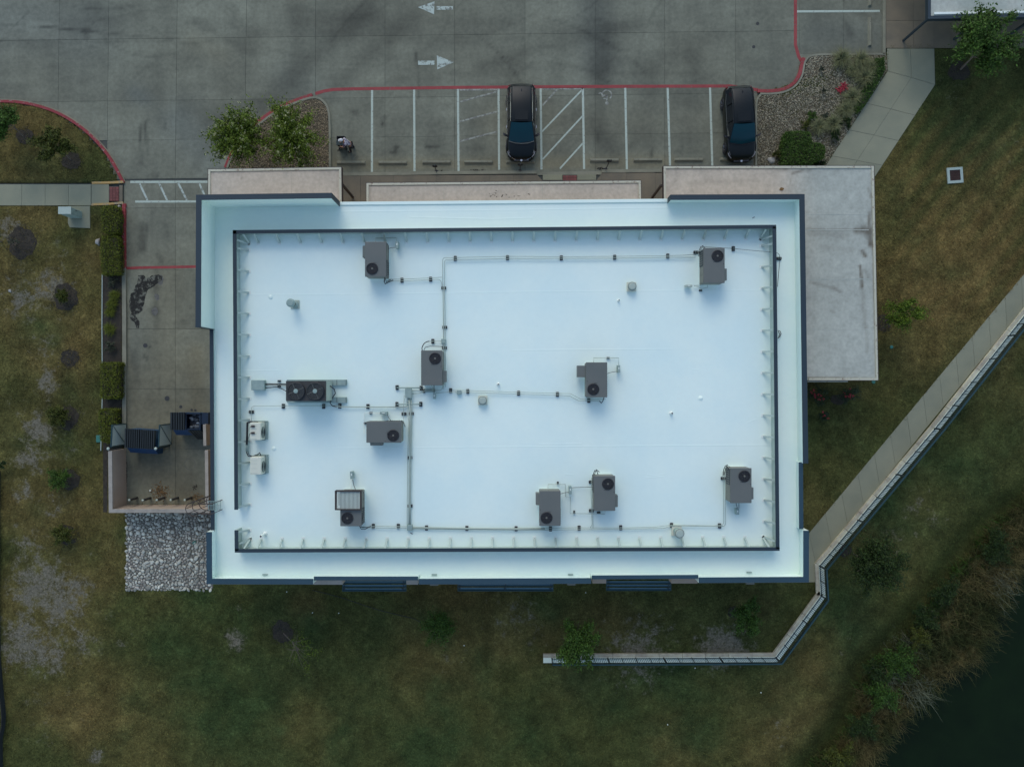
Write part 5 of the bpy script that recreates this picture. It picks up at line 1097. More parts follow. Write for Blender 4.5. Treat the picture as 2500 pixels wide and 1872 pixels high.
# ================================================================== bin enclosure
EH = 1.75
eo = P(385, 1170, 0)
ENC = thing('bin_enclosure', 'beige three sided wall enclosure for bins left of the building', 'enclosure', eo)
def epart(mb, name, m, parent=None): return mb.build(name, m, parent or ENC, origin=eo)
def wseg(pts, wd, side=0):
    v = [P(x, y, EH) for x, y in pts]; mb = MB(); mb.ribbon([(p.x, p.y) for p in v], wd, -.02, EH-.08, side); w_ = epart(mb, 'wall', G['stucco'])
    mb = MB(); mb.ribbon([(p.x, p.y) for p in v], wd+.03, EH-.08, EH, side); mb.build('wall_cap', G['stone'], w_, origin=eo)
wseg([(264, 1101), (265.5, 1251.5), (512, 1251.5)], .2, 1)
wseg([(500, 1099), (501.5, 1240)], .17, 1); wseg([(495.5, 1036), (496.5, 1088)], .15, 1)
v = P(272, 1080, 0)
# gates: pale sheet leaves with dark frames, standing open
def gate(x0, y0, x1, y1, label):
    a, b_ = P(x0, y0, EH), P(x1, y1, EH); a.z = b_.z = 0; d = b_-a; n = Vector((-d.y, d.x, 0)).normalized()*.025
    g = thing('enclosure_gate', label, 'gate', a, 0, 'open gate leaves of the bin enclosure')
    def bar(p, q, r, nm='frame_bar'): mb = MB(); mb.tube([p, q], r, 5); return mb.build(nm, G['fencerail'], g, origin=a)
    T_ = Vector((0, 0, EH)); B_ = Vector((0, 0, .12))
    mb = MB(); mb.add([a+B_+n, b_+B_+n, b_+T_+n, a+T_+n, a+B_-n, b_+B_-n, b_+T_-n, a+T_-n], [(0, 1, 2, 3), (7, 6, 5, 4), (0, 4, 5, 1), (1, 5, 6, 2), (2, 6, 7, 3), (3, 7, 4, 0)]); mb.build('sheet_panel', G['gatepanel'], g, origin=a)
    for k in range(1):
        bar(a+T_, b_+T_, .045); bar(a+B_, b_+B_, .04); bar(a+B_, a+T_, .045); bar(b_+B_, b_+T_, .045)
        m_ = Vector((.05, 0, 0)); bar(a+T_+m_, b_+B_+m_, .018, 'diagonal_brace')
    mb = MB(); c = b_+Vector((-.15, -.12, 0)); mb.tube([c, c+Vector((0, 0, EH+.05))], .055, 10); mb.build('hinge_post', G['fence'], g, origin=a)
    mb = MB(); mb.sphere(c+Vector((0, 0, EH+.05)), .095, 12, 8, (1, 1, .6)); mb.build('post_cap', G['lightgrey'], g, origin=a)
gate(273.5, 1038, 271, 1090, 'open gate leaf left of the closed bin'); gate(389.5, 1038, 387, 1090, 'open gate leaf between the closed bin and the open bin')
# bins
def lidquad(mb, c4, th=.03, ribs=10, curve=0.0):
    c = [Vector(p) for p in c4]; n = ribs*2
    for k in range(n):
        t0, t1 = k/n, (k+1)/n; up = Vector((0, 0, .07 if k % 2 else 0))
        a, b_, cc, d = c[0].lerp(c[1], t0), c[0].lerp(c[1], t1), c[3].lerp(c[2], t1), c[3].lerp(c[2], t0)
        dz = Vector((0, 0, th))
        mb.add([a+up, b_+up, cc+up, d+up, a-dz, b_-dz, cc-dz, d-dz], [(0, 3, 2, 1), (4, 5, 6, 7), (0, 1, 5, 4), (1, 2, 6, 5), (2, 3, 7, 6), (3, 0, 4, 7)])
def dumpster(name, label, x0, y0, x1, y1, openlid, rot=0):
    zt = 1.45; a, b_ = P(x0, y1, zt), P(x1, y0, zt); c = Vector(((a.x+b_.x)/2, (a.y+b_.y)/2, 0)); W_, D = b_.x-a.x, b_.y-a.y
    t = thing(name, label, 'dumpster', c, rot, 'blue steel dumpsters'); hx, hy = W_/2, D/2
    mb = MB()
    prof = [(-hy-.38, .15), (-hy-.38, .75), (-hy+.03, 1.3), (hy-.02, 1.4), (hy-.02, .15)]
    def shell(inset):
        P_ = [(y*(1-inset/hy) if abs(y) < hy else y+inset*(1 if y < 0 else -1), z+(inset if z < .2 else 0)) for y, z in prof]; return P_
    n = len(prof); L1 = [(-hx+.04, y, z) for y, z in prof]; R1 = [(hx-.04, y, z) for y, z in prof]
    fs = [tuple(range(n)), tuple(range(2*n-1, n-1, -1))]+[(k, n+k, n+(k+1) % n, (k+1) % n) for k in (0, 1, 3, 4)]
    mb.add(L1+R1, fs); mb.build('body', G['bin'], t)
    mb = MB()                                            # dark interior tray and rim
    mb.box(-hx, hx, hy-.08, hy, 1.30, 1.44); mb.box(-hx, hx, -hy, -hy+.08, 1.22, 1.36); mb.box(-hx, -hx+.08, -hy, hy, 1.25, 1.40); mb.box(hx-.08, hx, -hy, hy, 1.25, 1.40)
    if openlid: mb.box(-.02, .04, -hy, hy, 1.3, 1.43)
    mb.build('rim', G['bindark'], t)
    mb = MB(); mb.box(-hx-.14, -hx+.03, -.3, .0, .7, .95); mb.box(hx-.03, hx+.14, -.3, .0, .7, .95); mb.build('fork_pocket', G['bindark'], t)
    mb = MB()
    for s in (-1, 1): mb.lathe((s*(hx-.2), hy-.25, 0), [(.07, 0), (.07, .14)], 10); mb.lathe((s*(hx-.2), -hy-.1, 0), [(.07, 0), (.07, .14)], 10)
    mb.build('caster', G['rubber'], t)
    if not openlid:
        for s, q in ((-1, (-hx-.02, -.01)), (1, (.01, hx+.02))):
            mb = MB(); lidquad(mb, [(q[0], hy+.02, 1.5), (q[1], hy+.02, 1.5), (q[1], -hy-.02, 1.40), (q[0], -hy-.02, 1.40)], ribs=7); mb.build('lid', G['lid'], t)
    else:
        mb = MB(); lidquad(mb, [(-hx-.02, hy+.02, 1.5), (-.03, hy+.02, 1.5), (-.06, -hy-.02, 1.40), (-hx-.05, -hy-.02, 1.40)], ribs=6); mb.build('lid', G['lid'], t)
        mb = MB(); lidquad(mb, [(.06, -hy-.05, 1.35), (hx-.02, -hy-.03, 1.35), (hx+.30, -hy-.62, .75), (.42, -hy-.65, .70)], ribs=5); mb.build('lid', G['lid'], t, label='flipped open ribbed lid hanging at the front')
        mb = MB(); mb.box(.05, hx-.08, -hy+.08, hy-.08, .9, .95); mb.build('inner_floor', G['black'], t)
        mb = MB()
        for _ in range(16):
            x, y = random.uniform(.15, hx-.14), random.uniform(-hy+.14, hy-.14); r = random.uniform(.06, .14); mb.sphere((x, y, 1.02+random.uniform(0, .1)), r, 7, 5, (random.uniform(.7, 1.4), random.uniform(.6, 1.2), .5))
        mb.build('rubbish', G['bag'], t, kind='stuff')
        mb = MB(); mb.box(hx+.02, hx+.45, -hy+.35, hy, .2, 1.35); mb.build('side_box', G['bindark'], t)
dumpster('dumpster', 'closed blue dumpster with black ribbed lids between the two gate leaves', 305, 1049, 377, 1094, False, -.06)
dumpster('dumpster', 'open blue dumpster with rubbish showing and one lid flipped back', 417, 1007.5, 489, 1049, True, -.01)
bol = None
for i, (x, y) in enumerate(((335, 1214.5), (367.5, 1215), (401, 1214.5), (434.5, 1214.5), (468, 1214.5))):
    p = P(x, y, 0); lab = '%s steel bollard from the left along the back wall of the bin enclosure' % ORD[i]
    if not bol:
        bol = thing('bollard', lab, 'bollard', p, 0, 'steel bollards in the bin enclosure'); mb = MB(); mb.lathe((0, 0, 0), [(.075, 0), (.075, .98)], 14); mb.build('post', G['iron'], bol)
        mb = MB(); mb.lathe((0, 0, .98), [(.077, 0), (.06, .04), (.02, .06)], 14); mb.build('cap', G['lightgrey'], bol)
    else: dup(bol, None, p, 0, lab)
def scatter(name, cx, cy, sx, sy, n, m, s0, s1, label, cat, z=.01, **kw):
    mb = MB()
    for _ in range(n):
        p = P(random.gauss(cx, sx), random.gauss(cy, sy), z); a = random.uniform(0, 6.28); r = random.uniform(s0, s1); dx, dy = r*math.cos(a), r*math.sin(a); h = random.uniform(.005, .03)
        mb.add([(p.x-dx, p.y-dy, z), (p.x-dy*.5, p.y+dx*.5, z+h), (p.x+dx, p.y+dy, z+h*.3), (p.x+dy*.5, p.y-dx*.5, z+h)], [(0, 3, 2, 1)])
    return mb.build(name, m, kind='stuff', label=label, category=cat)
scatter('leaf_litter', 392, 1201, 11, 10, 260, G['deadleaf'], .03, .06, 'heap of brown dead leaves on the enclosure floor', 'leaves')
scatter('leaf_litter', 480, 1213, 8, 5, 90, G['deadleaf'], .03, .05, 'small scatter of yellow brown leaves by the enclosure right corner', 'leaves')
scatter('leaf_litter', 380, 1232, 40, 2.5, 120, G['deadleaf'], .02, .04, 'thin line of leaves along the enclosure back wall', 'leaves')
scatter('leaf_litter', 476, 1189, 4, 3, 16, G['mulch'], .03, .06, 'dark crumpled litter near the enclosure right wall', 'litter')
scatter('bed_litter', 309, 1160, 1.2, 32, 70, G['mulch'], .02, .05, 'dark debris line along the foot of the enclosure left wall', 'debris')
mb = MB(); p = P(367, 1197, .05); mb.cbox((p.x, p.y, .01), (.08, .1, .08), .3, .01); mb.build('white_cup', G['pvc'], **props('tiny white cup left of the leaf heap in the enclosure', 'cup'))

# ================================================================== retaining wall and fence
wo = P(1995, 1450, 0)
RW = thing('retaining_wall', 'pale limestone block retaining wall curving round the lawn and beside the diagonal walk', 'wall', wo)
FN = thing('fence', 'dark blue steel picket fence standing on the limestone retaining wall', 'fence', wo)
pts = [Vector((v.x, v.y)) for v in WALLW]
PK = MB(); 
for i in range(len(pts)-1):
    a, b_ = pts[i], pts[i+1]; d = b_-a; Ln = d.length; u = d.normalized(); n = Vector((-u.y, u.x)); nb_ = max(1, round(Ln/1.5))
    for k in range(nb_):
        s0 = Ln*k/nb_+(.012 if k or not i else -.13); s1 = Ln*(k+1)/nb_-.012; j = random.uniform(-.02, .02); w0 = .27
        mb = MB(); mb.prism([tuple(a+u*s0+n*(w0-.0+j)), tuple(a+u*s1+n*(w0+j+random.uniform(-.01, .01))), tuple(a+u*s1-n*(w0-.02)), tuple(a+u*s0-n*(w0-.02))], .12, .29+.004*(k % 3)-(.014 if not k else 0)); mb.build('cap_stone', G['wallblock'], RW, origin=wo)
        mb = MB(); mb.prism([tuple(a+u*s0+n*(w0+.03)), tuple(a+u*s1+n*(w0+.03)), tuple(a+u*s1-n*.03), tuple(a+u*s0-n*.03)], .2, .305-(.004 if not k else 0)); mb.build('fence_coping', G['palestrip'], RW, origin=wo)
        mb = MB(); mb.prism([tuple(a+u*s0+n*(w0-.04)), tuple(a+u*s1+n*(w0-.04)), tuple(a+u*s1-n*(w0-.05)), tuple(a+u*s0-n*(w0-.05))], -1.3, .12); mb.build('wall_block', G['wallblock'], RW, origin=wo)
    if i == len(pts)-2: Ln -= .55
    off = n*.0; zt = 1.42; npost = max(1, round(Ln/.92))
    A, B = a+off, a+u*Ln+off
    for z, r, nm, m in ((.42, .02, 'lower_rail', 'fence'), (zt, .036, 'top_rail', 'fencerail'), (zt-.16, .02, 'upper_rail', 'fence')):
        mb = MB(); q = [(A.x, A.y), (B.x, B.y)]; mb.ribbon(q, r*2, z-r, z+r); mb.build(nm, G[m], FN, origin=wo)
    for k in range(npost+(1 if i == len(pts)-2 else 0)):
        p = a+u*(Ln*k/npost)+off; ang = math.atan2(u.y, u.x)
        big = (k % 2 == 0); mb = MB(); mb.cbox((p.x, p.y, .28), (.055 if big else .03,)*2+(zt-.26,), ang); mb.build('post', G['fence'], FN, origin=wo)
    m_ = int(Ln/.115); ang = math.atan2(u.y, u.x)
    for k in range(m_): p = a+u*(Ln*(k+.5)/m_)+off; PK.cbox((p.x, p.y, .32), (.024, .022, zt-.34), ang)
PK.build('pickets', G['fence'], FN, origin=wo, kind='stuff')

# ================================================================== wheel stops, signs and small things
ws = None
for i, (x0, x1, y, lab) in enumerate(((821, 892, 396, 'by the person, first from the left'), (923.5, 993, 396, 'in the second stall from the left'), (1030, 1101, 395, 'in the third stall, above the short sign post'), (1133, 1203, 394.5, 'left of the first parked car'), (1236, 1305, 393.5, 'under the nose of the first parked car'),
                     (1441, 1511, 390.3, 'in the wheelchair stall'), (1546, 1618.5, 389.5, 'right of the wheelchair stall'), (1646, 1718, 388.8, 'left of the second parked car'), (1757, 1829, 388, 'under the second parked car'), )):
    p = P((x0+x1)/2, y, .14); p.z = 0
    if not ws:
        ws = thing('wheel_stop', 'concrete wheel stop '+lab, 'wheel stop', p, 0, 'concrete wheel stops'); mb = MB(); L_ = .92
        mb.add([(-L_, -.15, 0), (L_, -.15, 0), (L_, .11, 0), (-L_, .11, 0), (-L_+.03, -.05, .135), (L_-.03, -.05, .135), (L_-.03, .06, .135), (-L_+.03, .06, .135)], [(0, 3, 2, 1), (4, 5, 6, 7), (0, 1, 5, 4), (1, 2, 6, 5), (2, 3, 7, 6), (3, 0, 4, 7)]); mb.build('concrete_bar', G['kerb'], ws)
        mb = MB(); mb.disc((-.6, 0), .02, 8, .138); mb.disc((.6, 0), .02, 8, .138); mb.build('fixing_pins', G['iron'], ws)
    else: dup(ws, None, p, 0, 'concrete wheel stop '+lab)
for y, lab in ((76, 'standing upright in the right hand stall near the top'), (-22, 'cut by the top edge of the picture on the right')):
    p = P(2125, y, .14); p.z = 0; dup(ws, None, p, math.pi/2, 'concrete wheel stop '+lab)
def sign(x, y, h, label, lean=(0, 0)):
    p = P(x, y, 0); t = thing('sign_post', label, 'sign', p, 0, 'short parking sign posts'); q = Vector((lean[0], lean[1], h))
    mb = MB(); mb.tube([(0, 0, 0), q], .03, 8); mb.build('post', G['iron'], t); mb = MB(); mb.lathe((0, 0, 0), [(.14, 0), (.12, .08)], 12); mb.build('base', G['rubber'], t)
    mb = MB(); mb.box(q.x-.15, q.x+.15, q.y+.032, q.y+.045, h-.47, h-.02); s_ = mb.build('sign_plate', G['black'], t); return t
sign(1066, 420, 1.35, 'dark parking sign post in front of the third stall')
sign(1269.5, 419, 1.6, 'dark parking sign post at the nose of the first parked car')
sign(1478.5, 415, 2.0, 'tall dark sign post at the wheelchair stall')
scatter('litter', 1466, 412, 3.5, 1.6, 26, G['mulch'], .03, .07, 'dark scraps of litter beside the wheelchair stall sign', 'litter')
scatter('litter', 1078, 417, 2, 2, 8, G['mulch'], .02, .05, 'few leaf scraps on the kerb by the third stall', 'litter')
scatter('litter', 1165, 415, 14, .8, 30, G['mulch'], .02, .05, 'thin dirt line along the kerb of the fourth stall', 'debris')
scatter('litter', 1098, 0.0+421, 1, 1, 5, G['mulch'], .02, .04, 'crumbs of dirt at the kerb joint', 'debris')
# utility cabinet on its pad
mb = MB(); mb.prism([P(x, y, .17) for x, y in ((165, 503.5), (219, 503), (219.5, 557), (170, 555), (166, 545))], 0, .17); mb.build('utility_pad', G['walk'], kind='structure')
c = P(158.5, 514, 1.35); t = thing('utility_cabinet', 'pale grey utility cabinet on a concrete pad under the left sidewalk', 'utility cabinet', (c.x, c.y, .17))
mb = MB(); mb.cbox((0, 0, 0), (.76, .42, 1.18), bev=.02); mb.build('cabinet_body', G['galv'], t); mb = MB(); mb.cbox((0, 0, 1.18), (.8, .46, .04)); mb.build('cabinet_top', G['lightgrey'], t)
mb = MB(); mb.box(.385, .395, -.17, .17, .12, 1.1); mb.build('cabinet_door', G['galv'], t); mb = MB(); mb.box(.395, .42, .08, .11, .6, .75); mb.build('handle', G['iron'], t)
# drain with rusty grate
c = P(2332, 428, .18); t = thing('drain_inlet', 'square concrete drain inlet with rusty grate in the right lawn', 'drain', (c.x, c.y, .1), .07)
mb = MB(); S = .5
for a in ((-S, S, -S, -.34), (-S, S, .34, S), (-S, -.34, -.34, .34), (.34, S, -.34, .34)): mb.box(*a, -.1, .09)
mb.build('concrete_frame', G['lightgrey'], t); mb = MB(); mb.box(-.34, .34, -.34, .34, -.1, -.05); mb.build('pit', G['black'], t)
for k in range(9): mb = MB(); x = -.31+.62*k/8; mb.box(x-.02, x+.02, -.34, .34, .03, .06); mb.build('grate_bar', G['rust'], t)
mb = MB()
for k in range(4): y = -.25+.5*k/3; mb.box(-.34, .34, y-.012, y+.012, .025, .05)
mb.build('cross_bar', G['rust'], t)
def rock(x, y, sx, sy, label, sz=.3):
    me, vv, ff = rockmesh(int(x), 9); me = me; me.materials.clear(); me.materials.append(G['rock']); o = link('boulder', me, None, label=label, category='rock'); o.location = P(x, y, .12); o.scale = (sx, sy, sz); o.rotation_euler = (0, 0, x)
rock(1883, 393, .22, .28, 'pale limestone boulder in the gravel bed beside the clipped hedge')
rock(239, 591, .2, .26, 'pale boulder left of the roadside hedges'); rock(24, 710, .12, .1, 'small white stone in the dry lawn at far left', .1); rock(291, 504, .1, .1, 'small tan stone at the red kerb corner by the yellow kerb', .12)
def gbox(x, y, r, label):
    c = P(x, y, .15); mb = MB(); mb.lathe((c.x, c.y, .08), [(r, 0), (r, .06), (r*.85, .08)], 14); mb.build('valve_box', G['green'], **props(label, 'valve box'))
c = P(240, 1071, .15); mb = MB(); mb.cbox((c.x, c.y, .1), (.3, .46, .07), 0, .03); mb.build('valve_box', G['green'], **props('green rectangular valve box left of the lowest hedge', 'valve box'))
gbox(2177, 847, .11, 'small green round valve cover in the lawn right of the grey canopy'); gbox(2133, 932, .12, 'small green round valve cover under the grey canopy corner'); gbox(474, 1325, .12, 'small dark green valve cover among the river rocks')
# silt fence at far left, black cable on the grass
mb = MB(); v = [P(x, y, 0) for x, y in ((3, 1150), (3, 1330), (2, 1450), (4, 1600), (11, 1680), (17, 1740), (16, 1765), (9, 1800), (10, 1872), (10, 1990))]
mb.ribbon([(p.x, p.y) for p in v], .03, .05, .5); s_ = mb.build('silt_fence', G['fabric'], **props('black fabric silt fence winding down the left edge', 'silt fence'))
mb = MB(); mb.tube([P(x, y, .16) for x, y in ((763, 1440), (800, 1449), (840, 1460), (880, 1474), (930, 1490), (975, 1501), (1010, 1509), (1030, 1520))], .018, 5); mb.build('ground_cable', G['rubber'], **props('thin black cable curving over the grass below the building', 'cable'))
for k, (x, y) in enumerate(((700, 1444), (763, 1495), (827, 1496), (1430, 1446), (1858, 1690), (1630, 1768), (1133, 1575), (1697, 1630))):
    p = P(x, y, .11); mb = MB(); mb.cbox((p.x, p.y, .08), (.06, .05, .05), k); 
    mb.build('white_scrap', G['pvc'], **props(['tiny white scrap on grass near the lower left corner of the building', 'tiny white scrap left of the brown grass patch', 'tiny white scrap above the black cable', 'tiny white scrap below the right building edge', 'tiny white scrap on the lower right lawn below the fence', 'tiny white scrap in the bottom lawn right of centre', 'tiny white scrap right of the small bush', 'tiny white scrap just under the fence'][k], 'litter'))

# ================================================================== plants
def leafcloud(C, R, N, size, clumps=None, flat=.35, seed=0, ell=(1, 1, 1), shell=.35, tan=.11, rad_=.17):
    """N leaf quads gathered in clumps inside an ellipsoid crown; returns verts, faces"""
    r = np.random.default_rng(seed); C = np.array(C); ell = np.array(ell)*R
    if clumps:
        d = r.normal(size=(clumps, 3)); d /= np.linalg.norm(d, axis=1)[:, None]; d[:, 2] = np.abs(d[:, 2])*.9-.15
        rad = r.uniform(shell, 1, clumps)**.7; cc = d*rad[:, None]*r.uniform(.75, 1.12, (clumps, 1))
        k = r.integers(0, clumps, N); p = cc[k]+r.normal(0, tan, (N, 3))*r.uniform(.6, 1.3, (clumps, 1))[k]+d[k]*r.normal(0, rad_, (N, 1))
    else:
        d = r.normal(size=(N, 3)); d /= np.linalg.norm(d, axis=1)[:, None]; p = d*r.uniform(shell, 1, (N, 1))**.6
    p = p*ell+C
    return leafquads(p, size, r, flat), p
def leafquads(p, size, r, flat=.35):
    N = len(p); nrm = r.normal(size=(N, 3)); nrm[:, 2] = np.abs(nrm[:, 2])+flat; nrm /= np.linalg.norm(nrm, axis=1)[:, None]
    a = r.normal(size=(N, 3)); u = np.cross(nrm, a); u /= np.linalg.norm(u, axis=1)[:, None]; v = np.cross(nrm, u)
    s = size*r.uniform(.6, 1.3, (N, 1)); u = u*s; v = v*s*.45
    V = np.stack([p-u, p+v, p+u, p-v], 1).reshape(-1, 3); return V
def leafmesh(name, V, m, parent, org, **kw):
    V = V-np.array(org); Fc = np.arange(len(V)).reshape(-1, 4); return npmesh(name, V, Fc, m, parent, **kw)
MULCHPTS = []
def mulch_ring(x, y, rr, r):
    MULCHPTS.append((x, y, rr)); mc = P(x, y, .12); n = 44; ph = [r.uniform(0, 6.28) for _ in range(4)]; pts = []
    for k in range(n):
        t = 2*math.pi*k/n; q = rr*H/F*.86*(1+.07*math.sin(2*t+ph[0])+.06*math.sin(3*t+ph[1])+.05*math.sin(7*t+ph[2])+r.uniform(-.04, .04)); pts.append((mc.x+q*math.cos(t), mc.y+q*math.sin(t)))
    mb = MB(); mb.prism(pts, -.6, .118); o = mb.build('mulch_ring', G['mulch'], kind='structure')
    if mc.x > 19 and mc.y < -9: o.location.z = -.78
def tree(name, label, cat, base, crown, zc, R, N, size, m, clumps=26, ell=(1, 1, .8), tr=.05, seed=1, mulch=None, group=None, limbs=9, stems=1, flower=None, shell=.35, tan=.11, rad_=.17):
    b = P(*base, .1); c = P(*crown, zc); t = thing(name, label, cat, b, 0, group); r = random.Random(seed)
    mb = MB()
    for s in range(stems):
        dx, dy = (r.uniform(-.12, .12), r.uniform(-.12, .12)) if stems > 1 else (0, 0)
        e = c+Vector((r.uniform(-.2, .2), r.uniform(-.2, .2), -.1)); m1 = b.lerp(e, .5)+Vector((dx*1.5, dy*1.5, 0))
        mb.tube([b+Vector((dx, dy, 0)), m1, e], tr/(1+.3*(stems-1)), 6, tr*.4)
    trunk = mb.build('trunk', G['bark'], t, origin=b)
    mb = MB()
    for k in range(limbs):
        a = 2*math.pi*k/limbs+r.uniform(-.3, .3); s0 = b.lerp(c, r.uniform(.45, .95)); e = c+Vector((math.cos(a)*R*ell[0]*.8, math.sin(a)*R*ell[1]*.8, r.uniform(-.1, .5)*R*ell[2]))
        mb.tube([s0, s0.lerp(e, .5)+Vector((0, 0, .1*R)), e], tr*.4, 5, tr*.12)
    mb.build('limbs', G['bark'], trunk, origin=b)
    V, p = leafcloud(c, R, N, size, clumps, seed=seed, ell=ell, shell=shell, tan=tan, rad_=rad_)
    leafmesh('crown', V, m, t, b)
    if flower:
        rr = np.random.default_rng(seed+5); o = p-np.array(c); d = np.linalg.norm(o/np.array(ell)/R, axis=1); sel = p[(d > .6) & (o[:, 2] > -.1*R)]; k = rr.integers(0, len(sel), flower)
        q = np.repeat(sel[k]+np.array([0, 0, .06]), 7, axis=0); q = q+rr.normal(0, .05, q.shape); leafmesh('blossom', leafquads(q, .05, rr, .6), G['flower'], t, b)
    if mulch:
        mulch_ring(*mulch, r)
    return t
tree('crape_myrtle', 'left one of the two white flowering crape myrtles above the pink canopy', 'tree', (620, 366), (588, 336), 2.7, 1.66, 13500, .075, G['leafmyrtle'], 78, (.98, 1.02, .7), .06, 3, group='flowering crape myrtles', stems=4, limbs=14, flower=130, shell=.02, tan=.085, rad_=.22)
tree('crape_myrtle', 'right one of the two white flowering crape myrtles beside the gravel', 'tree', (738, 362), (708, 331), 2.7, 1.66, 13500, .075, G['leafmyrtle'], 78, (.94, 1.1, .75), .06, 4, group='flowering crape myrtles', stems=4, limbs=14, flower=110, shell=.02, tan=.085, rad_=.22)
tree('small_tree', 'young green tree cut by the left edge on the kerbed island', 'tree', (58, 333), (14, 298), 2.2, 1.1, 6000, .075, G['leafoak'], 26, seed=5, mulch=(60, 333, 22))
tree('small_tree', 'young green tree with mulch ring near the curved red kerb', 'tree', (173, 390), (129, 352), 2.1, 1.05, 5500, .075, G['leafolive'], 24, seed=6, mulch=(174, 393, 25))
tree('shade_tree', 'leafy shade tree in front of the neighbouring shelter at top right', 'tree', (2345, 170), (2410, 100), 3.6, 1.75, 10500, .09, G['leafoak'], 46, (1.05, .95, .8), .07, 7, mulch=(2342, 174, 28), limbs=14, shell=.25)
tree('small_tree', 'bright lime green young tree in the lawn right of the grey canopy', 'tree', (2160, 785), (2206, 765), 2.2, 1.1, 4200, .065, G['leafbright'], 34, (1.15, .8, .7), .035, 8, mulch=(2155, 790, 22))
tree('large_bush', 'large dark bushy tree on the slope right of the fence corner', 'tree', (2085, 1352), (2138, 1382), 2.6, 1.75, 15000, .065, G['leafdark'], 60, (1.0, .95, .7), .05, 9, mulch=(2077, 1351, 17), shell=.2)
tree('small_tree', 'dense green tree overhanging the lower fence', 'tree', (1400, 1532), (1407, 1562), 2.4, 1.35, 11000, .08, G['leafoak'], 44, (.9, 1.08, .9), .06, 10, shell=.05)
tree('small_tree', 'compact dark green tree in the lawn left of the fence bend', 'tree', (1795, 1492), (1822, 1506), 1.9, 1.0, 6500, .06, G['leafgreen'], 32, (.9, 1.15, .8), .04, 11, mulch=(1790, 1494, 15))
tree('small_bush', 'soft green bush in the lawn below the first two sunshades', 'bush', (1074, 1512), (1070, 1528), .9, 1.1, 5500, .055, G['leafgreen'], 34, (.95, 1.05, .7), .03, 12)
tree('bare_sapling', 'thin leaning sapling with sparse leaves at lower left', 'tree', (692, 1545), (733, 1590), 1.6, 1.25, 420, .05, G['leafbright'], 26, (.85, 1.1, .35), .03, 13, mulch=(690, 1542, 30), limbs=16)
# low shrubs in the west lawn, several set in mulch rings
for i, (x, y, r, mx, my, mr, lab, m) in enumerate(((153, 722, 13, 160, 725, 30, 'small dark shrub in a mulch ring, uppermost in the left lawn', 'leafolive'), (142, 1014, 24, 166, 1020, 26, 'olive green shrub in the left lawn level with the lowest hedge', 'leafolive'),
                  (146, 1168, 25, 170, 1170, 24, 'dark green shrub left of the bin enclosure', 'leafshrub'), (152, 1303, 21, 166, 1306, 22, 'olive shrub left of the river rocks', 'leafolive'))):
    p = (x, y); tree('lawn_shrub', lab, 'shrub', p, p, .6, r*H/F*1.12, 4200, .045, G[m], 34, (1, 1, .7), .02, 20+i, mulch=(mx, my, mr*1.2), group='shrubs in the left lawn')
for x, y, r in ((54, 593, 42), (170, 874, 25)):
    mulch_ring(x, y, r, random)
tree('bare_shrub', 'nearly bare twiggy shrub in the big mulch ring at far left', 'shrub', (40, 595), (30, 592), .6, .45, 120, .05, G['leafgrey'], 8, seed=30)
tree('small_tree', 'dark tree barely entering at the left edge beside the big mulch ring', 'tree', (4, 590), (-14, 583), 2, .75, 1500, .07, G['leafdark'], 14, seed=31)
tree('small_bush', 'dark bush barely entering at the left edge, level with the bin enclosure', 'bush', (-2, 1135), (-2, 1135), .6, .4, 500, .06, G['leafdark'], 10, seed=32)
mb = MB()
for (x, y, rr) in MULCHPTS:
    for _ in range(int(rr*9)):
        a = random.uniform(0, 6.28); q = rr*math.sqrt(random.random())*random.choice((1, 1, 1.15, 1.3)); p = P(x+q*math.cos(a), y+q*math.sin(a), .12); r = random.uniform(.02, .055); b_ = random.uniform(0, 6.28); dx, dy = r*math.cos(b_), r*math.sin(b_)
        z = .125 if not (p.x > 19 and p.y < -9) else -.64
        mb.add([(p.x-dx, p.y-dy, z), (p.x+dy*.4, p.y-dx*.4, z+.02), (p.x+dx, p.y+dy, z), (p.x-dy*.4, p.y+dx*.4, z+.025)], [(0, 1, 2, 3)])
mb.build('mulch_chips', G['mulch'], kind='stuff', label='loose dark bark chips scattered over and around the tree mulch rings', category='mulch')
# clipped hedges
def hedge(poly, h, m, label, n=3000, name='clipped_hedge', seed=0, lf=.045, group=None, rough=.05):
    pw = [P(x, y, h) for x, y in poly]; c = sum(pw, Vector())/len(pw); c.z = .1; t = thing(name, label, 'hedge', c, 0, group); r = np.random.default_rng(seed)
    core = [(c.x+(p.x-c.x)*.86, c.y+(p.y-c.y)*.86) for p in pw]; mb = MB(); mb.prism(core, .05, h-.12); mb.build('woody_core', G['mulch'], t, origin=c)
    xy = np.array([(p.x, p.y) for p in pw]); lo, hi = xy.min(0), xy.max(0); L = [tuple(q) for q in xy]
    q = r.uniform(lo, hi, (n*3, 2)); ok = inpoly(q[:, 0], q[:, 1], L); q = q[ok][:int(n*.62)]
    d = segdist(q[:, 0], q[:, 1], L+[L[0]]); top = np.column_stack([q, h-.12*np.exp(-(d/.12)**2)-.04+r.normal(0, rough, len(q))+.12*(fbm(q[:, 0], q[:, 1], .5, 2)-.5)])
    k = r.integers(0, len(L), int(n*.5)); s = r.random((int(n*.5), 1)); A = xy[k]; B = xy[(k+1) % len(L)]; w_ = A*(1-s)+B*s; ctr = np.array([c.x, c.y]); w_ = w_-(w_-ctr)*.04+r.normal(0, .035, w_.shape)
    side = np.column_stack([w_, r.uniform(.08, h-.03, len(w_))])
    leafmesh('foliage', leafquads(np.vstack([top, side]), lf, r, .5), G[m], t, c)
gH = 'clipped hedges beside the driveway kerb'
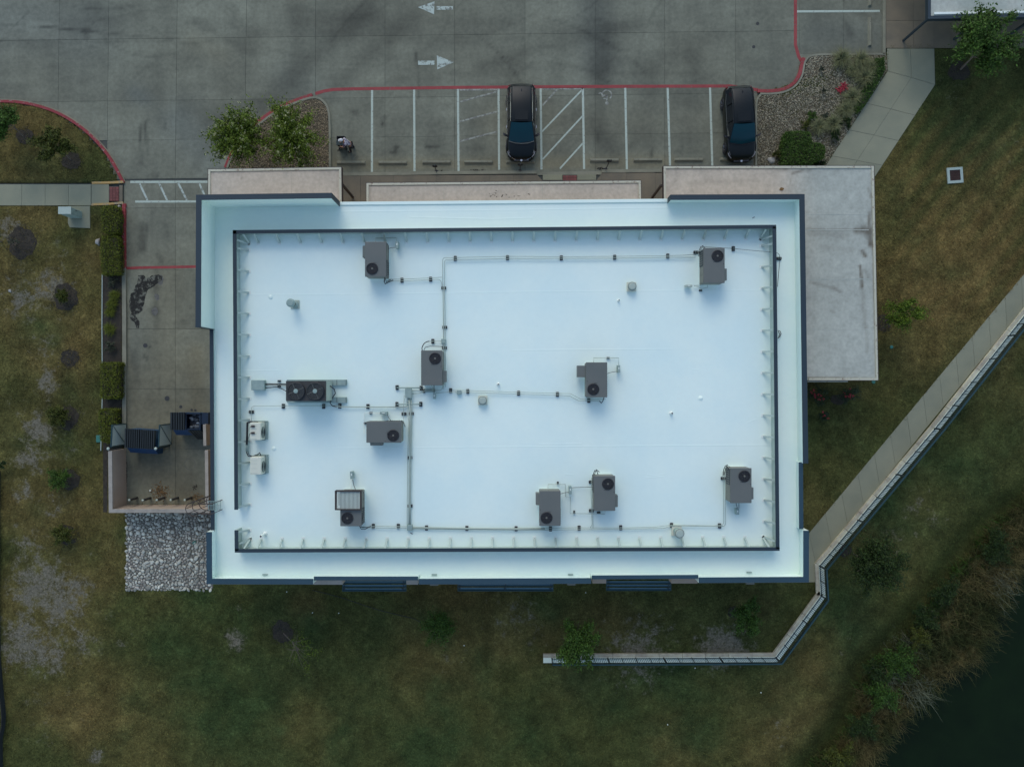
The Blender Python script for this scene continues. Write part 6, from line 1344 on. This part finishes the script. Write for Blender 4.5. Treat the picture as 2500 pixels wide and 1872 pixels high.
hedge([(247, 505), (262, 501), (285, 503), (290, 530), (287, 568), (268, 572), (247, 565), (245, 530)], .85, 'leafhedge', 'rounded hedge nearest the yellow kerb', 3600, seed=1, rough=.09, group=gH)
hedge([(246, 575), (286, 574), (290, 600), (291, 670), (247, 671), (243, 620)], .8, 'leafhedge', 'long hedge beside the red kerb below the boulder', 5200, seed=2, rough=.08, group=gH)
hedge([(247, 884), (288, 884), (291, 890), (290, 968), (284, 974), (247, 974), (243, 965), (243, 892)], .85, 'leafhedge', 'crisp rectangular hedge midway down the mulch bed', 4800, seed=3, group=gH)
hedge([(243, 998), (278, 997), (283, 1004), (283, 1050), (276, 1078), (262, 1084), (243, 1075), (238, 1040), (239, 1004)], .8, 'leafhedge', 'lowest clipped hedge beside the first gate leaf', 4200, seed=4, group=gH)
hedge([(1919, 320), (1950, 318), (1978, 322), (1986, 348), (2008, 350), (2017, 360), (2014, 384), (1998, 392), (1984, 398), (1980, 404), (1909, 404), (1912, 350)], .95, 'leafshrub', 'large bright green clipped hedge in the gravel bed by the second car', 8000, seed=5, lf=.05)
hedge([(2140, 142), (2161, 138), (2162, 170), (2140, 212), (2112, 256), (2095, 276), (2088, 262), (2104, 232), (2126, 188)], .5, 'leafgreen', 'long low dark green hedge along the sidewalk edge', 4200, seed=6, rough=.08)
# grasses, agaves, small shrubs
def blades(c, n, L, m, name, label, cat, wd=.012, up=.6, seed=0, group=None, spread=.08, lean=(0, 0), parent=None):
    r = np.random.default_rng(seed); a = r.uniform(0, 6.283, n); l = L*r.uniform(.55, 1.1, n); e = r.uniform(.25, 1.25, n)*up
    hx = np.cos(a)*l*np.cos(e)+lean[0]; hy = np.sin(a)*l*np.cos(e)+lean[1]; hz = l*np.sin(e); b = r.normal(0, spread, (n, 2)); o = np.column_stack([b, np.zeros(n)])
    mid = o+np.column_stack([hx*.5, hy*.5, hz*.75]); tip = o+np.column_stack([hx, hy, hz*.75]); s = np.column_stack([-np.sin(a), np.cos(a), np.zeros(n)])*wd
    V = np.stack([o-s, o+s, mid+s*.8, mid-s*.8, mid-s*.8, mid+s*.8, tip+s*.2, tip-s*.2], 1).reshape(-1, 3); Fc = np.arange(len(V)).reshape(-1, 4)
    ob = npmesh(name, V, Fc, G[m], parent, **props(label, cat, group)); ob.location = c; return ob
gg = 'ornamental grass clumps in the gravel bed'
for i, (x, y, L, m, lab) in enumerate(((2051, 148, .95, 'fountain', 'feathery grass clump nearest the top kerb, left one'), (2098, 150, .8, 'fountain', 'feathery grass clump near the top kerb, right one'), (2122, 166, .7, 'fountain', 'feathery grass clump touching the long dark hedge at its top'),
                               (2104, 193, .95, 'fountain', 'pale feathery grass clump to the right of the red plant'), (2076, 243, .95, 'fountain', 'feathery grass clump below the red plant by the sidewalk'), (2060, 272, .8, 'fountain', 'darker grass clump above the second dark shrub'),
                               (2030, 305, .85, 'fountain', 'brownish grass clump in the middle of the lower gravel bed'), (1994, 312, .8, 'fountain', 'brownish grass clump at the top right of the large clipped hedge'), (2078, 176, .6, 'fountain', 'sparse straw grass clump between the red plant and the kerb'))):
    blades(P(x, y, .12), 420, L, m, 'ornamental_grass', lab, 'ornamental grass', .01, .8, 40+i, gg)
for i, (x, y, L, lab) in enumerate(((282, 722, .42, 'uppermost lime grass clump against the driveway kerb'), (276, 742, .45, 'second lime grass clump against the driveway kerb'), (271, 762, .42, 'third lime grass clump in the mulch bed'), (270, 804, .48, 'lowest lime grass clump alone in the mulch bed'))):
    blades(P(x, y, .14), 300, L, 'leafhedge', 'liriope_clump', lab, 'grass clump', .014, .9, 60+i, 'lime grass clumps in the mulch bed')
blades(P(2058, 213, .14), 46, .34, 'redflower', 'red_plant', 'vivid red spiky plant in the grey gravel bed', 'plant', .04, .7, 71, spread=.05); blades(P(2050, 221, .14), 40, .28, 'redflower', 'red_plant', 'second smaller red spiky plant touching the first', 'plant', .04, .7, 72, spread=.04)
for i, (x, y, r, m, lab) in enumerate(((1981, 283, 13, 'leafshrub', 'small round green shrub alone in the grey gravel'), (1966, 308, 12, 'leafolive', 'small olive shrub at the upper left of the large clipped hedge'), (2015, 282, 8, 'leafgrey', 'small faded brown shrub right of the round green shrub'),
                               (2066, 298, 14, 'leafdark', 'dark green shrub against the sidewalk edge'), (2036, 328, 14, 'leafdark', 'dark green shrub lowest against the sidewalk edge'), (2000, 400, 12, 'leafdark', 'dark shrub peeping out below the large clipped hedge'),
                               (1895, 376, 9, 'leafolive', 'small red brown shrub left of the large clipped hedge'), (2012, 220, 5, 'leafgrey', 'tiny dry sprig in the grey gravel left of the red plant'), (2006, 168, 6, 'leafgrey', 'tiny dry sprig near the top kerb of the gravel bed'), (275, 690, 13, 'leafgrey', 'dry brown shrub at the top of the mulch bed'), (268, 845, 15, 'leafgrey', 'dry brown shrub low in the mulch bed'))):
    tree('small_shrub', lab, 'shrub', (x, y), (x, y), .35, r*H/F, 500+r*70, .04, G[m], 14, (1, 1, .7), .015, 80+i, limbs=5)
for i, (x, y, r, lab) in enumerate(((1996, 965, 26, 'rose bush with red blooms closest to the building wall'), (2072, 962, 28, 'rose bush with few red blooms under the grey canopy edge'), (2012, 1016, 12, 'small rose bush with one red bloom lower in the right lawn'))):
    t = tree('rose_bush', lab, 'bush', (x, y), (x, y), .5, r*H/F, 1500, .045, G['leafrose'], 26, (1.1, .85, .6), .015, 100+i, group='rose bushes', limbs=7)
    rr = np.random.default_rng(i); q = np.array([P(x+rr.normal(0, r*.45), y+rr.normal(0, r*.35), .8) for _ in range([10, 7, 3][i])])-0; q = np.repeat(q, 14, 0)+rr.normal(0, .035, (len(q)*14, 3)); leafmesh('red_bloom', leafquads(q, .045, rr, .6), G['redflower'], t, t.location)
mc = P(2048, 975, .12); mb = MB(); mb.prism([(mc.x+.55*math.cos(k*.4)*random.uniform(.85, 1.1), mc.y+.35*math.sin(k*.4)*random.uniform(.85, 1.1)) for k in range(16)], 0, .14); mb.build('mulch_ring', G['mulch'], kind='structure')
# shoreline reeds, dead stems and dark bushes
IN = [(2330, 1392), (2268, 1490), (2225, 1530), (2115, 1618), (2092, 1725), (2057, 1812), (1985, 1880), (1925, 1990)]
IN = [(2640, 1120), (2500, 1228), (2400, 1310)]+IN
OUT = [(2640, 1230), (2520, 1345), (2478, 1430), (2457, 1522), (2411, 1618), (2335, 1653), (2295, 1696), (2245, 1748), (2187, 1798), (2135, 1872), (2060, 1990)]
OUT = [(x-26, y-12) for x, y in OUT]
def interp(pl, t):
    L = np.array([0]+[math.dist(a, b_) for a, b_ in zip(pl[:-1], pl[1:])]).cumsum(); L /= L[-1]; a = np.array(pl, float)
    return np.column_stack([np.interp(t, L, a[:, 0]), np.interp(t, L, a[:, 1])])
def reeds(n, m, name, label, L0, L1, u0, u1, seed, wd=.012, clump=.25, lean=1.0, hi=1.0):
    r = np.random.default_rng(seed); nc = n//40; t = r.random(nc); u = r.uniform(u0, u1, nc); c = interp(IN, t)*(1-u[:, None])+interp(OUT, t)*u[:, None]
    k = r.integers(0, nc, n); k_ = (H+1.2)/F; X = (c[k, 0]-1250)*k_+r.normal(0, clump, n); Y = (936-c[k, 1])*k_+r.normal(0, clump, n); Z = np.maximum(lawn_z(X, Y), -1.75)
    a0 = r.uniform(0, 6.28, nc)[k]; a = np.where(r.random(n) < .55, a0+r.normal(0, .6, n), r.uniform(0, 6.28, n)); l = r.uniform(L0, L1, n); e = r.uniform(.5, 1.35, n)*hi
    h = np.column_stack([np.cos(a)*np.cos(e)*l*lean, np.sin(a)*np.cos(e)*l*lean, np.sin(e)*l]); o = np.column_stack([X, Y, Z]); s = np.column_stack([-np.sin(a), np.cos(a), 0*a])*wd
    mid = o+h*np.array([.45, .45, .7]); tip = o+h*np.array([1.1, 1.1, .85])
    V = np.stack([o-s, o+s, mid+s, mid-s, mid-s, mid+s, tip+s*.4, tip-s*.4], 1).reshape(-1, 3); npmesh(name, V, np.arange(len(V)).reshape(-1, 4), G[m], kind='stuff', label=label, category='reeds')
reeds(26000, 'reed', 'dry_reeds', 'dense band of dry brown reeds along the pond edge', .7, 1.7, .10, 1.0, 5, .009)
reeds(3000, 'leafgreen', 'green_reeds', 'greener reed blades along the inner side of the pond edge band', .4, 1.1, -.05, .45, 6, .014)
for i, (x, y, n, L, lab) in enumerate(((2200, 1572, 120, 1.1, 'pale dead brushwood sprawling at the top of the reed bank'), (2160, 1650, 150, 1.3, 'pale arching dead stems in the middle of the reed bank'), (2235, 1680, 120, 1.3, 'pale dead stems fanned flat beside the pond'), (2440, 1420, 60, 1.1, 'pale dead branches reaching over the pond at right'))):
    blades(P(x, y, -.8), n, L*.95, 'reedgrey', 'dead_brush', lab, 'brushwood', .010, .8, 120+i, spread=.45, lean=(.25, -.3))
for i, (x, y, r, m, lab) in enumerate(((2255, 1500, 30, 'leafdark', 'dark green bush at the inner edge of the reeds, upper'), (2238, 1550, 26, 'leafolive', 'olive green bush at the inner edge of the reeds'), (2185, 1608, 40, 'leafgreen', 'green bush beside the pale dead brushwood'), (2130, 1632, 24, 'leafdark', 'dark bush at the left end of the reed bank'),
                               (2150, 1690, 36, 'leafgreen', 'green bush under the arching dead stems'), (2300, 1440, 34, 'leafdark', 'dark bush at the inner edge of the reeds, uppermost'), (2100, 1760, 30, 'leafdark', 'dark bush low along the inner edge of the reeds'), (2045, 1840, 30, 'leafolive', 'olive bush near the bottom end of the reeds'), (2420, 1330, 36, 'leafdark', 'dark bush near the right edge above the reeds'))):
    p = (x, y); b = P(x, y, -.7); t = thing('bank_bush', lab, 'bush', b, 0, 'bushes along the reed bank'); V, _ = leafcloud(b+Vector((0, 0, .35)), r*H/F*1.2, 4500, .055, 34, seed=140+i, ell=(1, 1, .6), shell=.2); leafmesh('foliage', V, G[m], t, b)
    mb = MB()
    for k in range(6): a = k*1.05; mb.tube([b, b+Vector((math.cos(a)*.5, math.sin(a)*.5, .6))], .02, 4, .008)
    mb.build('stems', G['bark'], t, origin=b)
# ================================================================== cars
def loft(stations, mat_, name, parent, sub=1, smooth=True, **kw):
    """stations: list of lists of points of equal length (half sections mirrored)"""
    m = len(stations); n = len(stations[0]); vs = [p for s in stations for p in s]
    fs = [(i*n+k, (i+1)*n+k, (i+1)*n+k+1, i*n+k+1) for i in range(m-1) for k in range(n-1)]+[tuple(range(n)), tuple(range((m-1)*n, m*n))[::-1]]
    mb = MB(); mb.add(vs, fs); o = mb.build(name, mat_, parent, smooth=smooth, **kw)
    if sub: md = o.modifiers.new('sub', 'SUBSURF'); md.levels = sub; md.render_levels = sub
    return o
def make_car(label, x, y, rot, body, style, L=4.75, Wd=1.88):
    p = P(x, y, 0); t = thing('parked_car', label, 'car', (p.x, p.y, 0), rot, 'black cars parked in the stalls'); hw = Wd/2
    # y: + rear, - front.  each station: (y, half width at belt, hood/deck z at centre, z at shoulder)
    S = [(2.36, .62, .80, .70), (2.30, .80, .98, .90), (2.05, .90, 1.02, .95), (1.4, .94, 1.03, .97), (.5, .94, 1.04, .98), (-.3, .94, 1.05, .98), (-.95, .935, 1.06, .97), (-1.35, .925, 1.02, .93), (-1.75, .90, .95, .86), (-2.1, .84, .84, .74), (-2.28, .74, .72, .62), (-2.38, .52, .58, .5)]
    st = []
    for yy, w_, zc, zs in S:
        a = w_*hw/.94; lo = .32 if abs(yy) > 2.25 else .22
        half = [(0, zc), (a*.5, zc-.005), (a*.78, zc-.03), (a*.93, zs), (a, zs-.14), (a*1.0, .55 if lo < .3 else .5), (a*.985, .38), (a*.95, lo)]
        st.append([(-q, yy*L/4.76, z) for q, z in half[::-1]][:-1]+[(q, yy*L/4.76, z) for q, z in half])
    b = loft(st, body, 'body', t)
    # glasshouse
    k = L/4.76; R = [(2.18, .60, 1.05), (1.95, .66, 1.42), (1.55, .655, 1.60), (.8, .665, 1.66), (.0, .66, 1.66), (-.28, .65, 1.62)]
    rf = []
    for yy, w_, z in R[1:]:
        rf.append([(-w_, yy*k, z-.03), (-w_*.8, yy*k, z-.005), (0, yy*k, z+.015), (w_*.8, yy*k, z-.005), (w_, yy*k, z-.03)])
    mb = MB(); n = 5; m = len(rf); top = [q for s in rf for q in s]; low = [(x_, y_, z_-.05) for x_, y_, z_ in top]
    mb.add(top+low, [(i*n+j, (i+1)*n+j, (i+1)*n+j+1, i*n+j+1) for i in range(m-1) for j in range(n-1)]+[(m*n+i*n+j, m*n+i*n+j+1, m*n+(i+1)*n+j+1, m*n+(i+1)*n+j) for i in range(m-1) for j in range(n-1)]
           + [(i*n, m*n+i*n, m*n+(i+1)*n, (i+1)*n) for i in range(m-1)]+[(i*n+4, (i+1)*n+4, m*n+(i+1)*n+4, m*n+i*n+4) for i in range(m-1)])
    roof = mb.build('roof', G['carroof'], t, smooth=True)
    fw, bw = .80*hw/.94, .665
    # windscreen with some curve
    mb = MB(); rows = []
    for i in range(5):
        s = i/4; w_ = .64+(fw-.64)*s; yy = (-.30-.98*s)*k; z = 1.60-.57*s+.05*math.sin(math.pi*s)
        rows.append([(w_*u, yy-.10*(1-u*u)*(.5+s), z+.02*(1-u*u)) for u in (-1, -.5, 0, .5, 1)])
    vs = [q for r_ in rows for q in r_]; mb.add(vs, [(i*5+j, (i+1)*5+j, (i+1)*5+j+1, i*5+j+1) for i in range(4) for j in range(4)]); mb.build('windscreen', G['glass'], t, smooth=True)
    mb = MB(); mb.add([(-.62, 1.98*k, 1.40), (.62, 1.98*k, 1.40), (.70, 2.24*k, 1.0), (-.70, 2.24*k, 1.0)], [(0, 1, 2, 3)]); mb.build('rear_window', G['sideglass'], t)
    for s in (-1, 1):
        for (y0, y1) in ((-1.05, -.12), (-.06, .95), (1.01, 2.0)):
            zt0 = 1.585 if y0 > -.3 else 1.12; zt1 = 1.58 if y1 < 1.5 else 1.36; a = .885*hw/.94
            top0 = .665 if y0 > -.3 else .80
            mb = MB(); mb.add([(s*a, y0*k, 1.0), (s*a, y1*k, 1.0), (s*.67, y1*k, zt1), (s*top0, y0*k, zt0)]+([(s*.665, -.30*k, 1.57)] if y0 < -.3 else []), [(0, 1, 2, 3) if y0 > -.3 else (0, 1, 2, 4, 3)]); mb.build('side_window', G['sideglass'], t)
        mb = MB(); a = .895*hw/.94; mb.tube([(s*a, -1.1*k, 1.01), (s*a, 0, 1.02), (s*a, 1.3*k, 1.02), (s*.82, 2.0*k, 1.08), (s*.68, 2.22*k, 1.15)], .011, 4); mb.build('window_trim', G['chrome'] if style else G['unit'], t)
        mb = MB(); mb.tube([(s*.675, -.25*k, 1.62), (s*.68, .9*k, 1.68), (s*.66, 1.85*k, 1.50)], .014, 4); mb.build('roof_rail', G['chrome'] if style else G['black'], t)
        mb = MB(); mb.add([(s*.8, -1.28*k, 1.02), (s*.655, -.3*k, 1.6), (s*.70, -.3*k, 1.57), (s*.86, -1.26*k, .99)], [(0, 1, 2, 3), (3, 2, 1, 0)]); mb.build('pillar', body, t)
        m_ = MB(); mx = s*(hw+.06); m_.add([(s*(hw-.10), -.93*k, .98), (mx+s*.06, -.86*k, 1.0), (mx+s*.15, -.80*k, 1.03), (mx+s*.13, -.93*k, 1.03), (mx, -1.0*k, 1.0), (s*(hw-.1), -.98*k, .98),
                                            (s*(hw-.10), -.93*k, 1.03), (mx+s*.06, -.84*k, 1.14), (mx+s*.14, -.80*k, 1.15), (mx+s*.12, -.93*k, 1.15), (mx, -1.0*k, 1.13), (s*(hw-.1), -.98*k, 1.03)],
                                           [(0, 1, 2, 3, 4, 5), (11, 10, 9, 8, 7, 6)]+[(i, (i+1) % 6, 6+(i+1) % 6, 6+i) for i in range(6)]); m_.build('wing_mirror', G['black'], t)
        for yy in (-1.42, 1.38):
            c = Vector((s*(hw-.09), yy*k, .34)); wb = MB(); n = 26; prof = [(.20, .11), (.33, .115), (.345, .09), (.345, -.09), (.33, -.115)]
            for a_, (r_, ox) in enumerate(prof): pass
            vs = [(c.x+s*ox, c.y+r_*math.cos(2*math.pi*q/n), c.z+r_*math.sin(2*math.pi*q/n)) for r_, ox in prof for q in range(n)]
            wb.add(vs, [(i*n+q, i*n+(q+1) % n, (i+1)*n+(q+1) % n, (i+1)*n+q) for i in range(4) for q in range(n)]); wh = wb.build('wheel', G['tyre'], t)
            rb_ = MB(); ang = [2*math.pi*q/10 for q in range(10)]
            for q in range(5):
                a_ = 2*math.pi*q/5; rb_.tube([(c.x+s*.12, c.y+.04*math.cos(a_), c.z+.04*math.sin(a_)), (c.x+s*.11, c.y+.22*math.cos(a_), c.z+.22*math.sin(a_))], .03, 4)
            rb_.tube([(c.x+s*.10, c.y+.215*math.cos(2*math.pi*q/16), c.z+.215*math.sin(2*math.pi*q/16)) for q in range(17)], .018, 4, cap=False); rb_.build('rim', G['rim'], wh)
            ab = MB(); ab.tube([(s*(hw-.035+.02), yy*k+.40*math.cos(a_), .36+.40*math.sin(a_)) for a_ in [math.pi*q/10 for q in range(11)]], .035, 5); ab.build('wheel_arch', G['black'], t)
        for yy in (-.35, .72):
            mb = MB(); mb.cbox((s*(hw+.0), yy*k, .86), (.03, .18, .03)); mb.build('door_handle', G['chrome'] if style else body, t)
        mb = MB(); mb.tube([(s*.86, -1.86*k, .80), (s*.80, -2.04*k, .76), (s*.66, -2.19*k, .72)], .035, 6, .02); mb.tube([(s*.80, -1.80*k, .86), (s*.74, -2.0*k, .81)], .012, 4); mb.build('headlight', G['lamp'], t)
        mb = MB(); mb.tube([(s*.60, -2.22*k, .69), (s*.34, -2.34*k, .62), (s*.22, -2.40*k, .58)], .022 if style else .014, 5); mb.build('front_trim', G['chrome'] if style else G['rim'], t)
        mb = MB(); mb.tube([(s*.70, 2.24*k, .92), (s*.80, 2.16*k, .96)], .04, 5); mb.build('tail_light', mat('tail_lamp_red', (.15, .01, .01), .3, fine=0), t)
        mb = MB(); mb.tube([(s*.84*hw/.94, -1.2*k, .985), (s*.80*hw/.94, -1.7*k, .95), (s*.68*hw/.94, -2.12*k, .80)], .006, 4); mb.build('hood_seam', G['rubber'], t)
    mb = MB(); mb.tube([(-.80*hw/.94, -1.30*k, 1.03), (-.4, -1.43*k, 1.05), (0, -1.46*k, 1.055), (.4, -1.43*k, 1.05), (.80*hw/.94, -1.30*k, 1.03)], .022 if style else .012, 5); mb.build('cowl_trim', G['unit'] if style else G['rubber'], t)
    mb = MB(); mb.tube([(-.55, -1.36*k, 1.07), (.05, -1.28*k, 1.11)], .009, 4); mb.tube([(.0, -1.42*k, 1.07), (.55, -1.32*k, 1.1)], .009, 4); mb.build('wiper', G['black'], t)
    mb = MB(); mb.box(-.48, .48, -2.40*k, -2.31*k, .40, .64); mb.build('grille', G['black'], t)
    mb = MB(); mb.lathe((0, -2.37*k, .64), [(.075, 0), (.07, .02)], 12); mb.build('front_badge', G['chrome'], t)
    mb = MB(); mb.box(-.26, .26, 2.36*k, 2.385*k, .5, .62); mb.build('number_plate', G['lightgrey'], t)
    mb = MB(); mb.cbox((.0, -.42*k, 1.30), (.12, .05, .04)); mb.build('rear_view_mirror', G['black'], t)
    mb = MB(); mb.cbox((0, .1*k, 1.672), (.8, .6, .006), bev=.003); mb.build('sunroof', G['carroof'], t)
    mb = MB(); mb.add([(-.04, 1.55*k, 1.60), (.04, 1.55*k, 1.60), (0, 1.75*k, 1.66), (0, 1.75*k, 1.55)], [(0, 1, 2), (0, 2, 3), (1, 3, 2)]); mb.build('roof_antenna', G['black'], t)
    return t
make_car('black car with chrome window trim parked over the fourth wheel stop, head down', 1272.5, 308, 0, G['carpaint'], 1, 4.82, 1.88)
make_car('black car parked at a slight angle beside the grey gravel bed', 1797.5, 311, .055, G['carpaint2'], 0, 4.75, 1.90)
mb = MB()
# ================================================================== person with cart
from mathutils import Quaternion
def skinfig(name, pts, edges, m, parent, root=0, sub=2):
    me = bpy.data.meshes.new(name); me.from_pydata([q[:3] for q in pts], edges, []); ob = link(name, me, parent); me.materials.append(m)
    md = ob.modifiers.new('skin', 'SKIN'); md.use_smooth_shade = True
    sk = me.skin_vertices[0].data if me.skin_vertices else None
    if sk is None:
        bpy.context.view_layer.objects.active = ob; bpy.ops.mesh.customdata_skin_add() if hasattr(bpy.ops.mesh, 'customdata_skin_add') else None; sk = me.skin_vertices[0].data
    for i, q in enumerate(pts): sk[i].radius = (q[3], q[4] if len(q) > 4 else q[3]); sk[i].use_root = (i == root)
    s = ob.modifiers.new('sub', 'SUBSURF'); s.levels = sub; s.render_levels = sub; return ob
pf = P(862, 365.5, 0)
PER = thing('person', 'person in white cap, patterned shirt and black trousers bending towards a black wheeled bin', 'person', pf)
# local: x east, y north, facing west (-x).  feet, knees, hips, spine, arms
B = [(.02, .03, .95, .13, .11), (-.10, .04, 1.14, .14, .12), (-.22, .05, 1.30, .17, .11), (-.29, .055, 1.40, .07), (-.34, .06, 1.46, .06), (-.39, .065, 1.56, .095, .085), (-.40, .07, 1.64, .07),
     (.02, .14, .90, .10), (-.02, .15, .50, .07), (.06, .16, .10, .045), (-.06, .17, .04, .045),
     (.02, -.07, .90, .10), (-.09, -.10, .50, .07), (-.12, -.15, .10, .045), (-.24, -.16, .04, .045),
     (-.27, .24, 1.34, .06), (-.36, .30, 1.10, .045), (-.52, .22, .96, .034), (-.58, .20, .94, .03),
     (-.27, -.14, 1.33, .06), (-.34, -.22, 1.08, .045), (-.50, -.14, .95, .034), (-.56, -.12, .93, .03), (-.455, .07, 1.545, .022)]
E_ = [(0, 1), (1, 2), (2, 3), (3, 4), (4, 5), (5, 6), (0, 7), (7, 8), (8, 9), (9, 10), (0, 11), (11, 12), (12, 13), (13, 14), (2, 15), (15, 16), (16, 17), (17, 18), (2, 19), (19, 20), (20, 21), (21, 22), (5, 23)]
skinfig('body', B, E_, G['skin'], PER)
T2 = [(.03, .03, .93, .155, .13), (-.10, .04, 1.14, .165, .14), (-.22, .05, 1.32, .19, .135), (-.27, .25, 1.345, .085), (-.35, .30, 1.16, .07), (-.27, -.15, 1.335, .085), (-.335, -.21, 1.14, .07), (-.28, .055, 1.38, .10)]
skinfig('shirt', T2, [(0, 1), (1, 2), (2, 3), (3, 4), (2, 5), (5, 6), (2, 7)], G['shirt'], PER)
T3 = [(.03, .03, .93, .145, .12), (.025, .13, .86, .105), (-.02, .15, .50, .085), (.055, .16, .09, .07), (.025, -.07, .86, .105), (-.09, -.10, .50, .085), (-.115, -.15, .09, .07)]
skinfig('trousers', T3, [(0, 1), (1, 2), (2, 3), (0, 4), (4, 5), (5, 6)], G['trouser'], PER)
for nm, q in (('shoe', ((.06, .16), (-.10, .17))), ('shoe', ((-.12, -.15), (-.29, -.16)))):
    mb = MB(); mb.sphere(((q[0][0]+q[1][0])/2, q[0][1], .045), .15, 10, 6, (1, .38, .36)); mb.build('shoe', G['black'], PER, smooth=True)
mb = MB(); mb.sphere((-.40, .07, 1.62), .115, 14, 8, (1.08, .95, .75)); mb.prism([(-.42, -.02), (-.56, .0), (-.585, .07), (-.56, .14), (-.42, .16)], 1.60, 1.615); mb.build('cap', G['hat'], PER, smooth=False)
mb = MB(); mb.sphere((-.36, .065, 1.555), .098, 12, 8, (1, 1.02, .9)); mb.build('hair', G['black'], PER, smooth=True)
for s in (-.035, .035): mb = MB(); mb.sphere((-.468, .07+s, 1.575), .012, 8, 6); mb.build('eye', G['black'], PER, smooth=True)
mb = MB(); mb.sphere((-.47, .07, 1.51), .018, 8, 5, (.5, 1.3, .4)); mb.build('mouth', G['redflower'], PER, smooth=True)
for s in (-1, 1): mb = MB(); mb.sphere((-.385, .07+s*.098, 1.55), .028, 8, 6, (.6, .4, 1)); mb.build('ear', G['skin'], PER, smooth=True)
for hx, hy, s in ((-.58, .20, 1), (-.56, -.12, -1)):
    for k, (l, o) in enumerate(((.075, -.030), (.085, -.010), (.08, .010), (.062, .028))):
        mb = MB(); z = .94; mb.tube([(hx, hy+o, z), (hx-l*.55, hy+o*1.1, z+.01), (hx-l*.95, hy+o*1.1, z-.02), (hx-l*.85, hy+o*1.1, z-.05)], .0095, 6, .007); mb.build('finger', G['skin'], PER, smooth=True)
    mb = MB(); mb.tube([(hx+.02, hy-.035*s, .94), (hx-.02, hy-.06*s, .93), (hx-.05, hy-.05*s, .91)], .011, 6, .008); mb.build('thumb', G['skin'], PER, smooth=True)
cp = P(838.5, 353, 0); CT = thing('wheeled_bin', 'black wheeled litter bin beside the bending person', 'bin', cp)
mb = MB(); b4 = [(-.2, -.25), (.2, -.25), (.2, .22), (-.2, .22)]; t4 = [(-.25, -.3), (.25, -.3), (.25, .27), (-.25, .27)]; i4 = [(x*.9, y*.9) for x, y in t4]; j4 = [(x*.85, y*.85) for x, y in b4]
mb.add([(x, y, .08) for x, y in b4]+[(x, y, .8) for x, y in t4]+[(x, y, .8) for x, y in i4]+[(x, y, .25) for x, y in j4], [(0, 3, 2, 1)]+[(k, (k+1) % 4, 4+(k+1) % 4, 4+k) for k in range(4)]+[(4+k, 4+(k+1) % 4, 8+(k+1) % 4, 8+k) for k in range(4)]+[(8+k, 8+(k+1) % 4, 12+(k+1) % 4, 12+k) for k in range(4)]+[(12, 13, 14, 15)])
mb.build('bin_body', G['black'], CT); mb = MB(); mb.box(-.26, .26, -.31, -.02, .81, .84); mb.build('bin_lid', mat('dark_green_plastic', (.01, .028, .026), .6), CT)
mb = MB(); mb.tube([(.22, .2, .78), (.34, .2, .9), (.34, -.15, .9), (.22, -.15, .78)], .018, 6); mb.build('handle', G['rubber'], CT)
for s in (-1, 1): mb = MB(); mb.tube([(s*.20, -.28, .1), (s*.26, -.28, .1)], .1, 12); mb.build('wheel', G['rubber'], CT)
mb = MB(); mb.tube([(-.15, -.33, .05), (-.38, -.38, .02)], .02, 5); mb.build('foot_bar', G['iron'], CT)
